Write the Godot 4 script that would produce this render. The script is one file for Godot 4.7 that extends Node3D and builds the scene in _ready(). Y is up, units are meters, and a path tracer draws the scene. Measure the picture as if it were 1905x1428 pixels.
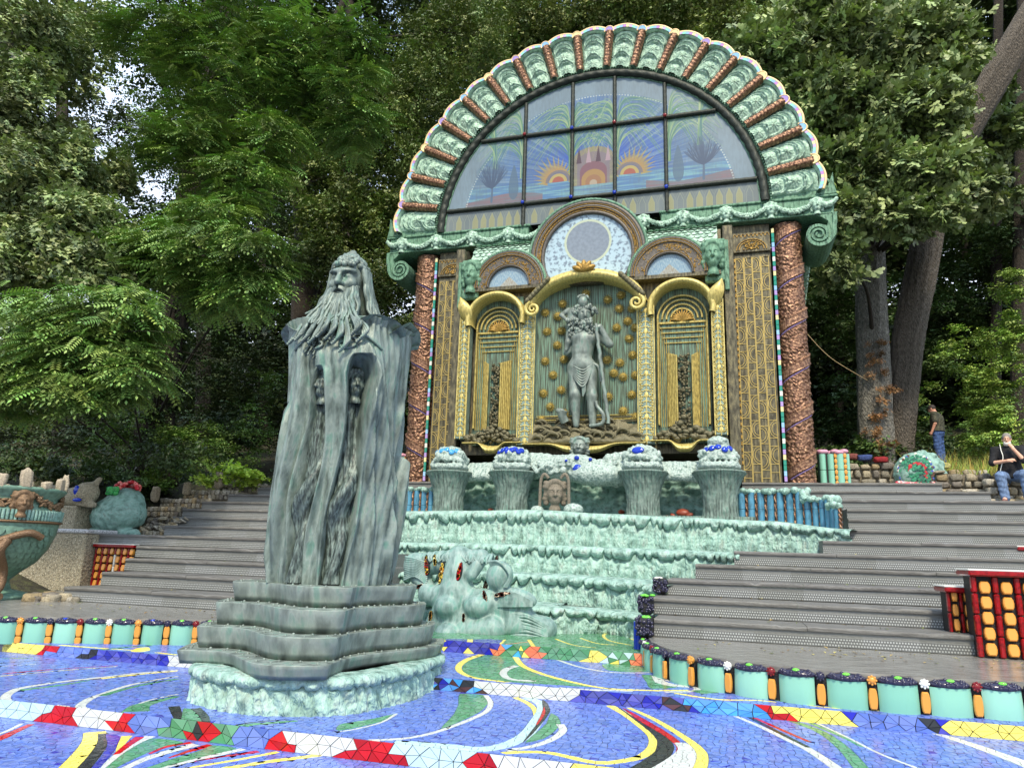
extends Node3D
# Everything is laid out in units of U metres: x along the facade, y up, z towards the viewer.
const U := 1.45
var rng := RandomNumberGenerator.new()
var noise := FastNoiseLite.new()
var noise2 := FastNoiseLite.new()
var cells := FastNoiseLite.new()
var M := {}
var used := {}

class Geo:
	var v := PackedVector3Array()
	var n := PackedVector3Array()
	var t := PackedVector2Array()
	var c := PackedColorArray()
	var ix := PackedInt32Array()
	var col := Color.WHITE
	func add(p: Vector3, nn: Vector3, uv := Vector2.ZERO) -> int:
		v.append(p); n.append(nn); t.append(uv); c.append(col)
		return v.size() - 1
	func tri(a: Vector3, b: Vector3, d: Vector3) -> void:
		var nn := (d - a).cross(b - a).normalized()
		var s := v.size()
		for p in [a, b, d]:
			add(p, nn, Vector2(p.x, p.y))
		ix.append_array([s, s + 1, s + 2])
	func quad(a: Vector3, b: Vector3, d: Vector3, e: Vector3, uv := [Vector2(0, 0), Vector2(1, 0), Vector2(1, 1), Vector2(0, 1)]) -> void:
		var nn := (d - a).cross(b - a).normalized()
		if nn == Vector3.ZERO:
			nn = (e - a).cross(d - a).normalized()
		var s := v.size()
		add(a, nn, uv[0]); add(b, nn, uv[1]); add(d, nn, uv[2]); add(e, nn, uv[3])
		ix.append_array([s, s + 1, s + 2, s, s + 2, s + 3])
	func fan(pts: PackedVector3Array) -> void:  # a flat convex polygon
		var nn := (pts[2] - pts[0]).cross(pts[1] - pts[0]).normalized()
		var s := v.size()
		for p in pts:
			add(p, nn, Vector2(p.x, p.z))
		for i in range(1, pts.size() - 1):
			ix.append_array([s, s + i, s + i + 1])
	func grid(pts: PackedVector3Array, nu: int, nv: int, wrap := false, cols := PackedColorArray(), flip := false) -> void:
		# nu by nv points, row after row (u runs fastest)
		var s := v.size()
		var nn := PackedVector3Array(); nn.resize(nu * nv)
		for j in nv - 1:
			for i in (nu if wrap else nu - 1):
				var a := j * nu + i
				var b := j * nu + (i + 1) % nu
				var d := b + nu
				var e := a + nu
				var f := (pts[d] - pts[a]).cross(pts[b] - pts[e])
				f = (pts[e] - pts[b]).cross(pts[d] - pts[a])
				if flip:
					f = -f
					ix.append_array([s + a, s + d, s + b, s + a, s + e, s + d])
				else:
					ix.append_array([s + a, s + b, s + d, s + a, s + d, s + e])
				nn[a] += f; nn[b] += f; nn[d] += f; nn[e] += f
		for j in nv:
			for i in nu:
				var k := j * nu + i
				v.append(pts[k]); n.append(nn[k].normalized()); t.append(Vector2(float(i) / (nu - 1), float(j) / (nv - 1)))
				c.append(cols[k] if cols.size() else col)
	func surf(nu: int, nv: int, f: Callable, wrap := false, flip := false) -> void:
		var pts := PackedVector3Array(); pts.resize(nu * nv)
		for j in nv:
			for i in nu:
				pts[j * nu + i] = f.call(float(i) / (nu if wrap else nu - 1), float(j) / (nv - 1))
		grid(pts, nu, nv, wrap, PackedColorArray(), flip)
	func box(o: Vector3, size: Vector3, bev := 0.0, bs := Basis()) -> void:
		var h := size * 0.5
		bev = minf(bev, minf(h.x, minf(h.y, h.z)) * 0.9)
		if bev <= 0.0:
			for ax in 3:
				for sg in [-1.0, 1.0]:
					var a := Vector3(); a[ax] = sg
					var b := Vector3(); b[(ax + 1) % 3] = 1.0
					var d := Vector3(); d[(ax + 2) % 3] = sg
					_q(bs, o, [(a - b - d) * h, (a - b + d) * h, (a + b + d) * h, (a + b - d) * h])
			return
		for ax in 3:
			var ay := (ax + 1) % 3
			var az := (ax + 2) % 3
			for sg in [-1.0, 1.0]:
				var q := []
				for w in [[-1, -1], [-1, 1], [1, 1], [1, -1]]:
					var p := Vector3(); p[ax] = sg * h[ax]; p[ay] = w[0] * (h[ay] - bev); p[az] = w[1] * (h[az] - bev); q.append(p)
				_q(bs, o, q)
				for s2 in [-1.0, 1.0]:
					var p1 := Vector3(); p1[ax] = sg * h[ax]; p1[ay] = s2 * (h[ay] - bev)
					var p2 := Vector3(); p2[ax] = sg * (h[ax] - bev); p2[ay] = s2 * h[ay]
					var dz := Vector3(); dz[az] = h[az] - bev
					_q(bs, o, [p1 - dz, p1 + dz, p2 + dz, p2 - dz])
		for sx in [-1.0, 1.0]:
			for sy in [-1.0, 1.0]:
				for sz in [-1.0, 1.0]:
					var k := Vector3(sx, sy, sz)
					var m := (h - Vector3(bev, bev, bev)) * k
					var a := bs * (m + Vector3(sx * bev, 0, 0)) + o
					var b := bs * (m + Vector3(0, sy * bev, 0)) + o
					var d := bs * (m + Vector3(0, 0, sz * bev)) + o
					if (d - a).cross(b - a).dot(a - o) < 0:
						tri(a, d, b)
					else:
						tri(a, b, d)
	func _q(bs: Basis, o: Vector3, q: Array) -> void:
		var a: Vector3 = bs * q[0]
		var b: Vector3 = bs * q[1]
		var d: Vector3 = bs * q[2]
		var e: Vector3 = bs * q[3]
		if (d - a).cross(b - a).dot(a + b + d + e) < 0:
			quad(a + o, e + o, d + o, b + o)
		else:
			quad(a + o, b + o, d + o, e + o)
	func tube(p: PackedVector3Array, r: Variant, sides := 8, squash := 1.0, up := Vector3.UP) -> void:
		var m := p.size()
		var pts := PackedVector3Array()
		var prev := Vector3.ZERO
		for i in m:
			var d := (p[mini(i + 1, m - 1)] - p[maxi(i - 1, 0)]).normalized()
			var x := prev - d * prev.dot(d) if prev != Vector3.ZERO else up - d * up.dot(d)
			if x.length() < 1e-3:
				x = d.cross(Vector3(0.3, 0.5, 0.8))
			x = x.normalized(); prev = x
			var y := d.cross(x)
			var rr: float = r if r is float else r[i]
			for k in sides:
				var a := TAU * k / sides
				pts.append(p[i] + (x * cos(a) + y * sin(a) * squash) * rr)
		var s := v.size()
		grid(pts, sides, m, true)
		for e in [0, m - 1]:
			var q := PackedVector3Array()
			for k in sides:
				q.append(pts[e * sides + (k if e else sides - 1 - k)])
			fan(q)
	func ell(o: Vector3, r: Vector3, nu := 12, nv := 8, bs := Basis()) -> void:
		var pts := PackedVector3Array()
		for j in nv:
			var b := PI * (j + 0.02) / (nv - 0.96) - PI / 2
			for i in nu:
				var a := TAU * i / nu
				pts.append(o + bs * (Vector3(cos(a) * cos(b), sin(b), sin(a) * cos(b)) * r))
		grid(pts, nu, nv, true)
	func lathe(prof: PackedVector2Array, o: Vector3, sides := 24, bs := Basis(), from := 0.0, to := TAU) -> void:
		var full := is_equal_approx(to - from, TAU)
		var nu := sides if full else sides + 1
		var pts := PackedVector3Array()
		for q in prof:
			for i in nu:
				var a := from + (to - from) * i / sides
				pts.append(o + bs * Vector3(q.x * cos(a), q.y, q.x * sin(a)))
		grid(pts, nu, prof.size(), full)
	func prism(poly: PackedVector2Array, depth: float, xf: Transform3D, bev := 0.0) -> void:
		# poly lies in x,y of xf; it is extruded towards +z
		if Geometry2D.is_polygon_clockwise(poly):
			poly.reverse()
		var front := poly
		if bev > 0.0:
			var off := Geometry2D.offset_polygon(poly, -bev)
			if off.size() == 1 and off[0].size() == poly.size():
				pass
			front = PackedVector2Array()
			var m := poly.size()
			for i in m:
				var e1 := (poly[i] - poly[(i + m - 1) % m]).normalized()
				var e2 := (poly[(i + 1) % m] - poly[i]).normalized()
				var nn := (Vector2(-e1.y, e1.x) + Vector2(-e2.y, e2.x))
				front.append(poly[i] + nn.normalized() * bev)
		var tr := Geometry2D.triangulate_polygon(front)
		var nz := xf.basis.z.normalized()
		var s := v.size()
		for p in front:
			add(xf * Vector3(p.x, p.y, depth), nz, p)
		for i in range(0, tr.size(), 3):
			var a := front[tr[i]]; var b := front[tr[i + 1]]; var d := front[tr[i + 2]]
			if (b - a).cross(d - a) > 0:
				ix.append_array([s + tr[i], s + tr[i + 2], s + tr[i + 1]])
			else:
				ix.append_array([s + tr[i], s + tr[i + 1], s + tr[i + 2]])
		var m2 := poly.size()
		for i in m2:
			var j := (i + 1) % m2
			var z1 := depth - bev
			quad(xf * Vector3(poly[i].x, poly[i].y, z1), xf * Vector3(poly[j].x, poly[j].y, z1), xf * Vector3(poly[j].x, poly[j].y, 0), xf * Vector3(poly[i].x, poly[i].y, 0))
			if bev > 0.0:
				quad(xf * Vector3(front[i].x, front[i].y, depth), xf * Vector3(front[j].x, front[j].y, depth), xf * Vector3(poly[j].x, poly[j].y, z1), xf * Vector3(poly[i].x, poly[i].y, z1))
	func strip(pts: PackedVector3Array, w: float, h: float, nn := Vector3.BACK) -> void:  # a raised flat band along a line
		for i in pts.size() - 1:
			var d := (pts[i + 1] - pts[i]).normalized()
			var s := d.cross(nn).normalized() * w * 0.5
			var a := pts[i] - d * w * 0.2
			var b := pts[i + 1] + d * w * 0.2
			var k := nn * h
			quad(a + k - s * 0.6, b + k - s * 0.6, b + k + s * 0.6, a + k + s * 0.6)
			quad(a - s, b - s, b + k - s * 0.6, a + k - s * 0.6)
			quad(a + k + s * 0.6, b + k + s * 0.6, b + s, a + s)
	func put(g: Geo, xf: Transform3D, tint := Color.WHITE) -> void:
		var s := v.size()
		for i in g.v.size():
			v.append(xf * g.v[i]); n.append((xf.basis * g.n[i]).normalized()); t.append(g.t[i]); c.append(g.c[i] * tint)
		for i in g.ix:
			ix.append(s + i)
	func mesh(off := Vector3.ZERO) -> ArrayMesh:
		var a := []; a.resize(Mesh.ARRAY_MAX)
		var w := PackedVector3Array(); w.resize(v.size())
		for i in v.size():
			w[i] = (v[i] - off) * U
		a[Mesh.ARRAY_VERTEX] = w; a[Mesh.ARRAY_NORMAL] = n; a[Mesh.ARRAY_TEX_UV] = t; a[Mesh.ARRAY_COLOR] = c; a[Mesh.ARRAY_INDEX] = ix
		var m := ArrayMesh.new()
		m.add_surface_from_arrays(Mesh.PRIMITIVE_TRIANGLES, a)
		return m

class Sdf:
	var A := PackedVector3Array(); var AB := PackedVector3Array(); var L := PackedFloat32Array(); var RA := PackedFloat32Array(); var RB := PackedFloat32Array(); var K := PackedFloat32Array()
	var E := []  # ellipsoids: [centre, radii, inverse basis, k, sign]
	var extra: Callable
	func cap(a: Vector3, b: Vector3, ra: float, rb := -1.0, k := 0.03) -> Sdf:
		A.append(a); AB.append(b - a); L.append(maxf((b - a).length_squared(), 1e-9)); RA.append(ra); RB.append(rb if rb >= 0 else ra); K.append(k)
		return self
	func ell(o: Vector3, r: Vector3, k := 0.03, bs := Basis(), sg := 1.0) -> Sdf:
		E.append([o, r, bs.inverse(), k, sg])
		return self
	func d(p: Vector3) -> float:
		var r := 1e3
		for i in A.size():
			var q := p - A[i]
			var s := clampf(q.dot(AB[i]) / L[i], 0.0, 1.0)
			var e := (q - AB[i] * s).length() - lerpf(RA[i], RB[i], s)
			var k := K[i]
			var h := maxf(k - absf(r - e), 0.0) / k
			r = minf(r, e) - h * h * k * 0.25
		for x in E:
			var q: Vector3 = x[2] * (p - x[0])
			var rr: Vector3 = x[1]
			var k0 := (q / rr).length()
			var k1 := (q / (rr * rr)).length()
			var e := k0 * (k0 - 1.0) / maxf(k1, 1e-6)
			if k0 < 1e-4:
				e = -minf(rr.x, minf(rr.y, rr.z))
			var k: float = x[3]
			if x[4] > 0:
				var h := maxf(k - absf(r - e), 0.0) / k
				r = minf(r, e) - h * h * k * 0.25
			else:
				var h := maxf(k - absf(r + e), 0.0) / k
				r = maxf(r, -e) + h * h * k * 0.25
		return r

func nets(g: Geo, f: Callable, lo: Vector3, hi: Vector3, cell: float, xf := Transform3D()) -> void:
	# surface nets; f is about a distance
	var B := 4
	var nb := Vector3i(((hi - lo) / (cell * B)).ceil()) + Vector3i.ONE
	var nx := nb.x * B + 1
	var ny := nb.y * B + 1
	var nzz := nb.z * B + 1
	var val := PackedFloat32Array(); val.resize(nx * ny * nzz); val.fill(1e6)
	var reach := cell * B * 0.87 * 1.35 + cell
	var act := []
	for bz in nb.z:
		for by in nb.y:
			for bx in nb.x:
				var o := Vector3i(bx, by, bz) * B
				if absf(f.call(lo + (Vector3(o) + Vector3.ONE * B * 0.5) * cell)) > reach:
					continue
				act.append(o)
				for k in B + 1:
					for j in B + 1:
						for i in B + 1:
							var id := ((o.z + k) * ny + o.y + j) * nx + o.x + i
							if val[id] > 1e5:
								val[id] = f.call(lo + Vector3(o.x + i, o.y + j, o.z + k) * cell)
	var at := {}
	var sxy := nx * ny
	var co := [0, 1, nx, nx + 1, sxy, sxy + 1, sxy + nx, sxy + nx + 1]
	var ed := [[0, 1], [2, 3], [4, 5], [6, 7], [0, 2], [1, 3], [4, 6], [5, 7], [0, 4], [1, 5], [2, 6], [3, 7]]
	var pv := PackedVector3Array()
	var cells := PackedInt32Array()
	for o: Vector3i in act:
		for k in B:
			for j in B:
				for i in B:
					var id: int = ((o.z + k) * ny + o.y + j) * nx + o.x + i
					var m := 0
					for q in 8:
						if val[id + co[q]] < 0.0:
							m += 1
					if m == 0 or m == 8:
						continue
					var s := Vector3.ZERO
					var cnt := 0
					for e in ed:
						var a := val[id + co[e[0]]]
						var b := val[id + co[e[1]]]
						if (a < 0.0) != (b < 0.0):
							var w := a / (a - b)
							var pa := Vector3(e[0] & 1, (e[0] >> 1) & 1, e[0] >> 2)
							var pb := Vector3(e[1] & 1, (e[1] >> 1) & 1, e[1] >> 2)
							s += pa.lerp(pb, w); cnt += 1
					at[id] = pv.size()
					cells.append(id)
					pv.append(xf * (lo + (Vector3(o.x + i, o.y + j, o.z + k) + s / cnt) * cell))
	var nn := PackedVector3Array(); nn.resize(pv.size())
	var s0 := g.v.size()
	for id in cells:
		for ax in 3:
			var st: int = [1, nx, sxy][ax]
			var a := val[id]
			var b := val[id + st]
			if (a < 0.0) == (b < 0.0):
				continue
			var u: int = [nx, sxy, 1][ax]
			var w: int = [sxy, 1, nx][ax]
			if not (at.has(id - u) and at.has(id - w) and at.has(id - u - w)):
				continue
			var q := [at[id], at[id - u], at[id - u - w], at[id - w]]
			if a < 0.0:
				q.reverse()
			var fn := (pv[q[3]] - pv[q[1]]).cross(pv[q[2]] - pv[q[0]])
			fn = (pv[q[2]] - pv[q[0]]).cross(pv[q[1]] - pv[q[3]])
			for z in 4:
				nn[q[z]] += fn
			g.ix.append_array([s0 + q[0], s0 + q[1], s0 + q[2], s0 + q[0], s0 + q[2], s0 + q[3]])
	for i in pv.size():
		g.v.append(pv[i]); g.n.append(nn[i].normalized()); g.t.append(Vector2(pv[i].x, pv[i].y)); g.c.append(g.col)

func origin_of(o: Node) -> Vector3:
	var p := Vector3.ZERO
	while o is Node3D and o != self:
		p += o.position / U
		o = o.get_parent()
	return p

func numbered(called: String) -> String:
	if not used.has(called):
		used[called] = 0
		return called
	used[called] += 1
	return "%s_%03d" % [called, used[called]]

func tag(o: Node, label: String, category := "", group := "", kind := "") -> Node:
	o.set_meta("label", label)
	if category: o.set_meta("category", category)
	if group: o.set_meta("group", group)
	if kind: o.set_meta("kind", kind)
	return o

func thing(called: String, at: Vector3, label: String, category: String, group := "") -> Node3D:
	var o := Node3D.new()
	o.name = numbered(called); add_child(o, true)
	o.position = at * U
	tag(o, label, category, group)
	return o

func obj(called: String, g: Geo, m: Material, parent: Node = self, kind := "") -> MeshInstance3D:
	var o := MeshInstance3D.new()
	if parent == self:
		o.name = numbered(called)
		parent.add_child(o, true)
	else:
		var k := 0
		var want := called
		while parent.has_node(NodePath(want)):
			k += 1
			want = "%s_%03d" % [called, k]
		o.name = want
		parent.add_child(o)
	o.mesh = g.mesh(origin_of(parent))
	o.set_surface_override_material(0, m)
	if kind: o.set_meta("kind", kind)
	return o

func seq(parent: Node, called: String) -> String:  # quick numbering for the many pieces of one parent
	var key := "seq_" + called
	var k: int = parent.get_meta(key) if parent.has_meta(key) else 0
	parent.set_meta(key, k + 1)
	return called if k == 0 else "%s_%03d" % [called, k]

func piece(called: String, mesh: Mesh, m: Material, xf: Transform3D, parent: Node) -> MeshInstance3D:  # a shared mesh (in metres) placed at xf (in units)
	var o := MeshInstance3D.new()
	o.name = seq(parent, called)
	parent.add_child(o)
	o.mesh = mesh
	o.set_surface_override_material(0, m)
	o.transform = Transform3D(xf.basis, (xf.origin - origin_of(parent)) * U)
	return o

func spl(p: Array, m := 8) -> PackedVector3Array:  # Catmull-Rom through points
	var r := PackedVector3Array()
	for i in p.size() - 1:
		for k in m:
			r.append(p[i].cubic_interpolate(p[i + 1], p[maxi(i - 1, 0)], p[mini(i + 2, p.size() - 1)], float(k) / m))
	r.append(p[-1])
	return r

func spl2(p: Array, m := 8) -> PackedVector2Array:
	var r := PackedVector2Array()
	for i in p.size() - 1:
		for k in m:
			r.append(p[i].cubic_interpolate(p[i + 1], p[maxi(i - 1, 0)], p[mini(i + 2, p.size() - 1)], float(k) / m))
	r.append(p[-1])
	return r

func arc(o: Vector3, rx: float, ry: float, a0: float, a1: float, m: int) -> PackedVector3Array:
	var r := PackedVector3Array()
	for i in m + 1:
		var a := deg_to_rad(lerpf(a0, a1, float(i) / m))
		r.append(o + Vector3(cos(a) * rx, sin(a) * ry, 0))
	return r

func look(d: Vector3, up := Vector3.UP) -> Basis:  # a basis whose z runs along d
	var z := d.normalized()
	var x := up.cross(z)
	if x.length() < 1e-3:
		x = Vector3.RIGHT
	x = x.normalized()
	return Basis(x, z.cross(x), z)

func ntex(seed_: int, freq: float, stops: Array, type := FastNoiseLite.TYPE_SIMPLEX_SMOOTH, oct := 5, size := 512, cell_jit := 1.0, ret := -1) -> NoiseTexture2D:
	var f := FastNoiseLite.new()
	f.seed = seed_; f.frequency = freq; f.noise_type = type; f.fractal_octaves = oct
	if type == FastNoiseLite.TYPE_CELLULAR:
		f.cellular_jitter = cell_jit
		f.fractal_type = FastNoiseLite.FRACTAL_NONE
		if ret >= 0:
			f.cellular_return_type = ret
	var t := NoiseTexture2D.new()
	t.width = size; t.height = size; t.seamless = true; t.noise = f
	if stops.size():
		var g := Gradient.new()
		var of := PackedFloat32Array()
		var co := PackedColorArray()
		for s in stops:
			of.append(s[0]); co.append(s[1])
		g.offsets = of; g.colors = co
		t.color_ramp = g
	return t

func mat(color: Color, rough: float, metal := 0.0, tex: Texture2D = null, scale := Vector3.ONE, bump: Texture2D = null, bscale := 0.0, world := true) -> StandardMaterial3D:
	var m := StandardMaterial3D.new()
	m.albedo_color = color; m.roughness = rough; m.metallic = metal
	m.vertex_color_use_as_albedo = true
	if tex or bump:
		m.uv1_triplanar = true; m.uv1_world_triplanar = world; m.uv1_scale = scale
	if tex: m.albedo_texture = tex
	if bump:
		m.heightmap_enabled = true; m.heightmap_texture = bump; m.heightmap_scale = bscale
	return m

func lin(r: float, g: float, b: float) -> Color:  # linear value as a colour for vertex colours
	return Color(r, g, b)
func s8(r: int, g: int, b: int) -> Color:  # 0..255 sRGB
	return Color(r / 255.0, g / 255.0, b / 255.0)
func v8(r: int, g: int, b: int) -> Color:  # 0..255 sRGB made linear, for vertex colours
	return Color(r / 255.0, g / 255.0, b / 255.0).srgb_to_linear()
func nz3(p: Vector3, f: float) -> float:
	return noise.get_noise_3dv(p * f)

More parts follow.
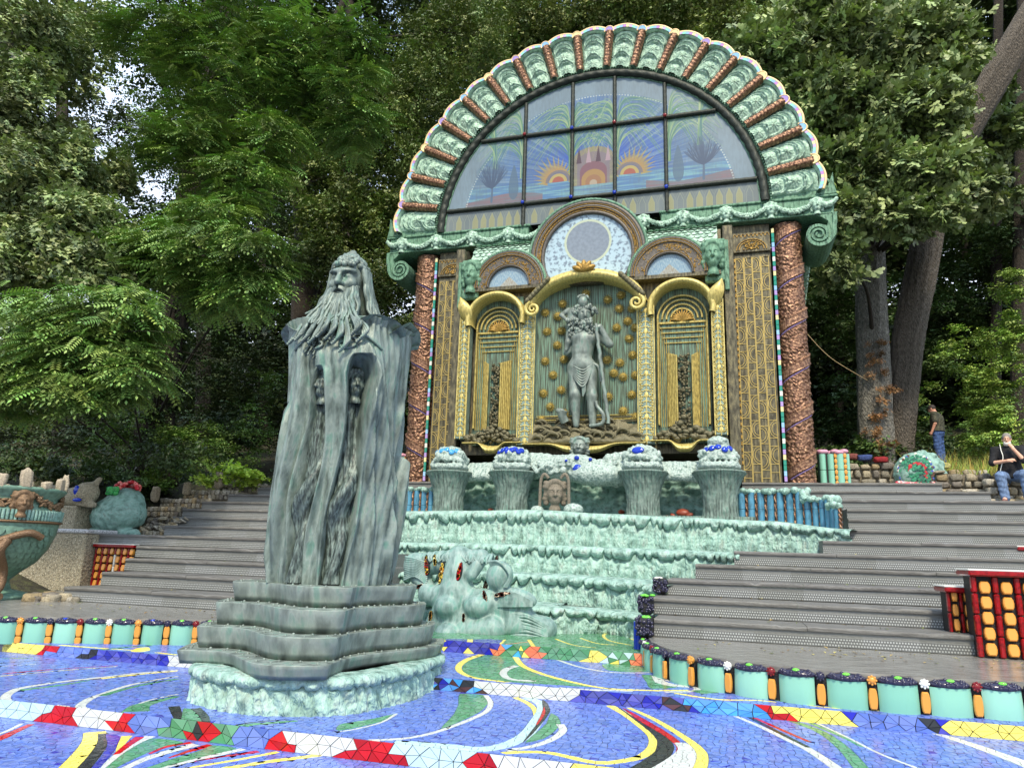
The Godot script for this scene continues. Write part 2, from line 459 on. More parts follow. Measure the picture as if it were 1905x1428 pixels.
const MOSAIC := [
	["1","W",0.065,0.046,-1.59,8.28,-1.77,8.27,-1.95,8.3,-2.1,8.29,-2.24,8.2,-2.36,8.06,-2.42,7.92,-2.39,7.66,-2.29,7.4,-2.18,7.1,-2.05,6.89],
	["1","L",0,0,-1.76,8.83,-1.5,8.67,-1.71,8.31,-1.99,8.27,-2.45,8.3],
	["1","G",0.065,0.026,-2.36,7.99,-2.29,7.75,-2.27,7.52],
	["1","N",0.039,0.016,-2.28,7.51,-2.2,7.25,-2.11,7.09],
	["1","Y",0.039,0.039,-2.25,7.44,-2.14,7.14,-2.02,6.93],
	["1","W",0.078,0.026,-1.11,8.35,-1.33,8.31,-1.51,8.28,-1.63,8.22,-1.74,8.06,-1.8,7.91,-1.89,7.58,-1.89,7.33,-1.86,7.12],
	["1","G",0.052,0.039,-1.77,7.92,-1.82,7.65,-1.82,7.4,-1.78,7.21],
	["1","G",0.156,0.039,-1.24,8.2,-1.33,8.07,-1.35,7.92,-1.34,7.73],
	["1","W",0.019,0.019,-1.39,8.01,-1.41,7.85,-1.39,7.67],
	["1","K",0.065,0.052,-1.15,7.99,-0.98,8.16,-0.81,8.33],
	["1","G",0,0,-1.06,8.01,-0.97,8.02,-0.77,8.2,-0.66,8.34,-0.79,8.35,-0.94,8.17],
	["1","K",0.058,0.039,-1,7.98,-0.81,8.14,-0.64,8.33],
	["1","G",0.065,0.039,-0.51,8.33,-0.44,8.19,-0.27,8.02],
	["1","K",0.016,0.016,-0.55,8.32,-0.47,8.15,-0.33,8.01],
	["1","R",0.026,0.013,-3.01,7.6,-2.86,7.28,-2.61,6.92],
	["1","Y",0.019,0.013,-2.93,7.67,-2.79,7.34,-2.57,6.96],
	["1","N",0.019,0.008,-3.44,7.25,-3.36,7.08,-3.32,6.92],
	["1","G",0.026,0.026,-3.66,7.07,-3.47,6.93],
	["1","W",0.016,0.016,-3.31,7.35,-3.19,7.15],
	["2","Y",0.117,0.13,-1.41,8.31,-1.26,8.46,-1.1,8.67,-0.92,8.94],
	["2","K",0.052,0.065,-1.34,8.32,-1.19,8.47,-1.03,8.68,-0.87,8.92],
	["2","W",0.065,0.039,-1.06,8.26,-1.01,8.44,-0.91,8.67,-0.78,8.89],
	["2","D",0,0,-1.31,8.33,-1.21,8.33,-1.04,8.53,-0.85,8.82,-0.83,8.9,-0.84,8.91,-0.98,8.69,-1.14,8.49],
	["2","Y",0.058,0.013,-1.18,8.31,-1.06,8.48,-0.96,8.61],
	["2","R",0.052,0.026,-1.1,8.3,-1.02,8.48,-0.94,8.64],
	["2","G",0,0,-1.02,8.3,-0.8,8.3,-0.83,8.48,-0.79,8.72,-0.75,8.87,-0.78,8.89,-0.94,8.57],
	["2","R",0.046,0.019,-0.76,8.29,-0.82,8.41,-0.8,8.56],
	["2","W",0.078,0.039,-0.71,8.31,-0.74,8.46,-0.75,8.65,-0.71,8.85],
	["2","R",0.065,0.013,-0.63,8.29,-0.65,8.42,-0.66,8.58],
	["2","G",0,0,-0.62,8.29,-0.46,8.29,-0.47,8.44,-0.55,8.62,-0.55,8.79,-0.63,8.82,-0.63,8.58,-0.61,8.41],
	["2","W",0.052,0.026,-0.42,8.29,-0.49,8.49,-0.55,8.69,-0.55,8.79],
	["2","R",0.052,0.013,-0.32,8.3,-0.42,8.44,-0.5,8.58],
	["2","Y",0.039,0.026,-0.22,8.27,-0.33,8.49,-0.47,8.72],
	["2","Y",0.052,0.052,0.02,8.23,-0.18,8.47,-0.35,8.74],
	["2","R",0.039,0.078,-1.88,8.31,-1.79,8.52,-1.75,8.61,-1.72,8.74],
	["2","W",0.026,0.026,-1.94,8.32,-1.86,8.48,-1.82,8.62],
	["1","G",0,0,0.29,6.84,0.48,6.82,0.57,7.05,0.61,7.36,0.59,7.64,0.55,7.87,0.49,7.51,0.41,7.2],
	["1","W",0.039,0.033,0.47,6.81,0.58,7.04,0.64,7.3,0.63,7.53,0.59,7.78,0.54,7.99,0.43,8.17,0.19,8.31],
	["1","G",0,0,-0.01,8,0.09,7.8,0.16,7.61,0.17,7.85,0.11,8.04,0.05,8.14],
	["1","W",0.023,0.016,0.16,7.61,0.18,7.86,0.12,8.07,0.06,8.16],
	["1","Y",0.052,0.026,0.68,6.8,0.79,6.92,0.89,7.09,0.96,7.3,0.98,7.43],
	["1","L",0.078,0.091,0.76,6.78,0.88,6.9,0.96,7.12,1,7.44,1.03,7.81,0.99,8.06,0.9,8.19,0.75,8.2,0.6,8.21,0.44,8.24],
	["1","K",0,0,0.87,6.78,0.94,6.91,1.01,7.13,1.04,7.42,1.06,7.78,1.06,7.99,1.03,7.63,1.01,7.39,0.96,7.12],
	["1","R",0,0,0.94,7,1,7.22,1.03,7.51,1.02,7.54,0.99,7.31],
	["1","G",0,0,1.03,7.2,1.09,7.27,1.15,7.45,1.16,7.66,1.14,7.86,1.07,7.97,1.07,7.75,1.07,7.49],
	["1","W",0.052,0.039,1.15,7.47,1.2,7.62,1.19,7.83,1.13,8.02,1.03,8.16],
	["1","Y",0.065,0.046,1.34,6.79,1.48,7.03,1.62,7.34,1.7,7.56,1.72,7.79,1.68,8.01,1.57,8.16,1.48,8.2,1.36,8.16,1.24,8.12,1.12,8.15,1.02,8.22],
	["1","K",0,0,1.38,6.78,1.53,7.07,1.69,7.36,1.79,7.55,1.83,7.75,1.82,7.98,1.75,8.21,1.64,8.29,1.69,8.11,1.74,7.87,1.73,7.64,1.67,7.44,1.54,7.14],
	["1","R",0,0,1.43,6.83,1.57,7.05,1.75,7.38,1.85,7.61,1.87,7.74,1.84,7.89,1.84,7.73,1.76,7.51,1.58,7.18],
	["1","W",0.065,0.182,1.85,7.63,1.9,7.77,1.89,7.96,1.84,8.21],
	["1","Y",0.039,0.065,1.47,6.81,1.66,7.09,1.83,7.42,1.95,7.71,1.98,7.92,1.97,8.16],
	["1","W",0.033,0.065,2.14,6.76,2.29,7.03,2.43,7.32,2.52,7.51,2.62,7.86],
	["1","K",0.039,0.026,2.23,6.76,2.38,7.13,2.52,7.45],
	["1","R",0.033,0.026,2.26,6.77,2.41,7.07,2.54,7.32],
	["1","G",0.052,0.078,2.48,6.77,2.62,7,2.7,7.37,2.73,7.81],
	["1","G",0.039,0.026,2.59,6.78,2.72,7.06,2.81,7.32],
	["1","W",0.019,0.026,2.62,6.74,2.76,7.1,2.87,7.43,3.01,7.69],
	["1","W",0.052,0.117,3.25,6.69,3.39,6.93,3.51,7.2,3.6,7.45],
	["1","Y",0.052,0.052,3.66,6.65,3.78,6.68,3.89,6.66],
	["0","G",0,0,-0.03,5.53,0.29,5.41,0.49,5.89,0.73,6.32,1,6.49,1.23,6.65,0.92,6.69,0.6,6.73,0.33,6.66,0.17,6.47,0.04,6.08],
	["0","Y",0.065,0.039,-0.01,5.44,-0.02,5.85,0.05,6.23,0.18,6.51,0.36,6.68,0.63,6.74],
	["0","W",0.065,0.052,0.45,5.96,0.43,6.18,0.48,6.42,0.6,6.61,0.78,6.6],
	["0","Y",0.058,0.039,0.29,5.43,0.48,5.9,0.71,6.23,0.99,6.49,1.29,6.66,1.59,6.6,1.84,6.47],
	["0","W",0.039,0.026,0.67,5.44,0.93,5.77,1.18,5.92,1.38,5.88,1.57,5.74],
	["0","G",0,0,1.08,5.52,1.26,5.36,1.43,5.5,1.56,5.66,1.38,5.84,1.18,5.84],
	["0","G",0,0,1.52,5.96,1.58,5.91,1.58,6.15,1.68,6.31,1.76,6.39,1.59,6.53,1.53,6.26],
	["0","W",0.091,0.104,1.56,5.95,1.61,6.18,1.72,6.31,1.83,6.3],
	["0","W",0.065,0.039,0.4,6.86,0.75,6.81,1.13,6.78,1.48,6.68],
	["0","W",0.065,0.039,1.55,6,1.7,6.13,1.88,6.32,1.87,6.49,1.69,6.62],
	["0","G",0.078,0.039,1.49,5.92,1.58,6.33,1.69,6.49],
	["0","G",0.13,0.078,1.89,6.53,2.16,6.31,2.34,6.47,2.54,6.6,2.93,6.45,3.4,6.48,3.86,6.46],
	["0","Y",0.039,0.026,1.76,6.63,2.03,6.73,2.28,6.65,2.41,6.66],
	["0","Y",0.026,0.026,2.28,6.25,2.42,6.51,2.65,6.69,3.01,6.66,3.62,6.51],
	["0","W",0.078,0.13,-3.87,6.92,-3.37,6.83,-2.92,6.9,-2.42,6.86,-2.08,6.84],
	["0","Y",0.052,0.026,-3.43,6.73,-2.93,6.71,-2.65,6.68],
	["0","Y",0,0,-2.66,6.75,-2.77,6.55,-2.72,6.48,-2.57,6.63,-2.57,6.73],
	["0","G",0.052,0.039,-2.93,6.78,-2.86,6.53,-2.79,6.35],
	["0","G",0.065,0.026,-3.92,6.87,-3.7,6.86,-3.47,6.75],
	["0","Y",0.039,0.039,-2.45,6.7,-2.2,6.74],
	["A","Y",0.039,0.039,-0.38,5.43,-0.2,5.98],
	["A","D",0,0,-0.39,5.4,-0.19,5.32,0.02,5.92,-0.12,6.13],
	["A","D",0,0,-0.18,5.31,0.09,5.17,0.22,5.8,0.09,6.07],
	["A","Y",0.052,0.065,-0.19,5.28,-0.06,5.69,0.06,6.15],
	["A","Y",0.026,0.026,0.1,5.13,0.2,5.68,0.26,6.04],
	["A","Y",0.039,0.039,0.3,5.01,0.5,5.57],
	["A","O",0.019,0.019,0.21,5.46,0.34,5.18],
	["A","Y",0.026,0.026,0.51,4.8,0.77,5.2,0.99,5.29],
	["A","Y",0.039,0.026,0.9,3.8,0.88,4.2,1.01,4.66,1.25,4.92],
	["A","Y",0.026,0.026,0.71,4.59,0.94,4.95,1.14,4.98],
	["A","Y",0.026,0.026,1.12,3.75,1.15,4.23,1.24,4.53],
]
const RISER_A := [["Y",-0.42,-0.37,-0.42,-0.38],["D",-0.37,-0.12,-0.38,-0.21],["Y",-0.12,-0.12,-0.21,-0.13],["D",-0.12,0.16,-0.13,0.05],["O",0.16,0.19,0.05,0.2],["M2",0.19,0.46,0.2,0.38],["O",0.46,0.53,0.38,0.56],["G",0.53,0.98,0.56,0.92],["Y",0.98,1.06,0.92,1.09],["M2",1.06,1.38,1.09,1.3],["O",1.38,1.41,1.3,1.45],["G",1.41,1.63,1.45,1.63]]
const RISER_B := [["B",-6.08,-4.17,-6.05,-4.15],["Y",-4.17,-3.5,-4.15,-3.66],["R",-3.5,-3.36,-3.66,-3.56],["B",-3.36,-3.01,-3.56,-3.23],["K",-3.01,-2.97,-3.23,-3.04],["D",-2.97,-2.26,-3.04,-2.22],["W",-2.26,-1.3,-2.22,-1.29],["M",-0.67,0.34,-0.66,0.47],["W",0.34,1.17,0.47,1.08],["D",1.17,1.71,1.08,1.79],["M",1.69,1.83,1.75,1.95],["C",1.83,2.29,1.95,2.33],["R",2.29,2.33,2.33,2.59],["Y",2.33,2.77,2.59,2.91],["B",2.77,3.2,2.91,3.26],["M",3.2,3.32,3.26,3.39],["Y",3.32,4.44,3.39,4.43]]
const RISER_C := [["L",-2.84,-1.79,-2.81,-1.98],["R",-1.79,-1.62,-1.98,-1.61],["W",-1.62,-1.22,-1.61,-1.44],["R",-1.22,-1.22,-1.44,-1.18],["B",-1.22,-0.94,-1.18,-1.04],["G",-0.94,-0.77,-1.04,-0.86],["R",-0.77,-0.77,-0.86,-0.76],["K",-0.77,-0.72,-0.76,-0.75],["R",-0.72,-0.65,-0.75,-0.67],["G",-0.65,-0.5,-0.67,-0.51],["B",-0.5,-0.22,-0.51,-0.35],["R",-0.22,-0.2,-0.35,-0.11],["W",-0.2,0.26,-0.11,0.1],["R",0.27,0.42,0.1,0.53],["L",0.42,0.91,0.53,0.82],["R",0.91,0.98,0.82,1.02],["W",0.98,1.39,1.02,1.4],["Y",1.39,1.71,1.4,1.67],["B",1.71,2.75,1.67,2.74]]
const LOCUST_CROWN := [[-6.89,3.75,4.20,1.46,0.77,0.78,1500],[-6.02,3.94,4.20,0.83,0.57,0.50,700],[-7.28,3.01,4.40,0.68,0.45,0.50,600],[-6.51,2.93,4.30,0.82,0.33,0.50,500],[-5.57,3.22,4.20,0.37,0.37,0.50,300],[-6.03,5.45,3.00,1.55,0.56,0.74,1300],[-4.81,5.30,3.00,0.50,0.50,0.50,450],[-5.18,4.78,2.80,0.76,0.38,0.50,500],[-7.23,5.61,3.00,0.62,0.40,0.50,350],[-6.16,6.26,2.60,0.82,0.36,0.50,350],[-6.22,7.28,2.00,1.06,0.68,0.61,700],[-7.38,8.30,2.20,0.99,0.70,0.59,700],[-6.06,8.25,1.60,0.91,0.71,0.56,600],[-7.26,9.95,1.60,1.80,0.95,0.96,1100],[-5.65,10.56,1.20,1.38,1.06,0.86,900],[-4.54,10.11,1.20,0.57,1.14,0.60,600],[-8.34,10.83,2.00,1.18,0.75,0.67,650],[-4.53,8.86,0.80,0.57,0.62,0.50,350],[-5.79,9.52,0.80,1.08,0.86,0.68,600],[-7.11,11.44,1.40,1.75,0.66,0.84,700]]
const MAPLE_CROWN := [[-12.85,12.58,0.50,0.91,0.91,0.63,450],[-11.64,11.27,1.00,0.97,1.09,0.72,500],[-10.33,8.44,1.00,0.68,0.80,0.52,400],[-12.67,13.55,0.00,1.07,0.67,0.61,350],[-9.36,6.93,3.20,1.04,0.94,0.69,1100],[-7.89,5.97,3.40,0.88,0.62,0.53,800],[-10.28,8.80,3.00,0.81,1.11,0.67,800],[-10.83,10.69,2.80,1.06,0.96,0.71,800],[-7.08,5.07,3.60,0.50,0.42,0.50,400],[-9.13,5.43,3.60,0.62,0.71,0.50,500],[-8.21,5.35,3.60,0.78,0.43,0.50,500],[-8.86,7.50,3.00,0.67,0.67,0.50,450],[-9.11,4.38,3.40,0.35,0.53,0.50,150]]
const HORNBEAM_CROWN := [[-6.09,10.52,-3.00,1.50,1.64,1.10,1300],[-7.00,8.84,-3.00,1.35,1.08,0.85,1100],[-5.66,8.70,-3.00,0.79,1.06,0.65,600],[-7.92,10.29,-3.00,1.12,0.98,0.73,700],[-5.27,12.73,-3.50,1.42,1.42,0.99,1000],[-4.30,14.34,-3.50,1.57,1.14,0.95,900],[-6.03,6.90,-2.60,1.15,0.89,0.71,800],[-6.23,12.23,-3.00,1.25,1.12,0.83,700],[-7.12,7.82,-2.60,1.05,0.66,0.60,500],[-5.04,5.50,-2.50,0.61,0.98,0.56,400],[-5.43,4.24,-2.40,0.48,0.72,0.50,250]]
const LIME_CROWN := [[-3.61,16.34,-6.00,2.10,1.13,1.13,1100],[-1.16,16.59,-6.00,2.51,0.78,1.15,1000],[1.28,16.08,-6.00,2.27,0.76,1.06,900],[3.10,14.68,-6.00,1.74,1.31,1.07,1000],[-2.84,15.83,-7.00,1.49,1.00,0.87,700],[-4.71,14.33,-6.00,1.12,0.96,0.73,600],[2.23,14.03,-6.50,1.19,0.90,0.73,500],[-0.04,16.24,-7.00,2.09,0.80,1.01,700],[-6.01,12.91,-6.00,0.96,1.13,0.73,500]]
const OAK_CROWN := [[3.20,11.22,-2.40,1.14,0.91,0.72,900],[4.29,11.67,-2.40,1.35,0.90,0.79,1000],[5.49,11.19,-2.40,1.31,0.99,0.81,1100],[6.35,11.03,-2.40,0.86,0.75,0.56,800],[4.56,9.85,-2.20,1.08,0.75,0.64,900],[5.70,9.43,-2.20,1.15,0.73,0.66,1000],[8.00,12.38,-6.00,1.05,0.79,0.64,650],[3.99,10.43,-2.20,0.77,0.60,0.50,500],[4.86,8.50,-2.20,0.79,0.52,0.50,650],[5.79,8.27,-2.20,1.03,0.56,0.56,800],[6.90,7.69,-2.20,0.60,0.40,0.50,300],[5.16,7.44,-2.20,0.82,0.41,0.50,500],[4.40,7.41,-2.20,0.47,0.57,0.50,330],[8.76,10.95,-6.00,0.76,0.76,0.53,400],[4.53,6.51,-2.20,0.41,0.41,0.50,180],[5.98,7.36,-2.20,0.60,0.30,0.50,250],[5.08,12.20,-2.60,1.81,0.45,0.79,600],[3.45,9.65,-2.40,0.56,0.44,0.50,250],[4.36,8.74,-2.30,0.48,0.48,0.50,250]]
const HAZEL_CROWN := [[7.43,6.08,-2.80,0.40,0.50,0.50,300],[7.33,5.15,-2.80,0.44,0.49,0.50,400],[7.72,4.97,-5.00,0.56,0.56,0.50,450],[7.43,4.45,-5.20,0.57,0.57,0.50,500],[7.11,3.69,-3.00,0.44,0.49,0.50,500],[6.77,3.07,-2.80,0.43,0.38,0.50,450],[6.18,4.65,-6.00,0.61,0.73,0.50,350],[7.36,5.74,-6.00,0.73,0.61,0.50,350],[7.10,3.73,-5.00,0.34,0.45,0.50,250],[6.22,3.91,-6.00,0.72,0.48,0.50,300]]
const LBUSH_CROWN := [[-6.73,2.25,0.40,0.55,0.20,0.50,260],[-7.13,2.15,0.40,0.30,0.16,0.50,110],[-6.25,2.20,0.40,0.30,0.18,0.50,110]]
const LHEDGE_CROWN := [[-8.45,2.89,-0.40,0.77,0.66,0.50,700],[-8.86,2.42,-0.20,0.65,0.44,0.50,500],[-10.52,2.71,-0.60,0.81,0.58,0.50,450],[-11.62,2.36,-0.60,0.70,0.35,0.50,300],[-10.11,3.32,-0.80,0.70,0.70,0.50,400],[-7.72,2.85,-1.00,0.68,0.57,0.50,350],[-7.75,3.90,-1.60,0.71,1.07,0.62,400],[-13.04,2.60,-0.60,0.60,0.48,0.50,200]]
const DARKL_CROWN := [[-15.27,4.25,-4.00,2.27,1.36,1.27,1800],[-11.54,6.55,-5.00,1.70,2.16,1.35,1900],[-9.61,5.22,-5.00,1.34,2.23,1.25,1500],[-15.59,6.00,-6.00,2.03,1.69,1.30,1400],[-8.39,6.39,-5.00,1.18,1.92,1.09,1300],[-20.37,8.83,-6.00,2.20,2.20,1.54,1300],[-15.47,8.85,-6.00,1.73,1.39,1.09,1200],[-10.74,3.87,-4.00,1.70,0.99,0.94,1300],[-17.63,4.30,-4.00,1.41,1.41,0.99,900],[-19.26,11.95,-7.00,2.70,2.12,1.69,1300],[-13.84,12.18,-7.00,2.19,2.19,1.53,1300],[-10.70,9.95,-7.00,1.55,2.07,1.27,1000],[-22.07,15.79,-7.00,1.64,1.85,1.22,600]]
const DARKR_CROWN := [[5.40,7.13,-8.00,1.13,1.56,0.94,800],[4.96,4.63,-7.00,0.79,1.18,0.69,600],[7.85,7.90,-9.00,1.59,1.59,1.11,1000],[9.03,9.50,-9.00,1.30,1.30,0.91,800],[4.76,3.16,-4.00,0.87,0.33,0.50,350],[7.30,5.88,-8.00,0.95,1.08,0.71,500],[9.37,9.77,-8.00,0.96,1.10,0.72,500],[6.00,3.75,-5.00,0.57,0.46,0.50,250],[5.35,8.40,-9.00,0.75,1.36,0.74,400]]
const FAR_CROWN := [[-29.58,4.95,-12.00,4.03,2.96,2.45,900],[-21.71,4.48,-12.00,3.74,2.75,2.27,900],[-16.16,5.49,-12.00,3.58,2.63,2.17,900],[-9.09,5.77,-12.00,3.34,2.46,2.03,900],[-5.96,4.87,-12.00,3.21,2.36,1.95,900],[0.49,5.20,-12.00,2.99,2.20,1.82,900],[4.95,3.81,-12.00,2.80,2.06,1.70,900],[7.27,4.42,-12.00,2.73,2.01,1.66,900],[10.64,4.71,-12.00,2.62,1.93,1.59,900],[-35.60,8.86,-12.00,4.35,3.20,2.64,900],[-24.92,8.41,-12.00,3.97,2.92,2.41,900],[-16.17,8.21,-12.00,3.66,2.69,2.22,900],[-12.30,9.75,-12.00,3.56,2.62,2.16,900],[-5.00,9.10,-12.00,3.29,2.42,2.00,900],[0.42,8.31,-12.00,3.08,2.27,1.87,900],[4.30,7.14,-12.00,2.91,2.14,1.77,900],[8.45,8.37,-12.00,2.80,2.06,1.70,900],[11.28,7.47,-12.00,2.68,1.97,1.63,900],[-34.64,14.88,-12.00,4.49,3.30,2.73,900],[-26.28,14.06,-12.00,4.17,3.07,2.53,900],[-18.51,13.39,-12.00,3.88,2.86,2.36,900],[-10.41,13.63,-12.00,3.61,2.65,2.19,900],[-5.86,12.45,-12.00,3.42,2.51,2.08,900],[0.36,12.35,-12.00,3.20,2.35,1.94,900],[4.59,11.19,-12.00,3.02,2.22,1.83,900],[9.59,11.19,-12.00,2.84,2.09,1.73,900],[12.76,11.17,-12.00,2.73,2.01,1.66,900],[-17.35,18.59,-12.00,3.99,2.93,2.42,900],[-10.18,17.57,-12.00,3.71,2.73,2.25,900],[-6.17,16.59,-12.00,3.54,2.61,2.15,900],[0.88,14.97,-12.00,3.25,2.39,1.98,900],[4.96,16.00,-12.00,3.14,2.31,1.91,900],[9.23,15.03,-12.00,2.96,2.18,1.80,900],[13.23,13.23,-12.00,2.77,2.04,1.68,900],[-21.33,23.97,-12.00,4.28,3.15,2.60,900],[-12.67,21.90,-12.00,3.92,2.88,2.38,900],[-7.45,22.60,-12.00,3.76,2.76,2.28,900],[0.48,20.02,-12.00,3.41,2.51,2.07,900],[5.03,18.41,-12.00,3.21,2.36,1.95,900],[9.20,17.71,-12.00,3.04,2.24,1.85,900],[13.17,16.74,-12.00,2.88,2.11,1.75,900],[-21.32,31.05,-12.00,4.48,3.30,2.72,900],[-12.76,28.24,-12.00,4.10,3.02,2.49,900],[-5.46,26.28,-12.00,3.79,2.79,2.30,900],[-0.85,25.18,-12.00,3.60,2.65,2.19,900],[4.81,22.60,-12.00,3.33,2.45,2.02,900],[10.85,21.78,-12.00,3.10,2.28,1.88,900],[12.68,21.09,-12.00,3.02,2.22,1.83,900],[-39.11,5.13,-18.00,5.07,3.73,3.08,900],[-31.57,7.28,-18.00,4.87,3.58,2.96,900],[-21.19,6.88,-18.00,4.50,3.31,2.73,900],[-12.68,5.04,-18.00,4.15,3.05,2.52,900],[-7.33,4.65,-18.00,3.95,2.90,2.40,900],[-2.05,4.63,-18.00,3.77,2.77,2.29,900],[4.45,4.98,-18.00,3.55,2.61,2.16,900],[10.16,4.51,-18.00,3.34,2.45,2.03,900],[15.34,6.27,-18.00,3.21,2.36,1.95,900],[-45.66,12.25,-18.00,5.50,4.04,3.34,900],[-34.32,11.29,-18.00,5.08,3.73,3.08,900],[-22.10,10.65,-18.00,4.63,3.41,2.81,900],[-14.60,11.33,-18.00,4.39,3.23,2.67,900],[-5.36,9.66,-18.00,4.02,2.96,2.44,900],[-2.65,11.05,-18.00,3.97,2.92,2.41,900],[5.25,10.12,-18.00,3.67,2.70,2.23,900],[9.56,8.81,-18.00,3.48,2.56,2.11,900],[13.99,8.31,-18.00,3.31,2.43,2.01,900],[-42.49,18.53,-18.00,5.57,4.09,3.38,900],[-34.97,18.28,-18.00,5.30,3.90,3.22,900],[-21.55,15.19,-18.00,4.74,3.49,2.88,900],[-16.90,17.29,-18.00,4.64,3.41,2.82,900],[-6.31,14.29,-18.00,4.19,3.08,2.54,900],[-2.34,13.94,-18.00,4.04,2.97,2.45,900],[5.95,13.53,-18.00,3.74,2.75,2.27,900],[9.79,13.73,-18.00,3.61,2.66,2.19,900],[14.51,12.40,-18.00,3.41,2.51,2.07,900],[-47.78,27.13,-18.00,5.99,4.41,3.64,900],[-31.13,22.56,-18.00,5.29,3.89,3.21,900],[-21.29,21.60,-18.00,4.92,3.61,2.99,900],[-17.43,23.33,-18.00,4.83,3.55,2.93,900],[-7.23,19.54,-18.00,4.37,3.21,2.65,900],[0.72,19.04,-18.00,4.08,3.00,2.48,900],[6.88,19.41,-18.00,3.87,2.85,2.35,900],[9.83,18.51,-18.00,3.74,2.75,2.27,900],[14.85,17.80,-18.00,3.55,2.61,2.16,900],[-22.39,29.39,-18.00,5.18,3.81,3.14,900],[-15.06,27.40,-18.00,4.86,3.58,2.95,900],[-5.76,25.24,-18.00,4.48,3.29,2.72,900],[0.62,25.19,-18.00,4.25,3.13,2.58,900],[7.02,24.33,-18.00,4.01,2.95,2.43,900],[10.73,22.13,-18.00,3.82,2.81,2.32,900],[15.44,20.87,-18.00,3.62,2.66,2.20,900],[-23.88,37.13,-18.00,5.45,4.00,3.31,900],[-16.96,35.62,-18.00,5.16,3.80,3.14,900],[-9.73,33.13,-18.00,4.84,3.56,2.94,900],[-1.71,30.79,-18.00,4.49,3.30,2.73,900],[4.73,29.35,-18.00,4.23,3.11,2.57,900],[12.99,27.68,-18.00,3.89,2.86,2.37,900],[18.05,27.22,-18.00,3.71,2.72,2.25,900],[-51.41,7.11,-26.00,6.49,4.77,3.94,900],[-35.55,5.80,-26.00,5.90,4.34,3.58,900],[-27.74,6.32,-26.00,5.64,4.15,3.43,900],[-15.48,6.30,-26.00,5.22,3.84,3.17,900],[-7.21,5.64,-26.00,4.91,3.61,2.98,900],[-1.79,6.40,-26.00,4.74,3.49,2.88,900],[3.96,6.94,-26.00,4.56,3.35,2.77,900],[12.79,6.46,-26.00,4.24,3.12,2.57,900],[16.57,7.53,-26.00,4.14,3.04,2.51,900],[-56.97,16.97,-26.00,6.96,5.12,4.23,900],[-42.72,15.06,-26.00,6.41,4.72,3.90,900],[-31.75,12.77,-26.00,5.97,4.39,3.62,900],[-19.19,13.10,-26.00,5.54,4.07,3.36,900],[-8.99,13.95,-26.00,5.21,3.83,3.16,900],[-3.57,13.54,-26.00,5.01,3.68,3.04,900],[7.54,13.00,-26.00,4.61,3.39,2.80,900],[11.57,10.65,-26.00,4.40,3.23,2.67,900],[18.20,12.55,-26.00,4.22,3.10,2.56,900],[-53.06,23.84,-26.00,7.02,5.16,4.26,900],[-45.04,23.23,-26.00,6.73,4.95,4.08,900],[-29.51,22.82,-26.00,6.17,4.54,3.75,900],[-18.33,19.52,-26.00,5.69,4.18,3.46,900],[-11.32,19.49,-26.00,5.45,4.00,3.31,900],[-3.03,19.99,-26.00,5.17,3.80,3.14,900],[6.17,17.69,-26.00,4.79,3.52,2.91,900],[13.78,17.64,-26.00,4.52,3.32,2.74,900],[18.12,15.90,-26.00,4.32,3.18,2.62,900],[-63.71,34.33,-26.00,7.69,5.65,4.67,900],[-31.96,28.68,-26.00,6.42,4.72,3.90,900],[-20.28,25.85,-26.00,5.94,4.37,3.61,900],[-8.10,24.35,-26.00,5.47,4.02,3.32,900],[-1.85,25.72,-26.00,5.29,3.89,3.21,900],[6.73,23.64,-26.00,4.93,3.63,3.00,900],[12.90,22.05,-26.00,4.67,3.44,2.84,900],[20.44,20.54,-26.00,4.37,3.21,2.65,900],[-30.51,37.15,-26.00,6.61,4.86,4.02,900],[-20.08,34.70,-26.00,6.18,4.55,3.75,900],[-12.38,34.06,-26.00,5.90,4.33,3.58,900],[-1.73,33.08,-26.00,5.50,4.04,3.34,900],[7.48,30.23,-26.00,5.10,3.75,3.09,900],[13.23,27.04,-26.00,4.81,3.53,2.92,900],[21.12,27.67,-26.00,4.55,3.34,2.76,900],[-35.27,49.03,-26.00,7.12,5.23,4.32,900],[-19.80,43.17,-26.00,6.41,4.71,3.89,900],[-13.46,41.39,-26.00,6.14,4.52,3.73,900],[0.07,40.16,-26.00,5.64,4.14,3.42,900],[7.59,37.35,-26.00,5.29,3.89,3.22,900],[13.89,36.37,-26.00,5.05,3.71,3.07,900],[20.40,31.77,-26.00,4.69,3.45,2.85,900],[-34.75,54.61,-26.00,7.26,5.34,4.41,900],[-19.02,50.81,-26.00,6.60,4.85,4.01,900],[-8.88,50.38,-26.00,6.24,4.59,3.79,900],[0.62,46.27,-26.00,5.79,4.26,3.52,900],[6.15,43.95,-26.00,5.53,4.07,3.36,900],[16.15,41.38,-26.00,5.11,3.76,3.10,900],[19.71,40.81,-26.00,4.97,3.65,3.02,900]]
const LOCUST_TRUNK := [-9.91,2.13,-1.20,0.481,-10.09,3.63,-1.20,0.391,-9.94,5.86,-1.10,0.331,-9.76,8.15,-0.90,0.312,-9.23,10.21,-0.50,0.276,-8.51,12.00,-0.00,0.237,-8.40,13.89,0.30,0.190]
const MAPLE_TRUNK := [-11.99,2.34,1.50,0.506,-12.79,6.34,1.60,0.475,-12.74,9.83,2.00,0.430,-12.21,12.74,2.40,0.337]
const HORNBEAM_TRUNK := [-8.07,3.01,-4.00,0.342,-8.39,6.69,-4.00,0.315,-8.61,9.47,-4.00,0.317,-9.10,12.26,-3.90,0.210,-8.52,14.19,-3.60,0.132,-7.59,16.31,-3.40,0.085]
const LIME_TRUNK := [-4.53,5.93,-7.50,0.380,-4.72,12.87,-7.50,0.376,-5.08,17.38,-7.20,0.339,-5.70,20.25,-7.00,0.303]
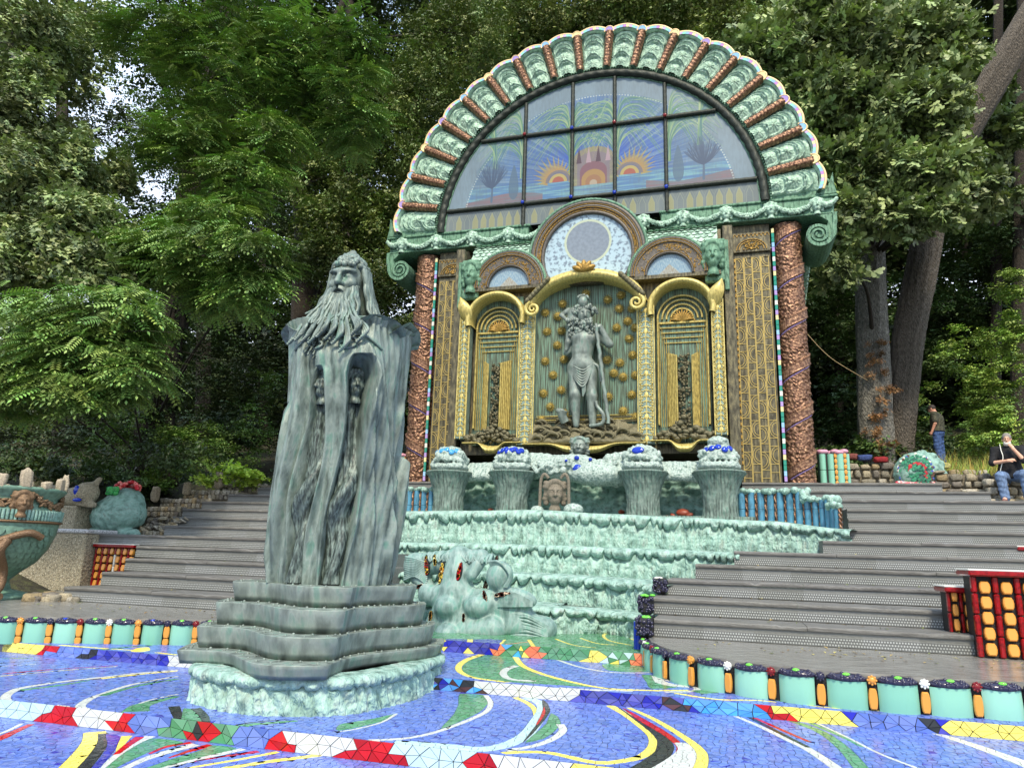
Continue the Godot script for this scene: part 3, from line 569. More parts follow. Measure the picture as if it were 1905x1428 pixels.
const OAK_TRUNK := [5.05,2.83,-4.00,0.352,5.08,3.82,-4.00,0.325,5.17,5.40,-4.00,0.302,5.26,7.30,-4.00,0.288,5.38,9.18,-4.00,0.262,5.38,11.30,-3.60,0.245,5.26,13.48,-3.20,0.186]
const OAK2_TRUNK := [5.54,3.10,-4.40,0.266,5.72,4.33,-4.40,0.270,5.91,5.48,-4.40,0.300,6.26,6.89,-4.40,0.308,6.53,8.10,-4.40,0.303,6.78,9.22,-4.40,0.298,7.37,10.18,-4.40,0.308,8.31,11.76,-4.40,0.310,9.37,13.48,-4.40,0.282]
const FAR_TRUNKS := [[-15.03,2.93,-9.00,0.253,-16.36,13.02,-9.00,0.241,-17.83,24.40,-9.00,0.208],[-14.00,3.13,-11.00,0.182,-15.48,13.88,-11.00,0.174,-17.18,26.04,-11.00,0.151],[-10.17,3.04,-10.00,0.181,-10.95,12.91,-10.00,0.172,-11.80,23.92,-10.00,0.149],[-21.19,2.91,-9.00,0.248,-23.44,13.78,-9.00,0.238,-26.01,26.27,-9.00,0.204],[8.60,3.01,-9.00,0.142,9.41,10.25,-9.00,0.132,10.28,17.97,-9.00,0.109],[8.85,3.30,-12.00,0.125,9.55,11.67,-12.00,0.116,10.29,20.66,-12.00,0.097],[8.80,2.91,-8.00,0.197,9.62,9.75,-8.00,0.183,10.50,17.02,-8.00,0.151],[5.27,3.19,-11.00,0.134,5.86,11.59,-11.00,0.125,6.51,20.63,-11.00,0.105]]

const ZS := [5.229, 4.77, 4.248, 3.667, 3.121, 2.56, 2.027, 1.557, 1.151, 0.793, 0.424, 0.008]
const LEFT_END := [-5.08, -5.04, -5.22, -5.62, -6.84, -6.17, -6.54, -6.73, -6.69, -6.44, -6.1, -6.1]
const RIGHT_IN := [1.49, 1.44, 1.54, 1.79, 2.2, 3.21, 3.56, 3.65, 3.7, 3.63, 3.3, 2.38]
const RIGHT_OUT := [4.0, 4.0, 4.1, 7.6, 7.6, 7.4, 7.2, 7.0, 6.8, 6.3, 5.65, 5.17]
const FA := 0.16
const F0 := 0.06
const F1 := -0.024
const F2 := -0.127
const PLAT := 0.28
const RISE := 0.155
const TONES := {"B": [88, 116, 196], "G": [72, 140, 92], "W": [206, 210, 205], "Y": [240, 226, 110], "R": [190, 26, 30], "K": [48, 50, 50], "L": [186, 214, 218], "D": [30, 34, 160], "N": [86, 60, 56], "O": [238, 130, 95], "C": [60, 150, 225]}

func tone(k: String) -> Color:
	var f := rng.randf()
	if k == "M":
		k = ["K", "D", "N", "K", "C"][rng.randi() % 5]
	if k == "M2":
		k = ["G", "L", "C", "G", "Y"][rng.randi() % 5]
	if k == "B" and f < 0.04: k = "D"
	var a: Array = TONES[k]
	var c := v8(a[0], a[1], a[2])
	var w := rng.randf_range(0.72, 1.22)
	if k in ["W", "Y", "L"]: w = rng.randf_range(0.9, 1.05)
	var pale: float = rng.randf_range(0.0, 0.16) if k in ["B", "G", "D", "C"] else 0.0
	return (c * w).lerp(Color(0.6, 0.65, 0.75), pale)

func camera_and_light() -> void:
	var cam := Camera3D.new()
	cam.name = "camera"
	cam.fov = 55.55
	cam.near = 0.05; cam.far = 400.0
	cam.transform = Transform3D(Basis(Vector3.UP, 0.289) * Basis(Vector3.RIGHT, 0.228) * Basis(Vector3.BACK, 0.031), Vector3(2.141, 0.953, 12.018) * U)
	add_child(cam)
	cam.current = true
	var e := Environment.new()
	var sky := ProceduralSkyMaterial.new()
	sky.sky_top_color = Color(0.64, 0.76, 0.92); sky.sky_horizon_color = Color(0.95, 0.96, 0.97); sky.sky_curve = 0.25
	sky.ground_bottom_color = Color(0.12, 0.13, 0.1); sky.ground_horizon_color = Color(0.5, 0.52, 0.5)
	sky.sky_energy_multiplier = 1.15
	var cl := ntex(5, 0.006, [[0.35, Color(1, 1, 1, 0)], [0.62, Color(1, 1, 1, 0.4)]], FastNoiseLite.TYPE_SIMPLEX_SMOOTH, 4, 512)
	sky.sky_cover = cl
	e.sky = Sky.new(); e.sky.sky_material = sky
	e.background_mode = Environment.BG_SKY
	e.tonemap_mode = Environment.TONE_MAPPER_LINEAR
	e.tonemap_exposure = 1.2
	e.sdfgi_enabled = true; e.ssao_enabled = true; e.ssil_enabled = true
	var we := WorldEnvironment.new(); we.name = "world"; we.environment = e
	add_child(we)
	var sun := DirectionalLight3D.new(); sun.name = "sun"
	sun.light_energy = 1.25; sun.light_angular_distance = 9.0; sun.light_color = Color(1.0, 0.95, 0.86); sun.shadow_enabled = true
	sun.rotation_degrees = Vector3(-50, 14, 0)
	add_child(sun)

func materials() -> void:
	var fine := ntex(1, 0.03, [[0.0, Color(0.55, 0.55, 0.55)], [0.5, Color(0.85, 0.85, 0.85)], [1.0, Color(1, 1, 1)]])
	var grit := ntex(2, 0.09, [], FastNoiseLite.TYPE_SIMPLEX_SMOOTH, 4)
	var lump := ntex(3, 0.035, [], FastNoiseLite.TYPE_CELLULAR, 1, 512, 1.0, 1)
	M.grit = grit; M.lump = lump; M.fine = fine
	var pat := ntex(7, 0.012, [[0.2, s8(84, 94, 88)], [0.36, s8(122, 134, 126)], [0.5, s8(146, 157, 149)], [0.64, s8(168, 177, 168)], [0.82, s8(118, 158, 142)]])
	M.patina = mat(Color(0.82, 0.85, 0.84), 0.5, 0.15, pat, Vector3(1.1, 0.34, 1.1), grit, 0.4)
	var pat2 := ntex(17, 0.014, [[0.2, s8(106, 114, 109)], [0.45, s8(142, 151, 144)], [0.62, s8(164, 172, 164)], [0.82, s8(128, 158, 146)]])
	M.patina_dark = mat(Color(0.85, 0.87, 0.86), 0.5, 0.15, pat2, Vector3(0.7, 0.3, 0.7), grit, 0.2)
	var aq := ntex(8, 0.014, [[0.15, s8(92, 120, 110)], [0.35, s8(132, 164, 152)], [0.52, s8(152, 188, 175)], [0.68, s8(174, 202, 190)], [0.85, s8(144, 158, 149)]])
	M.aqua = mat(Color.WHITE, 0.75, 0.0, aq, Vector3(0.7, 0.35, 0.7), grit, 2.6)
	M.aqua_soft = mat(Color(0.86, 0.9, 0.89), 0.6, 0.0, aq, Vector3(0.9, 0.9, 0.9), grit, 0.6)
	var wh := ntex(9, 0.03, [[0.2, s8(86, 112, 104)], [0.42, s8(146, 164, 156)], [0.6, s8(186, 196, 188)], [0.85, s8(126, 156, 146)]])
	M.pale = mat(Color.WHITE, 0.7, 0.0, wh, Vector3(1.0, 1.0, 1.0), lump, 1.5)
	M.figure = mat(Color(0.9, 0.92, 0.92), 0.5, 0.0, ntex(42, 0.012, [[0.2, s8(98, 124, 118)], [0.42, s8(134, 160, 153)], [0.6, s8(162, 182, 176)], [0.8, s8(120, 168, 154)]]), Vector3(1.2, 0.5, 1.2), grit, 0.3)
	M.ped = mat(Color(0.8, 0.85, 0.84), 0.7, 0.05, pat, Vector3(2.2, 0.3, 2.2), grit, 1.0)
	var vg := ntex(10, 0.02, [[0.2, s8(104, 130, 114)], [0.4, s8(144, 176, 156)], [0.6, s8(168, 200, 178)], [0.85, s8(190, 212, 194)]])
	M.verdigris = mat(Color.WHITE, 0.6, 0.1, vg, Vector3(0.7, 0.5, 0.7), grit, 0.5)
	M.verdigris_dark = mat(Color(0.62, 0.72, 0.66), 0.6, 0.15, vg, Vector3(1.2, 0.4, 1.2), grit, 0.6)
	M.gold = mat(s8(240, 220, 132), 0.42, 0.2, fine, Vector3(1, 0.4, 1))
	M.gold_dull = mat(s8(190, 152, 72), 0.5, 0.4, fine, Vector3(1, 1, 1), grit, 0.4)
	M.cream = mat(s8(238, 205, 150), 0.4, 0.1)
	var cop := ntex(11, 0.03, [[0.2, s8(74, 50, 40)], [0.5, s8(122, 88, 68)], [0.8, s8(178, 142, 110)]])
	M.copper = mat(Color.WHITE, 0.42, 0.5, cop, Vector3(0.8, 0.8, 0.8), grit, 0.6)
	var teal := ntex(12, 0.016, [[0.2, s8(74, 80, 66)], [0.45, s8(106, 114, 96)], [0.6, s8(122, 142, 122)], [0.85, s8(134, 166, 148)]])
	M.teal = mat(Color(0.85, 0.9, 0.88), 0.5, 0.25, teal, Vector3(3.0, 0.15, 3.0), grit, 0.3)
	M.bronze = mat(Color.WHITE, 0.5, 0.35, ntex(13, 0.02, [[0.2, s8(66, 62, 48)], [0.55, s8(100, 95, 74)], [0.85, s8(132, 122, 90)]]), Vector3(1.2, 0.3, 1.2), grit, 0.4)
	M.iron = mat(s8(60, 66, 58), 0.5, 0.4, fine, Vector3(1, 1, 1), grit, 0.5)
	var st := ntex(14, 0.02, [[0.15, s8(118, 115, 110)], [0.5, s8(146, 143, 137)], [0.85, s8(172, 169, 162)]])
	M.step = mat(Color(0.76, 0.77, 0.78), 0.5, 0.0, st, Vector3(0.22, 5.0, 2.2), grit, 0.5)
	M.plat = mat(Color(0.88, 0.89, 0.89), 0.22, 0.0, st, Vector3(0.25, 1.0, 2.2), grit, 0.15)
	M.tile = mat(Color.WHITE, 0.27, 0.0); M.tile.vertex_color_use_as_albedo = true
	M.shine = mat(Color.WHITE, 0.12, 0.0)
	M.stone_v = mat(Color.WHITE, 0.85, 0.0, fine, Vector3(1.4, 1.4, 1.4), grit, 2.0)
	M.grout = mat(s8(70, 72, 76), 0.8, 0.0, fine, Vector3.ONE, grit, 0.5)
	M.turq = mat(s8(132, 190, 168), 0.28); M.turq_b = mat(s8(122, 182, 160), 0.3); M.turq_c = mat(s8(142, 198, 178), 0.25)
	M.bluetile = mat(s8(92, 158, 190), 0.28, 0.0, fine, Vector3(0.6, 0.2, 0.6))
	M.orange = mat(s8(216, 148, 62), 0.3)
	M.red = mat(s8(165, 14, 24), 0.2, 0.0, fine, Vector3(1, 1, 1))
	M.white = mat(s8(225, 225, 215), 0.3)
	M.black = mat(s8(26, 26, 26), 0.6, 0.0, fine, Vector3.ONE, grit, 0.6)
	M.bead = mat(s8(46, 44, 66), 0.15)
	M.gem_green = mat(s8(110, 205, 70), 0.1)
	M.gem_blue = mat(s8(16, 52, 170), 0.06)
	M.gem_red = mat(s8(120, 24, 24), 0.1)
	var agg := ntex(15, 0.16, [[0.1, s8(110, 104, 88)], [0.5, s8(190, 182, 158)], [0.75, s8(150, 135, 110)], [1.0, s8(222, 215, 196)]], FastNoiseLite.TYPE_CELLULAR, 1, 512, 1.0, 0)
	M.aggregate = mat(Color(0.92, 0.92, 0.9), 0.9, 0.0, agg, Vector3(0.9, 0.9, 0.9), lump, 1.2)
	M.soil = mat(Color.WHITE, 0.95, 0.0, ntex(16, 0.02, [[0.2, s8(30, 28, 18)], [0.55, s8(58, 56, 34)], [0.85, s8(70, 76, 40)]]), Vector3(0.4, 0.4, 0.4), grit, 4.0)

func ground() -> void:
	var g := Geo.new()
	g.surf(60, 60, func(a, b):
		var x: float = lerpf(-110, 110, a); var z: float = lerpf(30, -130, b)
		var y := -0.35
		if z < -1.2: y = 1.95 + minf(-1.2 - z, 6.0) * 0.24 + maxf(0.0, -7.2 - z) * 0.36
		var side := maxf(-7.6 - x, x - 6.6)
		if z < 6.5: y = maxf(y, minf(clampf(side * 0.5, -0.35, 2.2 + side * 0.05), 2.6 + side * 0.02) if side > 0 else y)
		return Vector3(x, y + noise2.get_noise_2d(x * 9, z * 9) * 0.12, z))
	tag(obj("ground", g, M.soil), "dark leaf-strewn forest floor around the fountain steps", "ground", "", "structure")

func riser_texture() -> StandardMaterial3D:
	var w := 64
	var h := 128
	var im := Image.create(w, h, false, Image.FORMAT_RGB8)
	var hm := Image.create(w, h, false, Image.FORMAT_RGB8)
	var f := FastNoiseLite.new(); f.seed = 4; f.frequency = 0.08
	for y in h:
		for x in w:
			var v := float(y) / h
			var k := 0.50 + 0.08 * f.get_noise_2d(x * 0.6, y * 5.0) + 0.05 * f.get_noise_2d(x * 5.0, y * 5.0 + 300)
			var b := 0.5
			if v > 0.52 and v < 0.96:
				var row := floori((v - 0.52) / 0.147)
				var cx := fposmod(x / 10.667 + (0.5 if row % 2 else 0.0), 1.0) - 0.5
				var cy := fposmod((v - 0.52) / 0.147, 1.0) - 0.5
				var d := sqrt(cx * cx + cy * cy)
				k -= 0.07
				if d < 0.32:
					k += 0.30; b = 0.95
				else:
					b = 0.4
			im.set_pixel(x, y, Color(k, k * 1.01, k))
			hm.set_pixel(x, y, Color(b, b, b))
	var m := StandardMaterial3D.new()
	m.albedo_texture = ImageTexture.create_from_image(im)
	m.heightmap_enabled = true; m.heightmap_texture = ImageTexture.create_from_image(hm); m.heightmap_scale = 0.6
	m.roughness = 0.5; m.albedo_color = Color(0.90, 0.91, 0.91); m.vertex_color_use_as_albedo = true
	return m

func stairs() -> void:
	var rm := riser_texture()
	for side in 2:
		var o := thing("staircase", Vector3(-3.8 if side == 0 else 4.0, PLAT, 5.2), ["grey stone steps climbing on the left behind the bronze statue", "broad grey stone steps climbing on the right to the two men"][side], "staircase", "stepped flights beside the fountain")
		for i in 12:
			var x0: float = LEFT_END[i] if side == 0 else RIGHT_IN[i]
			var x1: float = -RIGHT_IN[i] if side == 0 else RIGHT_OUT[i]
			if side == 0 and i == 11: x0 = -5.8
			var y := PLAT + RISE * (i + 1)
			var zf: float = ZS[i]
			var zb: float = ZS[i + 1] - 0.06 if i < 11 else -1.2
			var g := Geo.new()
			var th := RISE - 0.012
			# tread slab with a worn, slightly uneven nosing
			var nx := int((x1 - x0) / 0.25) + 2
			var prof := [Vector2(zb, 0.0), Vector2(zf - 0.012, 0.0), Vector2(zf, -0.007), Vector2(zf + 0.001, -0.036), Vector2(zf - 0.014, -0.041)]
			var slabs := maxi(1, int(round((x1 - x0) / 1.15)))
			for sl in slabs:
				var xa := lerpf(x0, x1, float(sl) / slabs) + 0.002
				var xb := lerpf(x0, x1, float(sl + 1) / slabs) - 0.002
				var dy := rng.randf_range(-0.003, 0.002)
				var w := rng.randf_range(0.82, 1.06)
				g.col = Color(w, w * rng.randf_range(0.985, 1.0), w * rng.randf_range(0.95, 1.0))
				g.surf(int((xb - xa) / 0.05) + 2, 5, func(a, b):
					var q: Vector2 = prof[int(round(b * 4))]
					var x := lerpf(xa, xb, a)
					var chip := maxf(0.0, noise.get_noise_2d(x * 130, i * 57) - 0.32) * 0.05 if b > 0.2 and b < 0.6 else 0.0
					return Vector3(x, y + dy + q.y + noise.get_noise_2d(x * 12, i * 31) * 0.002 - chip, q.x + (noise.get_noise_2d(x * 25, i * 17 + 5) * 0.003 if b > 0.2 else 0.0) - chip))
			g.col = Color.WHITE
			for e in 2:
				var x := x0 if e == 0 else x1
				var q := PackedVector3Array([Vector3(x, y, zb), Vector3(x, y, zf - 0.012), Vector3(x, y - 0.04, zf - 0.012), Vector3(x, y - RISE - 0.02, zf - 0.012), Vector3(x, y - RISE - 0.02, zb)])
				g.fan(q)
			var s := obj("step", g, M.step, o)
			var r := Geo.new()
			var n2 := int((x1 - x0) / 0.5) + 1
			var pr := [Vector2(-0.014, -0.041), Vector2(-0.016, -0.070), Vector2(-0.006, -0.075), Vector2(-0.006, -0.150), Vector2(-0.02, -0.157)]
			for k in n2:
				var a := lerpf(x0, x1, float(k) / n2)
				var b := lerpf(x0, x1, float(k + 1) / n2)
				var rw := rng.randf_range(0.80, 1.12)
				r.col = Color(rw, rw, rw * 0.97)
				for j in 4:
					var p0: Vector2 = pr[j]
					var p1: Vector2 = pr[j + 1]
					r.quad(Vector3(a, y + p0.y, zf + p0.x), Vector3(b, y + p0.y, zf + p0.x), Vector3(b, y + p1.y, zf + p1.x), Vector3(a, y + p1.y, zf + p1.x),
						[Vector2(a / 0.13, -p0.y / RISE), Vector2(b / 0.13, -p0.y / RISE), Vector2(b / 0.13, -p1.y / RISE), Vector2(a / 0.13, -p1.y / RISE)])
			obj("riser", r, rm, s)

const CURB_R := [[1.42, 5.0], [1.45, 5.32], [1.52, 5.66], [1.68, 6.05], [1.93, 6.32], [2.28, 6.52], [2.64, 6.62], [3.0, 6.65], [3.4, 6.63], [3.9, 6.55], [4.7, 6.35], [5.6, 6.0]]
const CURB_L := [[-1.42, 5.0], [-1.5, 5.4], [-1.75, 5.75], [-2.1, 5.98], [-2.5, 6.14], [-2.85, 6.30], [-3.25, 6.46], [-3.65, 6.64], [-4.05, 6.80], [-4.7, 7.04], [-5.6, 7.3]]

func curb_path(side: int) -> PackedVector3Array:
	var a := []
	for p in (CURB_L if side == 0 else CURB_R):
		a.append(Vector3(p[0], 0, p[1]))
	return spl(a, 10)

func platform_poly(side: int) -> PackedVector2Array:
	var q := PackedVector2Array()
	for p in curb_path(side):
		q.append(Vector2(p.x, p.z))
	q.append(Vector2(-9.0 if side == 0 else 9.0, q[-1].y))
	q.append(Vector2(-9.0 if side == 0 else 9.0, 4.7))
	q.append(Vector2(-1.3 if side == 0 else 1.3, 4.7))
	return q

func curbs() -> void:
	for side in 2:
		var sx := -1.0 if side == 0 else 1.0
		var g := Geo.new()
		var q := platform_poly(side)
		var fl := PackedVector2Array()
		for p in q: fl.append(Vector2(p.x, -p.y))
		g.prism(fl, 0.34, Transform3D(Basis(Vector3(1, 0, 0), Vector3(0, 0, -1), Vector3(0, 1, 0)), Vector3(0, PLAT - 0.34, 0)))
		tag(obj("stone_platform", g, M.plat), ["grey stone platform below the left steps", "grey stone platform below the right steps"][side], "platform", "", "structure")
		var o := thing("jewelled_curb", Vector3(-3.0 if side == 0 else 2.6, F0, 6.4), ["curb of turquoise tiles along the left platform edge", "curved curb of turquoise tiles and dark beads round the right platform"][side], "curb", "turquoise curbs of the platforms")
		var path := curb_path(side)
		var step := 0.247 if side == 0 else 0.292
		var wid := 0.092 if side == 0 else 0.116
		# shared shapes, x along the curb, z outwards
		var blk := Geo.new()
		blk.surf(9, 6, func(a, b):
			var u: float = a * 2.0 - 1.0
			var edge := 1.0 - pow(absf(u), 6.0)
			return Vector3(u * wid, b * 0.185, 0.034 + 0.04 * sqrt(maxf(0.0, 1.0 - u * u * 0.85)) * edge - 0.012 * absf(b - 0.45)))
		var blkm := blk.mesh()
		var dark := Geo.new()
		dark.box(Vector3(0, 0.09, -0.01), Vector3(step * 1.04, 0.2, 0.05), 0.006)
		var darkm := dark.mesh()
		var cap := Geo.new()
		cap.ell(Vector3(0, 0.195, 0.02), Vector3(wid * 1.05, 0.030, 0.062), 14, 8)
		for i in 26:
			var a := rng.randf_range(-1, 1); var b := rng.randf_range(-0.1, 1.0)
			var p := Vector3(a * wid * 0.9, 0.195 + 0.026 * sqrt(maxf(0.0, 1 - a * a * 0.8)) * sin(b * 1.5), 0.02 + 0.058 * cos(b * 1.5) * sqrt(maxf(0.1, 1 - a * a * 0.7)))
			cap.ell(p, Vector3.ONE * rng.randf_range(0.008, 0.013), 7, 5)
		var capm := cap.mesh()
		var gem := Geo.new()
		gem.ell(Vector3(0, 0.218, 0.05), Vector3(0.026, 0.012, 0.022), 10, 6)
		var gemm := gem.mesh()
		var ov := Geo.new()
		for k in (2 if side == 0 else 1):
			var yy := 0.085 if side == 1 else 0.12 - k * 0.085
			var hh := 0.062 if side == 1 else (0.05 if k == 0 else 0.03)
			var pl := PackedVector2Array()
			for i in 20:
				var t := TAU * i / 20
				pl.append(Vector2(cos(t) * 0.026, yy + clampf(sin(t) * 1.4, -1, 1) * hh))
			ov.prism(pl, 0.022, Transform3D(Basis(), Vector3(0, 0, 0.034)), 0.006)
		var ovm := ov.mesh()
		var knob := Geo.new()
		knob.ell(Vector3(0, 0.195, 0.04), Vector3(0.026, 0.026, 0.026), 10, 8)
		for i in 8: knob.ell(Vector3(cos(i * 0.785) * 0.024, 0.195 + sin(i * 0.785) * 0.024, 0.052), Vector3.ONE * 0.008, 6, 4)
		var knobm := knob.mesh()
		var kmat := [M.orange, M.white, M.gem_red, M.bead]
		var acc := 0.0
		var nxt := 0.1
		var cnt := 0
		for i in path.size() - 1:
			var seg := path[i + 1] - path[i]
			while acc + seg.length() > nxt:
				var p := path[i] + seg * ((nxt - acc) / seg.length())
				var d := seg.normalized()
				var out := Vector3(-d.z, 0, d.x) if side == 1 else Vector3(d.z, 0, -d.x)
				if out.z < -0.2 : out = -out
				var bs := Basis(Vector3.UP.cross(out), Vector3.UP, out)
				var xf := Transform3D(bs, Vector3(p.x, F0 - 0.01, p.z))
				piece("dark_backing", darkm, M.black, xf, o)
				piece("turquoise_tile", blkm, [M.turq, M.turq_b, M.turq_c, M.turq_b, M.turq][cnt * 7 % 5], Transform3D(bs * Basis(Vector3.UP, rng.randf_range(-0.05, 0.05)) * Basis(Vector3.BACK, rng.randf_range(-0.02, 0.02)).scaled(Vector3(rng.randf_range(0.94, 1.04), rng.randf_range(0.96, 1.03), 1)), xf.origin), o)
				piece("beaded_cap", capm, M.bead, xf, o)
				piece("green_gem", gemm, [M.gem_green, M.gem_green, M.gem_blue][cnt % 3 if side == 0 else 0], xf, o)
				var xm := xf.translated(d * step * 0.5)
				piece("orange_tile", ovm, M.orange, xm, o)
				piece("round_knob", knobm, kmat[cnt % 4], xm, o)
				cnt += 1
				nxt += step
			acc += seg.length()

func ribbon_polys(lev: String) -> Array:
	var r := []
	for m in MOSAIC:
		if m[0] != lev: continue
		var pts := []
		for i in range(4, m.size(), 2):
			pts.append(Vector2(m[i], m[i + 1]))
		var poly := PackedVector2Array()
		if m[2] == 0:
			for i in pts.size():
				for k in 3:
					poly.append(pts[i].cubic_interpolate(pts[(i + 1) % pts.size()], pts[(i + pts.size() - 1) % pts.size()], pts[(i + 2) % pts.size()], k / 3.0).lerp(pts[i].lerp(pts[(i + 1) % pts.size()], k / 3.0), 0.4))
		else:
			var c := spl2(pts, 5)
			var b := PackedVector2Array()
			for i in c.size():
				var d := (c[mini(i + 1, c.size() - 1)] - c[maxi(i - 1, 0)]).normalized()
				var w: float = lerpf(m[2], m[3], float(i) / (c.size() - 1)) * 0.5
				poly.append(c[i] + Vector2(-d.y, d.x) * w)
				b.append(c[i] - Vector2(-d.y, d.x) * w)
			b.reverse()
			poly.append_array(b)
		var bb := Rect2(poly[0], Vector2.ZERO)
		for p in poly: bb = bb.expand(p)
		r.append([poly, m[1], bb])
	r.reverse()
	return r

func add_tile(g: Geo, poly: PackedVector2Array, y: float, c: Color) -> void:
	var ce := Vector2.ZERO
	for p in poly: ce += p
	ce /= poly.size()
	var top := PackedVector3Array()
	var tx := rng.randf_range(-0.05, 0.05); var tz := rng.randf_range(-0.05, 0.05)
	if Geometry2D.is_polygon_clockwise(poly): poly.reverse()
	for p in poly:
		var q := p + (ce - p) * minf(0.3, 0.0024 / maxf(p.distance_to(ce), 1e-4))
		top.append(Vector3(q.x, y + 0.004 + (q.x - ce.x) * tx + (q.y - ce.y) * tz, q.y))
	g.col = c
	g.fan(top)
	for i in top.size():
		var a := top[i]
		var b := top[(i + 1) % top.size()]
		g.quad(b, a, Vector3(a.x, y, a.z), Vector3(b.x, y, b.z))
	g.col = Color.WHITE

func mosaic() -> void:
	var eye := Vector2(2.141, 12.018)
	var hole := [platform_poly(0), platform_poly(1)]
	var base := PackedVector2Array()
	for p in statue_plan(0.97, 0.0): base.append(p)
	hole.append(base)
	var terr := [["mosaic_floor", "A", FA, -2.6, 1.45, 3.9, 5.46, 0.042, "wet green mosaic paving in front of the aqua cascade"], ["mosaic_floor", "0", F0, -6.2, 6.0, 5.46, 6.77, 0.04, "mosaic paving between the two turquoise curbs, uppermost blue terrace"], ["mosaic_floor", "1", F1, -5.2, 5.6, 6.77, 8.24, 0.038, "blue mosaic terrace with swirling ribbons around the statue"], ["mosaic_floor", "2", F2, -4.4, 4.6, 8.24, 10.2, 0.038, "lowest blue mosaic terrace nearest to the viewer"]]
	var risers := [[], RISER_A, RISER_B, RISER_C]
	for ti in 4:
		var T: Array = terr[ti]
		var y: float = T[2]
		var g := Geo.new()
		var back: float = T[5] - 0.02
		var front: float = T[6]
		if ti == 0: g.box(Vector3(-0.5, y - 0.2, 4.3), Vector3(4.4, 0.4, 2.3))
		elif ti == 3: g.box(Vector3(0, y - 0.2, 13), Vector3(30, 0.4, 9.6))
		else: g.box(Vector3(0, y - 0.2, (back - 0.5 + front) * 0.5), Vector3(24, 0.4, front - back + 0.5))
		var o := obj(T[0], g, M.grout)
		tag(o, T[8], "floor", "", "structure")
		var rib := ribbon_polys(T[1])
		var sz: float = T[7]
		var x0: float = T[3]
		var x1: float = T[4]
		var nx := int((x1 - x0) / sz)
		var nzr := int((front - T[5]) / (sz * 0.8))
		var gp := []
		for j in nzr + 1:
			for i in nx + 1:
				var p := Vector2(lerpf(x0, x1, float(i) / nx), lerpf(T[5], front, float(j) / nzr))
				if i > 0 and i < nx: p.x += rng.randf_range(-0.36, 0.36) * sz
				if j > 0 and j < nzr: p.y += rng.randf_range(-0.34, 0.34) * sz * 0.8
				gp.append(p)
		var many := Geo.new()
		var cand := []
		for j in nzr:
			for i in nx:
				var k := j * (nx + 1) + i
				var q := [gp[k], gp[k + 1], gp[k + nx + 2], gp[k + nx + 1]]
				var ce: Vector2 = (q[0] + q[1] + q[2] + q[3]) * 0.25
				var skip := false
				for h in hole:
					if Geometry2D.is_point_in_polygon(ce, h): skip = true
				if skip: continue
				var polys := []
				if rng.randf() < 0.55:
					if rng.randf() < 0.5: polys = [PackedVector2Array([q[0], q[1], q[2]]), PackedVector2Array([q[0], q[2], q[3]])]
					else: polys = [PackedVector2Array([q[0], q[1], q[3]]), PackedVector2Array([q[1], q[2], q[3]])]
				else: polys = [PackedVector2Array(q)]
				for poly in polys:
					var bb := Rect2(poly[0], Vector2.ZERO)
					for p in poly: bb = bb.expand(p)
					var left := [poly]
					for R in rib:
						if left.is_empty(): break
						if not R[2].intersects(bb): continue
						var nl := []
						for w in left:
							var ins := Geometry2D.intersect_polygons(w, R[0])
							if ins.is_empty():
								nl.append(w); continue
							for z in ins:
								if z.size() >= 3: cand.append([z, R[1]])
							for z in Geometry2D.clip_polygons(w, R[0]):
								if z.size() >= 3: nl.append(z)
						left = nl
					for w in left:
						cand.append([w, "G" if ti == 0 else "B"])
		var near := []
		for c in cand:
			var s := Vector2.ZERO
			for p in c[0]: s += p
			s /= c[0].size()
			c.append(s.distance_to(eye) + (50.0 if absf(s.x + 0.2 - (8.8 - s.y) * 0.2) > 3.2 or s.y > 9.2 or c[0].size() > 5 else 0.0))
		if ti >= 2:
			cand.sort_custom(func(a, b): return a[2] < b[2])
		var cnt := 0
		for c in cand:
			var one: bool = ti >= 2 and cnt < 290 and c[2] < 40
			var gg := Geo.new() if one else many
			var ps: PackedVector2Array = c[0]
			var cv := Geometry2D.convex_hull(ps)
			if cv.size() >= 4: cv.remove_at(cv.size() - 1)
			if cv.size() < 3: continue
			add_tile(gg, cv, y, tone(c[1]))
			if one:
				var t := MeshInstance3D.new(); t.name = seq(o, "mosaic_tile"); o.add_child(t)
				t.mesh = gg.mesh(); t.set_surface_override_material(0, M.tile)
				cnt += 1
		obj("small_tiles", many, M.tile if ti else M.shine, o, "stuff")
		# the tiled riser below this terrace's back edge
		var up: float = [0, FA, F0, F1][ti]
		var lowv := y
		if ti == 0: continue
		var zz: float = T[5] + 0.004
		var xs := -5.0 if ti == 2 else (-0.45 if ti == 1 else -2.9)
		var xe := 4.4 if ti == 2 else (1.5 if ti == 1 else 2.6)
		var n := int((xe - xs) / 0.085)
		var rest := Geo.new()
		var made := 0
		var rows := [[], [], []]
		for k in n + 1:
			var x := lerpf(xs, xe, float(k) / n)
			rows[0].append(Vector2(x + rng.randf_range(-0.02, 0.02), lowv + 0.004))
			rows[1].append(Vector2(x + 0.05 + rng.randf_range(-0.03, 0.03), lerpf(lowv, up, rng.randf_range(0.38, 0.62))))
			rows[2].append(Vector2(x + rng.randf_range(-0.02, 0.02), up + 0.002))
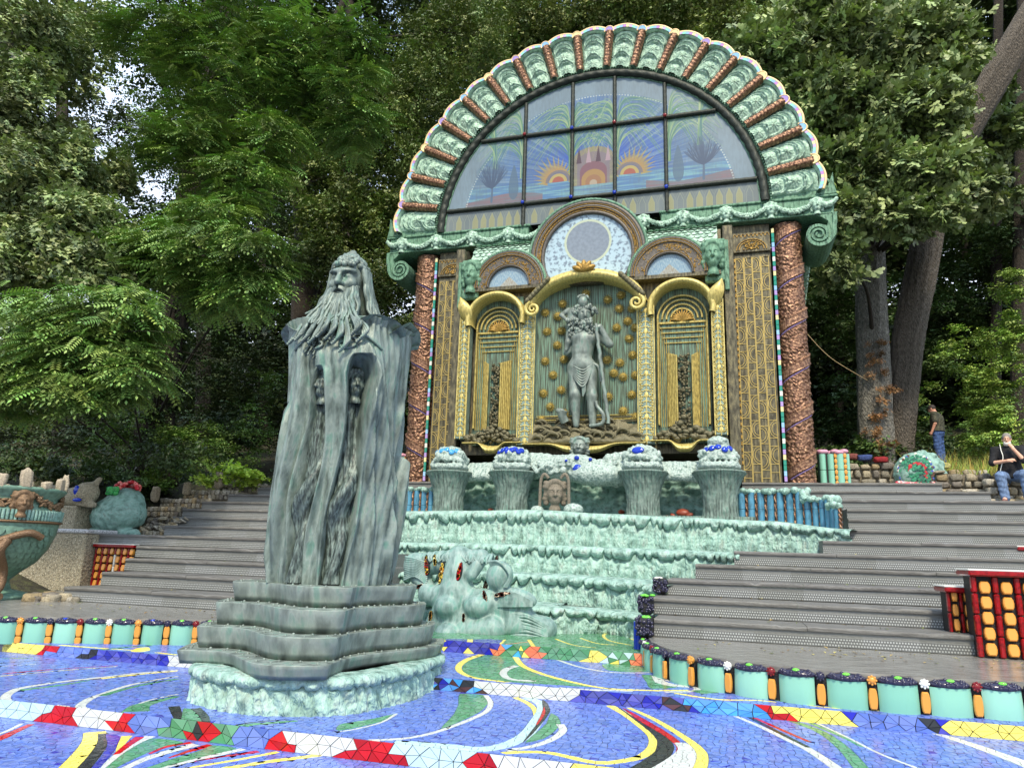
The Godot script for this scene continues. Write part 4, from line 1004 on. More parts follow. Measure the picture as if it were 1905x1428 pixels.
		for k in n:
			for h in 2:
				var tr := [[rows[h * 2][k], rows[h * 2][k + 1], rows[1][k]], [rows[1][k], rows[1][k + 1], rows[h * 2][k + 1]]]
				for w in tr:
					var ce: Vector2 = (w[0] + w[1] + w[2]) / 3.0
					var f := (up - ce.y) / (up - lowv)
					var key := ""
					for s in risers[ti]:
						if ce.x >= lerpf(s[1], s[3], f) and ce.x < lerpf(s[2], s[4], f): key = s[0]
					if key == "": key = "B"
					var cc := tone(key)
					var single: bool = made < 280 and ce.x > (-3.4 if ti == 2 else -2.4) and ce.x < (3.6 if ti == 2 else 1.8)
					if ti == 2 and ce.x > -1.25 and ce.x < -0.2: single = false
					var gg := Geo.new() if single else rest
					gg.col = cc
					var inn := []
					for p in w:
						var p2: Vector2 = p + (ce - p).normalized() * 0.0034
						inn.append(Vector3(p2.x, p2.y, zz + 0.006 + rng.randf_range(-0.001, 0.001)))
					gg.tri(inn[0], inn[1], inn[2])
					for e in 3:
						var a: Vector3 = inn[e]
						var b: Vector3 = inn[(e + 1) % 3]
						gg.quad(a, b, Vector3(b.x, b.y, zz), Vector3(a.x, a.y, zz))
					if not single: continue
					made += 1
					var t := MeshInstance3D.new(); t.name = seq(o, "riser_tile"); o.add_child(t)
					t.mesh = gg.mesh(); t.set_surface_override_material(0, M.tile)
		if rest.v.size(): obj("small_riser_tiles", rest, M.tile, o, "stuff")
const CY := 6.87
const RG := 2.86

func blend(im: Image, x: int, y: int, c: Color, a: float) -> void:
	if x < 0 or y < 0 or x >= im.get_width() or y >= im.get_height(): return
	im.set_pixel(x, y, im.get_pixel(x, y).lerp(c, a))

func stroke(im: Image, p: PackedVector2Array, w0: float, w1: float, c: Color, a := 0.9) -> void:
	for i in p.size() - 1:
		var n := int(p[i].distance_to(p[i + 1]) / 0.8) + 1
		for k in n:
			var q := p[i].lerp(p[i + 1], float(k) / n)
			var w := lerpf(w0, w1, (i + float(k) / n) / (p.size() - 1))
			var r := int(ceilf(w * 0.5))
			for dy in range(-r, r + 1):
				for dx in range(-r, r + 1):
					var d := Vector2(floorf(q.x) + dx + 0.5, floorf(q.y) + dy + 0.5).distance_to(q)
					if d < w * 0.5 + 0.5:
						blend(im, int(q.x) + dx, int(q.y) + dy, c, a * clampf(w * 0.5 + 0.5 - d, 0, 1) * 0.6)

func fillp(im: Image, p: PackedVector2Array, c: Color, a := 1.0) -> void:
	var b := Rect2(p[0], Vector2.ZERO)
	for q in p: b = b.expand(q)
	for y in range(maxi(0, int(b.position.y)), mini(im.get_height(), int(b.end.y) + 1)):
		for x in range(maxi(0, int(b.position.x)), mini(im.get_width(), int(b.end.x) + 1)):
			if Geometry2D.is_point_in_polygon(Vector2(x + 0.5, y + 0.5), p):
				blend(im, x, y, c, a)

func lunette_picture() -> ImageTexture:
	var w := 1024
	var h := 530
	var im := Image.create(w, h, false, Image.FORMAT_RGB8)
	var px := func(x: float, y: float) -> Vector2: return Vector2((x + 2.9) / 5.8 * w, (9.86 - y) / 3.02 * h)
	for j in h:
		var Yv := 9.86 - 3.02 * (j + 0.5) / h
		for i in w:
			var X := -2.9 + 5.8 * (i + 0.5) / w
			var dx := X
			var dy := Yv - 7.7
			var ang := atan2(dy, absf(dx))
			var r := sqrt(dx * dx + dy * dy)
			var k := noise2.get_noise_2d(ang * 900.0, r * 26.0) + 0.5 * noise2.get_noise_2d(ang * 2400.0, r * 12.0)
			var c := s8(84, 124, 216).lerp(s8(116, 150, 186), clampf((r - 0.7) / 1.2, 0, 1))
			c = c.lerp(s8(176, 196, 214), clampf(k * 1.1 + 0.02, 0, 0.6))
			c = c.lerp(s8(66, 98, 206), clampf(-k * 1.4 + 0.1, 0, 0.75) * clampf(1.8 - r, 0.15, 1))
			if Yv < 7.72:
				var wv := noise2.get_noise_2d(X * 40.0, Yv * 900.0)
				c = s8(108, 150, 200).lerp(s8(150, 200, 212), clampf(wv * 2.0 + 0.4, 0, 1))
				if Yv < 7.5 + 0.06 * sin(X * 3.0) and absf(X) > 0.95:
					c = s8(160, 128, 136).lerp(s8(140, 150, 160), clampf(wv + 0.4, 0, 1))
			var rr := Vector2(X, Yv - CY).length()
			if rr > 2.52:
				c = s8(154, 174, 190)
			if absf(rr - 2.5) < 0.012 and fposmod(atan2(Yv - CY, X) * 46.0, 1.0) < 0.6:
				c = s8(222, 230, 226)
			if Yv < 7.3:
				c = s8(150, 158, 156).lerp(s8(134, 142, 140), clampf(noise2.get_noise_2d(X * 100, Yv * 40) + 0.5, 0, 1))
			c = c.lerp(s8(120, 132, 140), clampf(0.16 + 0.35 * noise2.get_noise_2d(X * 60, Yv * 25) + 0.25 * noise2.get_noise_2d(X * 900, Yv * 200), 0, 0.6))
			im.set_pixel(i, j, c)
	# plumes
	for pl in [[-0.42, 8.0, 1], [0.42, 8.0, -1], [-1.35, 8.05, 1], [1.35, 8.05, -1], [-0.42, 8.0, -1], [0.42, 8.0, 1], [-1.9, 8.3, 1], [1.9, 8.3, -1]]:
		for i in 64:
			var t := rng.randf()
			var s: float = pl[2] * -1.0
			var o := Vector2(pl[0], pl[1] + t * 0.9)
			var l := rng.randf_range(0.35, 0.95)
			var a := spl2([px.call(pl[0] + rng.randf_range(-0.04, 0.04), pl[1] - 0.2), px.call(o.x + s * 0.06, o.y + 0.2), px.call(o.x + s * l * 0.5, o.y + 0.45 - t * 0.1), px.call(o.x + s * l, o.y + 0.25 - rng.randf() * 0.45)], 8)
			stroke(im, a, 4.2, 1.6, [s8(150, 190, 150), s8(110, 160, 120), s8(196, 214, 160), s8(92, 140, 150)][i % 4], 0.5)
	# sunbursts and the arch between them
	for sx in [-1.0, 1.0]:
		var o := Vector2(sx * 0.66, 7.68)
		for ring in 2:
			for i in 17:
				var a := PI * (i + 0.5 * ring) / 16.0
				var l: float = (0.30 + 0.36 * pow(maxf(0.0, cos(a) * sx * 0.5 + sin(a) * 0.75), 1.4)) * (1.0 if ring == 0 else 0.72)
				var d := Vector2(cos(a), sin(a))
				var nn := Vector2(-d.y, d.x) * 0.035
				fillp(im, PackedVector2Array([px.call(o.x + d.x * 0.2 + nn.x, o.y + d.y * 0.2 + nn.y), px.call(o.x + d.x * l, o.y + d.y * l), px.call(o.x + d.x * 0.2 - nn.x, o.y + d.y * 0.2 - nn.y)]), s8(232, 182, 72) if ring == 0 else s8(206, 158, 96), 0.65)
		for q in [[0.24, s8(140, 130, 140)], [0.17, s8(226, 196, 110)], [0.11, s8(190, 96, 84)]]:
			var p := PackedVector2Array()
			for i in 17:
				p.append(px.call(o.x + cos(PI * i / 16) * q[0], o.y + sin(PI * i / 16) * q[0]))
			fillp(im, p, q[1], 0.85)
	for q in [[0.36, 8.32, s8(206, 168, 90)], [0.30, 8.22, s8(150, 130, 150)], [0.25, 8.02, s8(150, 84, 96)], [0.22, 7.86, s8(226, 186, 80)], [0.15, 7.8, s8(176, 120, 96)], [0.07, 7.78, s8(225, 220, 205)]]:
		var p := PackedVector2Array([px.call(-q[0], 7.55)])
		for i in 17:
			p.append(px.call(-cos(PI * i / 16) * q[0], q[1] - 0.2 + sin(PI * i / 16) * minf(q[0], 0.2)))
		p.append(px.call(q[0], 7.55))
		fillp(im, p, q[2], 0.6)
	for k in 4:
		var x := -0.27 + k * 0.18
		fillp(im, PackedVector2Array([px.call(x - 0.05, 8.0), px.call(x, 8.34), px.call(x + 0.05, 8.0)]), [s8(90, 60, 70), s8(214, 178, 190)][k % 2], 0.8)
	for k in 7:
		stroke(im, PackedVector2Array([px.call(-0.39, 7.54 - k * 0.03), px.call(0.39, 7.54 - k * 0.03)]), 1.2, 1.2, s8(176, 160, 150), 0.6)
	# trees at both sides
	for sx in [-1.0, 1.0]:
		var o := Vector2(sx * 1.95, 7.42)
		stroke(im, PackedVector2Array([px.call(o.x, o.y), px.call(o.x + 0.01, o.y + 0.34)]), 8, 5, s8(104, 124, 150), 0.9)
		var cr := PackedVector2Array()
		for i in 24:
			var a := TAU * i / 24
			var rr := 1.0 + 0.08 * sin(a * 7)
			cr.append(px.call(o.x + cos(a) * 0.33 * rr, o.y + 0.62 + sin(a) * 0.26 * rr))
		fillp(im, cr, s8(112, 134, 166), 0.25)
		for i in 60:
			var a := PI * rng.randf()
			stroke(im, spl2([px.call(o.x, o.y + 0.28), px.call(o.x + cos(a) * 0.14, o.y + 0.36 + sin(a) * 0.12), px.call(o.x + cos(a) * rng.randf_range(0.2, 0.34), o.y + 0.55 + sin(a) * rng.randf_range(0.1, 0.32))], 5), 3.4, 1.6, s8(84, 100, 128), 0.75)
		var cy := PackedVector2Array()
		for i in 20:
			var a := TAU * i / 20
			cy.append(px.call(sx * 1.52 + cos(a) * 0.09 * (1 - 0.5 * sin(a)), 7.78 + sin(a) * 0.36))
		fillp(im, cy, s8(104, 128, 150), 0.8)
	# pointed arcade along the foot
	for k in 34:
		var x := -2.75 + k * 0.165
		var lit := absf(sin(k * 1.7)) > 0.45
		var p := PackedVector2Array([px.call(x - 0.055, 6.9), px.call(x - 0.055, 7.06), px.call(x, 7.2), px.call(x + 0.055, 7.06), px.call(x + 0.055, 6.9)])
		if lit: fillp(im, p, s8(214, 200, 120), 0.55)
		stroke(im, p, 1.4, 1.4, s8(206, 206, 176), 0.7)
		stroke(im, PackedVector2Array([px.call(x - 0.0825, 6.9), px.call(x - 0.0825, 7.1), px.call(x, 7.28), px.call(x + 0.0825, 7.1)]), 1.2, 1.2, s8(190, 192, 176), 0.6)
	return ImageTexture.create_from_image(im)

func ring_sector(r0: float, r1: float, a0: float, a1: float, m: int, cy := 0.0) -> PackedVector2Array:
	var p := PackedVector2Array()
	for i in m + 1:
		var a := deg_to_rad(lerpf(a0, a1, float(i) / m)); p.append(Vector2(cos(a) * r1, cy + sin(a) * r1))
	for i in m + 1:
		var a := deg_to_rad(lerpf(a1, a0, float(i) / m)); p.append(Vector2(cos(a) * r0, cy + sin(a) * r0))
	return p

func mask_geo(cell := 0.045) -> Geo:  # a carved head with leaves, about one unit high, looking along +z
	var s := Sdf.new()
	s.ell(Vector3(0, 0.02, 0), Vector3(0.30, 0.40, 0.28), 0.05)
	s.ell(Vector3(0, -0.26, 0.10), Vector3(0.17, 0.15, 0.17), 0.08)
	s.cap(Vector3(0, 0.12, 0.27), Vector3(0, -0.06, 0.35), 0.035, 0.055, 0.04)
	s.cap(Vector3(-0.05, -0.07, 0.30), Vector3(0.05, -0.07, 0.30), 0.035, 0.035, 0.04)
	for x in [-1.0, 1.0]:
		s.ell(Vector3(x * 0.115, 0.06, 0.255), Vector3(0.075, 0.045, 0.06), 0.02, Basis(), -1.0)
		s.ell(Vector3(x * 0.115, 0.055, 0.232), Vector3(0.06, 0.032, 0.045), 0.01)
		s.cap(Vector3(x * 0.04, 0.125, 0.275), Vector3(x * 0.21, 0.13, 0.2), 0.028, 0.02, 0.03)
		s.ell(Vector3(x * 0.15, -0.08, 0.2), Vector3(0.08, 0.08, 0.07), 0.06)
		for i in 6:
			var a := 0.5 + i * 0.5
			s.ell(Vector3(x * (0.33 + 0.03 * sin(i * 2.0)), 0.38 - i * 0.14, 0.02 - 0.02 * i), Vector3(0.11, 0.10, 0.12), 0.03)
	s.cap(Vector3(-0.06, -0.185, 0.262), Vector3(0.06, -0.185, 0.262), 0.022, 0.022, 0.015)
	s.cap(Vector3(-0.05, -0.23, 0.255), Vector3(0.05, -0.23, 0.255), 0.026, 0.026, 0.015)
	for i in 9:
		var a := -1.2 + i * 0.3
		s.ell(Vector3(sin(a) * 0.33, 0.12 + cos(a) * 0.32, 0.10), Vector3(0.09, 0.11, 0.10), 0.02)
	s.ell(Vector3(0, 0.44, 0.12), Vector3(0.14, 0.10, 0.10), 0.02)
	s.cap(Vector3(0, -0.36, 0.0), Vector3(0, -0.55, 0.0), 0.14, 0.22, 0.05)
	var g := Geo.new()
	nets(g, s.d, Vector3(-0.6, -0.65, -0.2), Vector3(0.6, 0.65, 0.5), cell)
	return g

func rosette(r: float, petals: int, seed_ := 1) -> Geo:
	var g := Geo.new()
	for i in petals:
		var a := TAU * i / petals
		var l: float = r * (1.0 if i % 2 == 0 else 0.74)
		var d := Vector3(cos(a), sin(a), 0)
		var s := Vector3(-d.y, d.x, 0) * r * 0.12
		var z := Vector3(0, 0, r * (0.2 if i % 2 == 0 else 0.12))
		g.tri(d * r * 0.16 - s, d * l, d * r * 0.16 + z)
		g.tri(d * r * 0.2 + s, d * r * 0.2 + z, d * l)
	g.ell(Vector3(0, 0, r * 0.15), Vector3(r * 0.24, r * 0.24, r * 0.16), 10, 6)
	for i in 6:
		var a := TAU * i / 6
		g.ell(Vector3(cos(a) * r * 0.26, sin(a) * r * 0.26, r * 0.38), Vector3.ONE * r * 0.1, 6, 4)
	return g

func pavilion() -> Node3D:
	return thing("pavilion", Vector3(0, 2.14, 0), "green arched pavilion with fan roof, painted glass lunette and copper columns", "building")

func facade() -> void:
	var P := pavilion()
	# ---- painted glass between the bars
	var pic := lunette_picture()
	var gm := StandardMaterial3D.new()
	gm.albedo_texture = pic; gm.roughness = 0.3; gm.clearcoat_enabled = true; gm.clearcoat = 0.2; gm.clearcoat_roughness = 0.05
	gm.albedo_color = Color(0.74, 0.76, 0.75)
	var half := PackedVector2Array()
	for i in 65:
		var a := PI * i / 64
		half.append(Vector2(cos(a) * RG, CY + sin(a) * RG))
	var xs := [-2.9, -1.311, -0.397, 0.397, 1.311, 2.9]
	var ys := [6.8, 7.303, 8.711, 9.9]
	for j in 3:
		for i in 5:
			var cell := PackedVector2Array([Vector2(xs[i], ys[j]), Vector2(xs[i + 1], ys[j]), Vector2(xs[i + 1], ys[j + 1]), Vector2(xs[i], ys[j + 1])])
			for q in Geometry2D.intersect_polygons(cell, half):
				var g := Geo.new()
				g.prism(q, 0.012, Transform3D(Basis(), Vector3(0, 0, -0.006)))
				for k in g.v.size():
					g.t[k] = Vector2((g.v[k].x + 2.9) / 5.8, (9.86 - g.v[k].y) / 3.02)
				obj("glass_pane", g, gm, P)
	for x in [-1.311, -0.397, 0.397, 1.311]:
		var top := CY + sqrt(RG * RG - x * x)
		var g := Geo.new()
		var pts := PackedVector3Array(); var rad := []
		for k in 60:
			pts.append(Vector3(x, lerpf(6.85, top, k / 59.0), 0.02)); rad.append(0.033 + 0.006 * absf(sin(k * 1.1)))
		g.tube(pts, rad, 8)
		obj("glazing_bar", g, M.iron, P)
	for y in [7.303, 8.711]:
		var hx := sqrt(RG * RG - (y - CY) * (y - CY))
		var g := Geo.new()
		var pts := PackedVector3Array(); var rad := []
		for k in 100:
			pts.append(Vector3(lerpf(-hx, hx, k / 99.0), y, 0.03)); rad.append(0.036 + 0.007 * absf(sin(k * 1.1)))
		g.tube(pts, rad, 8)
		obj("glazing_bar", g, M.iron, P)
		for i in 4:
			var x: float = xs[i + 1]
			var b := Geo.new()
			b.put(rosette(0.085, 16), Transform3D(Basis(), Vector3(x, y, 0.055)))
			var bo := obj("boss", b, M.iron, P)
			var jg := Geo.new()
			jg.ell(Vector3(x, y, 0.10), Vector3(0.036, 0.036, 0.028), 10, 6)
			obj("jewel", jg, M.gem_blue if y < 8 or i == 1 else M.gem_red, bo)
	# ---- leaf-wrapped ring round the glass
	var ring := Geo.new()
	ring.surf(420, 13, func(a, b):
		var t: float = PI * a; var q: float = TAU * b
		var k := 0.066 + 0.010 * absf(sin(a * 150.0 + sin(q) * 0.8)) + 0.006 * sin(q * 3 + a * 300)
		var r := 2.94 + cos(q) * k
		return Vector3(cos(t) * r, CY + sin(t) * r, 0.03 + sin(q) * k))
	obj("leaf_ring", ring, M.iron, P)
	# beaded fillet
	var bead := Geo.new()
	for i in 190:
		var a := PI * (i + 0.5) / 190
		bead.ell(Vector3(cos(a) * 3.035, CY + sin(a) * 3.035, 0.06), Vector3.ONE * 0.018, 6, 4)
	obj("bead_moulding", bead, M.verdigris_dark, P, "stuff")
	# ---- fan of shell panels and copper ribs
	var ha := deg_to_rad(3.5)
	var pg := Geo.new()
	pg.surf(34, 72, func(a, b):
		var u: float = a * 2 - 1; var r: float = lerpf(3.05, 3.77, b)
		var au := absf(u)
		var z := 0.06 * (1 - u * u)
		if au > 0.9: z -= 0.03
		for q in [[0.13, 0.9], [0.52, 0.86], [0.97, 0.92]]:
			var dx: float = u * q[1]
			var dy: float = (b - q[0]) * 3.4
			var d := sqrt(dx * dx + dy * dy) if dy > 0 else absf(dx) * 1.0 + (0.0 if dy > -0.8 else 9.0)
			if q[0] > 0.9: d = sqrt(u * u + pow((b - 0.70) * 4.0, 2)) if b > 0.7 else 9.0
			z += 0.048 * exp(-pow((d - 0.82) / 0.06, 2)) + 0.024 * exp(-pow((d - 0.66) / 0.045, 2))
			if d < 0.5: z += 0.055 * (1 - d * 2) * (0.7 + 0.3 * sin(atan2(dy, dx) * 9.0))
		z += 0.012 * noise.get_noise_2d(u * 60, b * 200)
		return Vector3(u * ha * r, r + 0.02 * (1 - u * u) * b, z))
	for i in pg.v.size(): pass
	var pm := pg.mesh()
	var shell := Geo.new()
	shell.surf(20, 9, func(a, b):
		var u: float = a * 2 - 1; var q: float = PI * b * 1.15
		var rr := 3.78 + 0.07 * (1 - u * u)
		return Vector3(u * ha * 3.86 * 1.03, rr + cos(q) * 0.045, 0.02 + sin(q) * 0.10))
	var shm := shell.mesh()
	var pearl := Geo.new()
	for i in 8:
		var u0 := -1.0 + i * 0.25
		pearl.col = [v8(200, 180, 220), v8(150, 190, 225), v8(235, 225, 170), v8(150, 225, 200), v8(190, 140, 200)][(i * 3) % 5]
		var f := func(u: float, dr: float) -> Vector3:
			return Vector3(u * ha * 3.9, 3.765 + 0.07 * (1 - u * u) + dr, 0.128)
		pearl.quad(f.call(u0, 0.05), f.call(u0 + 0.24, 0.05), f.call(u0 + 0.24, 0.0), f.call(u0, 0.0))
	var pem := pearl.mesh()
	var goldr := Geo.new()
	var gp := PackedVector3Array()
	for i in 15:
		var u := -1.0 + i / 7.0
		gp.append(Vector3(u * ha * 3.92, 3.835 + 0.07 * (1 - u * u), 0.10))
	goldr.tube(gp, 0.024, 6)
	var gom := goldr.mesh()
	for i in 19:
		var a := deg_to_rad((i - 9) * 9.47)
		var bs := Basis(Vector3.BACK, -a)
		var xf := Transform3D(bs, Vector3(0, CY, 0.02))
		var fp := piece("fan_panel", pm, M.verdigris, xf, P)
		var cap := piece("shell_cap", shm, M.verdigris, Transform3D(), fp)
		cap.transform = Transform3D.IDENTITY
		for w in [["pearl_band", pem, M.shine], ["gold_rim", gom, M.cream]]:
			var o := MeshInstance3D.new(); o.name = w[0]; fp.add_child(o); o.mesh = w[1]; o.set_surface_override_material(0, w[2])
	var rib := Geo.new()
	rib.surf(17, 90, func(a, b):
		var q: float = PI * a; var r: float = lerpf(3.04, 3.78, b)
		var k = 0.062 + 0.014 * b
		k *= 1.0 + 0.16 * absf(sin(b * 34.0)) * (0.6 + 0.4 * cos(q * 6)) + 0.18 * noise.get_noise_2d(q * 60, b * 900)
		return Vector3(cos(q) * k, r, 0.05 + sin(q) * k * 1.25))
	var rm := rib.mesh()
	var rc := Geo.new()
	rc.surf(16, 8, func(a, b):
		var q: float = PI * b
		var t: float = PI * a
		return Vector3(cos(t) * 0.088, 3.765 + sin(t) * 0.09, 0.02 + sin(q) * 0.13 * 1.0) * Vector3(1, 1, 1))
	rc.fan(PackedVector3Array([Vector3(-0.08, 3.765, 0.135), Vector3(-0.065, 3.82, 0.14), Vector3(0, 3.855, 0.145), Vector3(0.065, 3.82, 0.14), Vector3(0.08, 3.765, 0.135)]))
	var rcm := rc.mesh()
	var rg := Geo.new()
	rg.tube(arc(Vector3(0, 3.765, 0.13), 0.084, 0.098, -10, 190, 14), 0.015, 6)
	var rgm := rg.mesh()
	for i in 18:
		var a := deg_to_rad((i - 8.5) * 9.47)
		var xf := Transform3D(Basis(Vector3.BACK, -a), Vector3(0, CY, 0.02))
		var fr := piece("copper_rib", rm, M.copper, xf, P)
		for w in [["rib_cap", rcm, [M.pearl_a, M.pearl_b, M.pearl_c][i % 3]], ["gold_rim", rgm, M.cream]]:
			var o := MeshInstance3D.new(); o.name = w[0]; fr.add_child(o); o.mesh = w[1]; o.set_surface_override_material(0, w[2])
	# ---- barrel vault behind the fan
	var vault := Geo.new()
	vault.surf(60, 2, func(a, b):
		var t: float = PI * a
		return Vector3(cos(t) * 3.62, CY + sin(t) * 3.62, -0.06 - b * 3.0))
	vault.prism(ring_sector(2.85, 3.78, 0, 180, 48, CY), 0.08, Transform3D(Basis(), Vector3(0, 0, -0.06)))
	vault.box(Vector3(0, 4.5, -3.0), Vector3(7.2, 5.2, 0.1))
	for x in [-3.3, 3.3]: vault.box(Vector3(x, 4.5, -2.0), Vector3(0.1, 4.72, 2.0))
	obj("vault", vault, M.verdigris_dark, P)
	var back := Geo.new()
	back.prism(half, 0.03, Transform3D(Basis(), Vector3(0, 0, -0.2)))
	obj("lunette_back", back, M.iron, P)
	var trim := Geo.new()
	for i in 26:
		trim.box(Vector3(3.68, 6.45 - 0.035 * i, -0.3 - i * 0.11), Vector3(0.1, 0.09, 0.10), 0.02, Basis(Vector3.RIGHT, i * 1.3))
	obj("side_trim", trim, M.verdigris, P)
	# ---- entablature with garlands and heads
	var en := Geo.new()
	for sx in [-1.0, 1.0]:
		en.box(Vector3(sx * 2.6, 6.70, -0.5), Vector3(2.8, 0.30, 1.02), 0.015)
		en.box(Vector3(sx * 2.62, 6.865, -0.5), Vector3(2.9, 0.05, 1.08), 0.015)
		en.box(Vector3(sx * 2.62, 6.555, -0.5), Vector3(2.86, 0.03, 1.06), 0.01)
	en.box(Vector3(0, 6.68, -0.7), Vector3(2.6, 0.26, 0.6))
	obj("entablature", en, M.verdigris_dark, P)
	var mg := mask_geo()
	var mm := mg.mesh()
	for x in [-3.74, -3.02, -2.30, -1.58, -0.9, 0.9, 1.58, 2.30, 3.02, 3.74]:
		piece("carved_head", mm, M.verdigris, Transform3D(Basis().scaled(Vector3.ONE * 0.26), Vector3(x, 6.70, 0.03)), P)
	for k in 10:
		var xa: float = [-4.05, -3.74, -3.02, -2.30, -1.58, 0.9, 1.58, 2.30, 3.02, 3.74][k]
		var xb: float = [-3.74, -3.02, -2.30, -1.58, -0.9, 1.58, 2.30, 3.02, 3.74, 4.05][k]
		var g := Geo.new()
		var dep := 0.17 if xb - xa > 0.5 else 0.1
		for i in 60:
			var t := (i + 0.5) / 60.0
			var o := Vector3(lerpf(xa, xb, t), 6.79 - dep * sin(PI * t), 0.045)
			var r := 0.030 + 0.026 * sin(PI * t)
			for q in 3:
				var a := rng.randf() * TAU
				g.ell(o + Vector3(0, cos(a), absf(sin(a))) * r * 0.6, Vector3.ONE * rng.randf_range(0.018, 0.03), 6, 4)
		obj("garland", g, M.verdigris, P)
	# ---- scroll consoles under the ends and little scrolls above them
	for sx in [-1.0, 1.0]:
		var g := Geo.new()
		var pl := PackedVector2Array()
		var outl := []
		for i in 60:
			var t := i / 59.0
			var a := deg_to_rad(lerpf(10, 950, t) if true else 0.0)
			var r := lerpf(0.215, 0.03, pow(t, 0.8))
			outl.append(Vector3(sx * (3.74 + cos(a) * r), 6.19 - sin(a) * r, 0.0))
		var st := [Vector3(sx * 4.0, 6.55, 0), Vector3(sx * 4.0, 6.38, 0)]
		var p := PackedVector3Array(st); p.append_array(PackedVector3Array(outl))
		for i in p.size() - 1:
			var w := lerpf(0.06, 0.02, float(i) / p.size())
			var a := p[i]; var b := p[i + 1]
			var d := (b - a).normalized()
			var s := Vector3(-d.y, d.x, 0) * w * 0.5
			g.quad(a + s + Vector3(0, 0, 0.06), b + s + Vector3(0, 0, 0.06), b - s + Vector3(0, 0, 0.06), a - s + Vector3(0, 0, 0.06))
			g.quad(a + s + Vector3(0, 0, -0.9), b + s + Vector3(0, 0, -0.9), b + s + Vector3(0, 0, 0.06), a + s + Vector3(0, 0, 0.06))
			g.quad(a - s + Vector3(0, 0, 0.06), b - s + Vector3(0, 0, 0.06), b - s + Vector3(0, 0, -0.9), a - s + Vector3(0, 0, -0.9))
		var web := PackedVector2Array()
		for q in [[4.02, 6.56], [4.02, 6.2], [3.93, 6.06], [3.74, 5.98], [3.62, 6.02], [3.56, 6.12], [3.56, 6.24], [3.64, 6.34], [3.76, 6.37], [3.88, 6.34], [3.9, 6.42], [3.8, 6.50], [3.6, 6.56]]:
			web.append(Vector2(sx * q[0], q[1]))
		g.prism(web, 0.9, Transform3D(Basis(), Vector3(0, 0, -0.88)))
		obj("scroll_console", g, M.verdigris_dark, P)
		var u := Geo.new()
		var pts := PackedVector3Array(); var rad := []
		for i in 40:
			var t := i / 39.0
			var a := deg_to_rad(lerpf(-60, 560, t))
			var r := lerpf(0.17, 0.02, t)
			pts.append(Vector3(sx * (3.83 + cos(a) * r * -1.0 * -1.0), 7.05 + sin(a) * r, 0.0)); rad.append(lerpf(0.035, 0.018, t))
		u.tube(pts, rad, 6)
		var leaf := PackedVector2Array()
		for q in [[3.72, 6.89], [4.06, 6.89], [4.03, 7.05], [4.02, 7.28], [3.96, 7.12], [3.9, 6.98]]: leaf.append(Vector2(sx * q[0], q[1]))
		u.prism(leaf, 0.12, Transform3D(Basis(), Vector3(0, 0, -0.08)), 0.01)
		obj("end_scroll", u, M.verdigris_dark, P)
	# ---- copper columns
	for sx in [-1.0, 1.0]:
		var cx: float = sx * 3.27
		var g := Geo.new()
		g.surf(120, 420, func(a, b):
			var t: float = TAU * a; var y: float = lerpf(2.14, 6.5, b)
			var hel := fposmod((y - 2.14) / 0.79 - sx * (t / TAU) * 0.62 * -1.0 * -1.0 + 0.3, 1.0)
			# t runs from +x towards +z
			var ph := fposmod((y - 2.2) / 0.79 + sx * t / TAU, 1.0)
			var k := 0.215
			var bd := absf(ph - 0.5)
			if bd < 0.11:
				k += 0.026 + 0.010 * absf(sin(t * 22.0))
				if bd > 0.085: k += 0.010
			elif bd > 0.145 and bd < 0.16: k += 0.012
			else:
				var tt := t - PI * 0.42 if sx > 0 else t - PI * 0.62
				var yy := (fposmod(ph, 1.0) if ph < 0.5 else ph - 1.0) * 0.79
				var d := sqrt(tt * tt * 0.046 + yy * yy)
				k += 0.012 * exp(-pow((d - 0.10) / 0.014, 2)) + 0.010 * exp(-pow((d - 0.07) / 0.012, 2))
				if d < 0.06: k += 0.012 * absf(sin(atan2(yy, tt * 0.21) * 4.0))
				if d > 0.11: k += 0.026 * noise.get_noise_3d(cos(t) * 34, sin(t) * 34, y * 150) + 0.012 * absf(sin(ph * 40 + 3.0 * sin(t * 9)))
			return Vector3(cx + cos(t) * k, y, -0.28 + sin(t) * k), true)
		var col := obj("copper_column", g, M.copper, P)
		var hx := Geo.new()
		var pts := PackedVector3Array()
		for i in 360:
			var y := lerpf(2.2, 6.45, i / 359.0)
			# keep just below the raised band
			var t = -sx * TAU * ((y - 2.2) / 0.79 - 0.37)
			pts.append(Vector3(cx + cos(t) * 0.226, y, -0.28 + sin(t) * 0.226))
		hx.tube(pts, 0.011, 5)
		obj("violet_line", hx, M.pearl_a, col)
		# strip of little mosaic pieces beside the pilaster
		var strip := Geo.new(); strip.box(Vector3(0, 0, 0), Vector3(0.045, 0.082, 0.03), 0.004)
		var sm := strip.mesh()
		for i in 50:
			piece("mosaic_piece", sm, [M.pearl_a, M.pearl_b, M.gem_teal, M.white, M.gem_teal, M.pearl_c][(i * 7 + i / 3) % 6], Transform3D(Basis(), Vector3(sx * 3.035, 2.2 + i * 0.085, -0.07)), P)
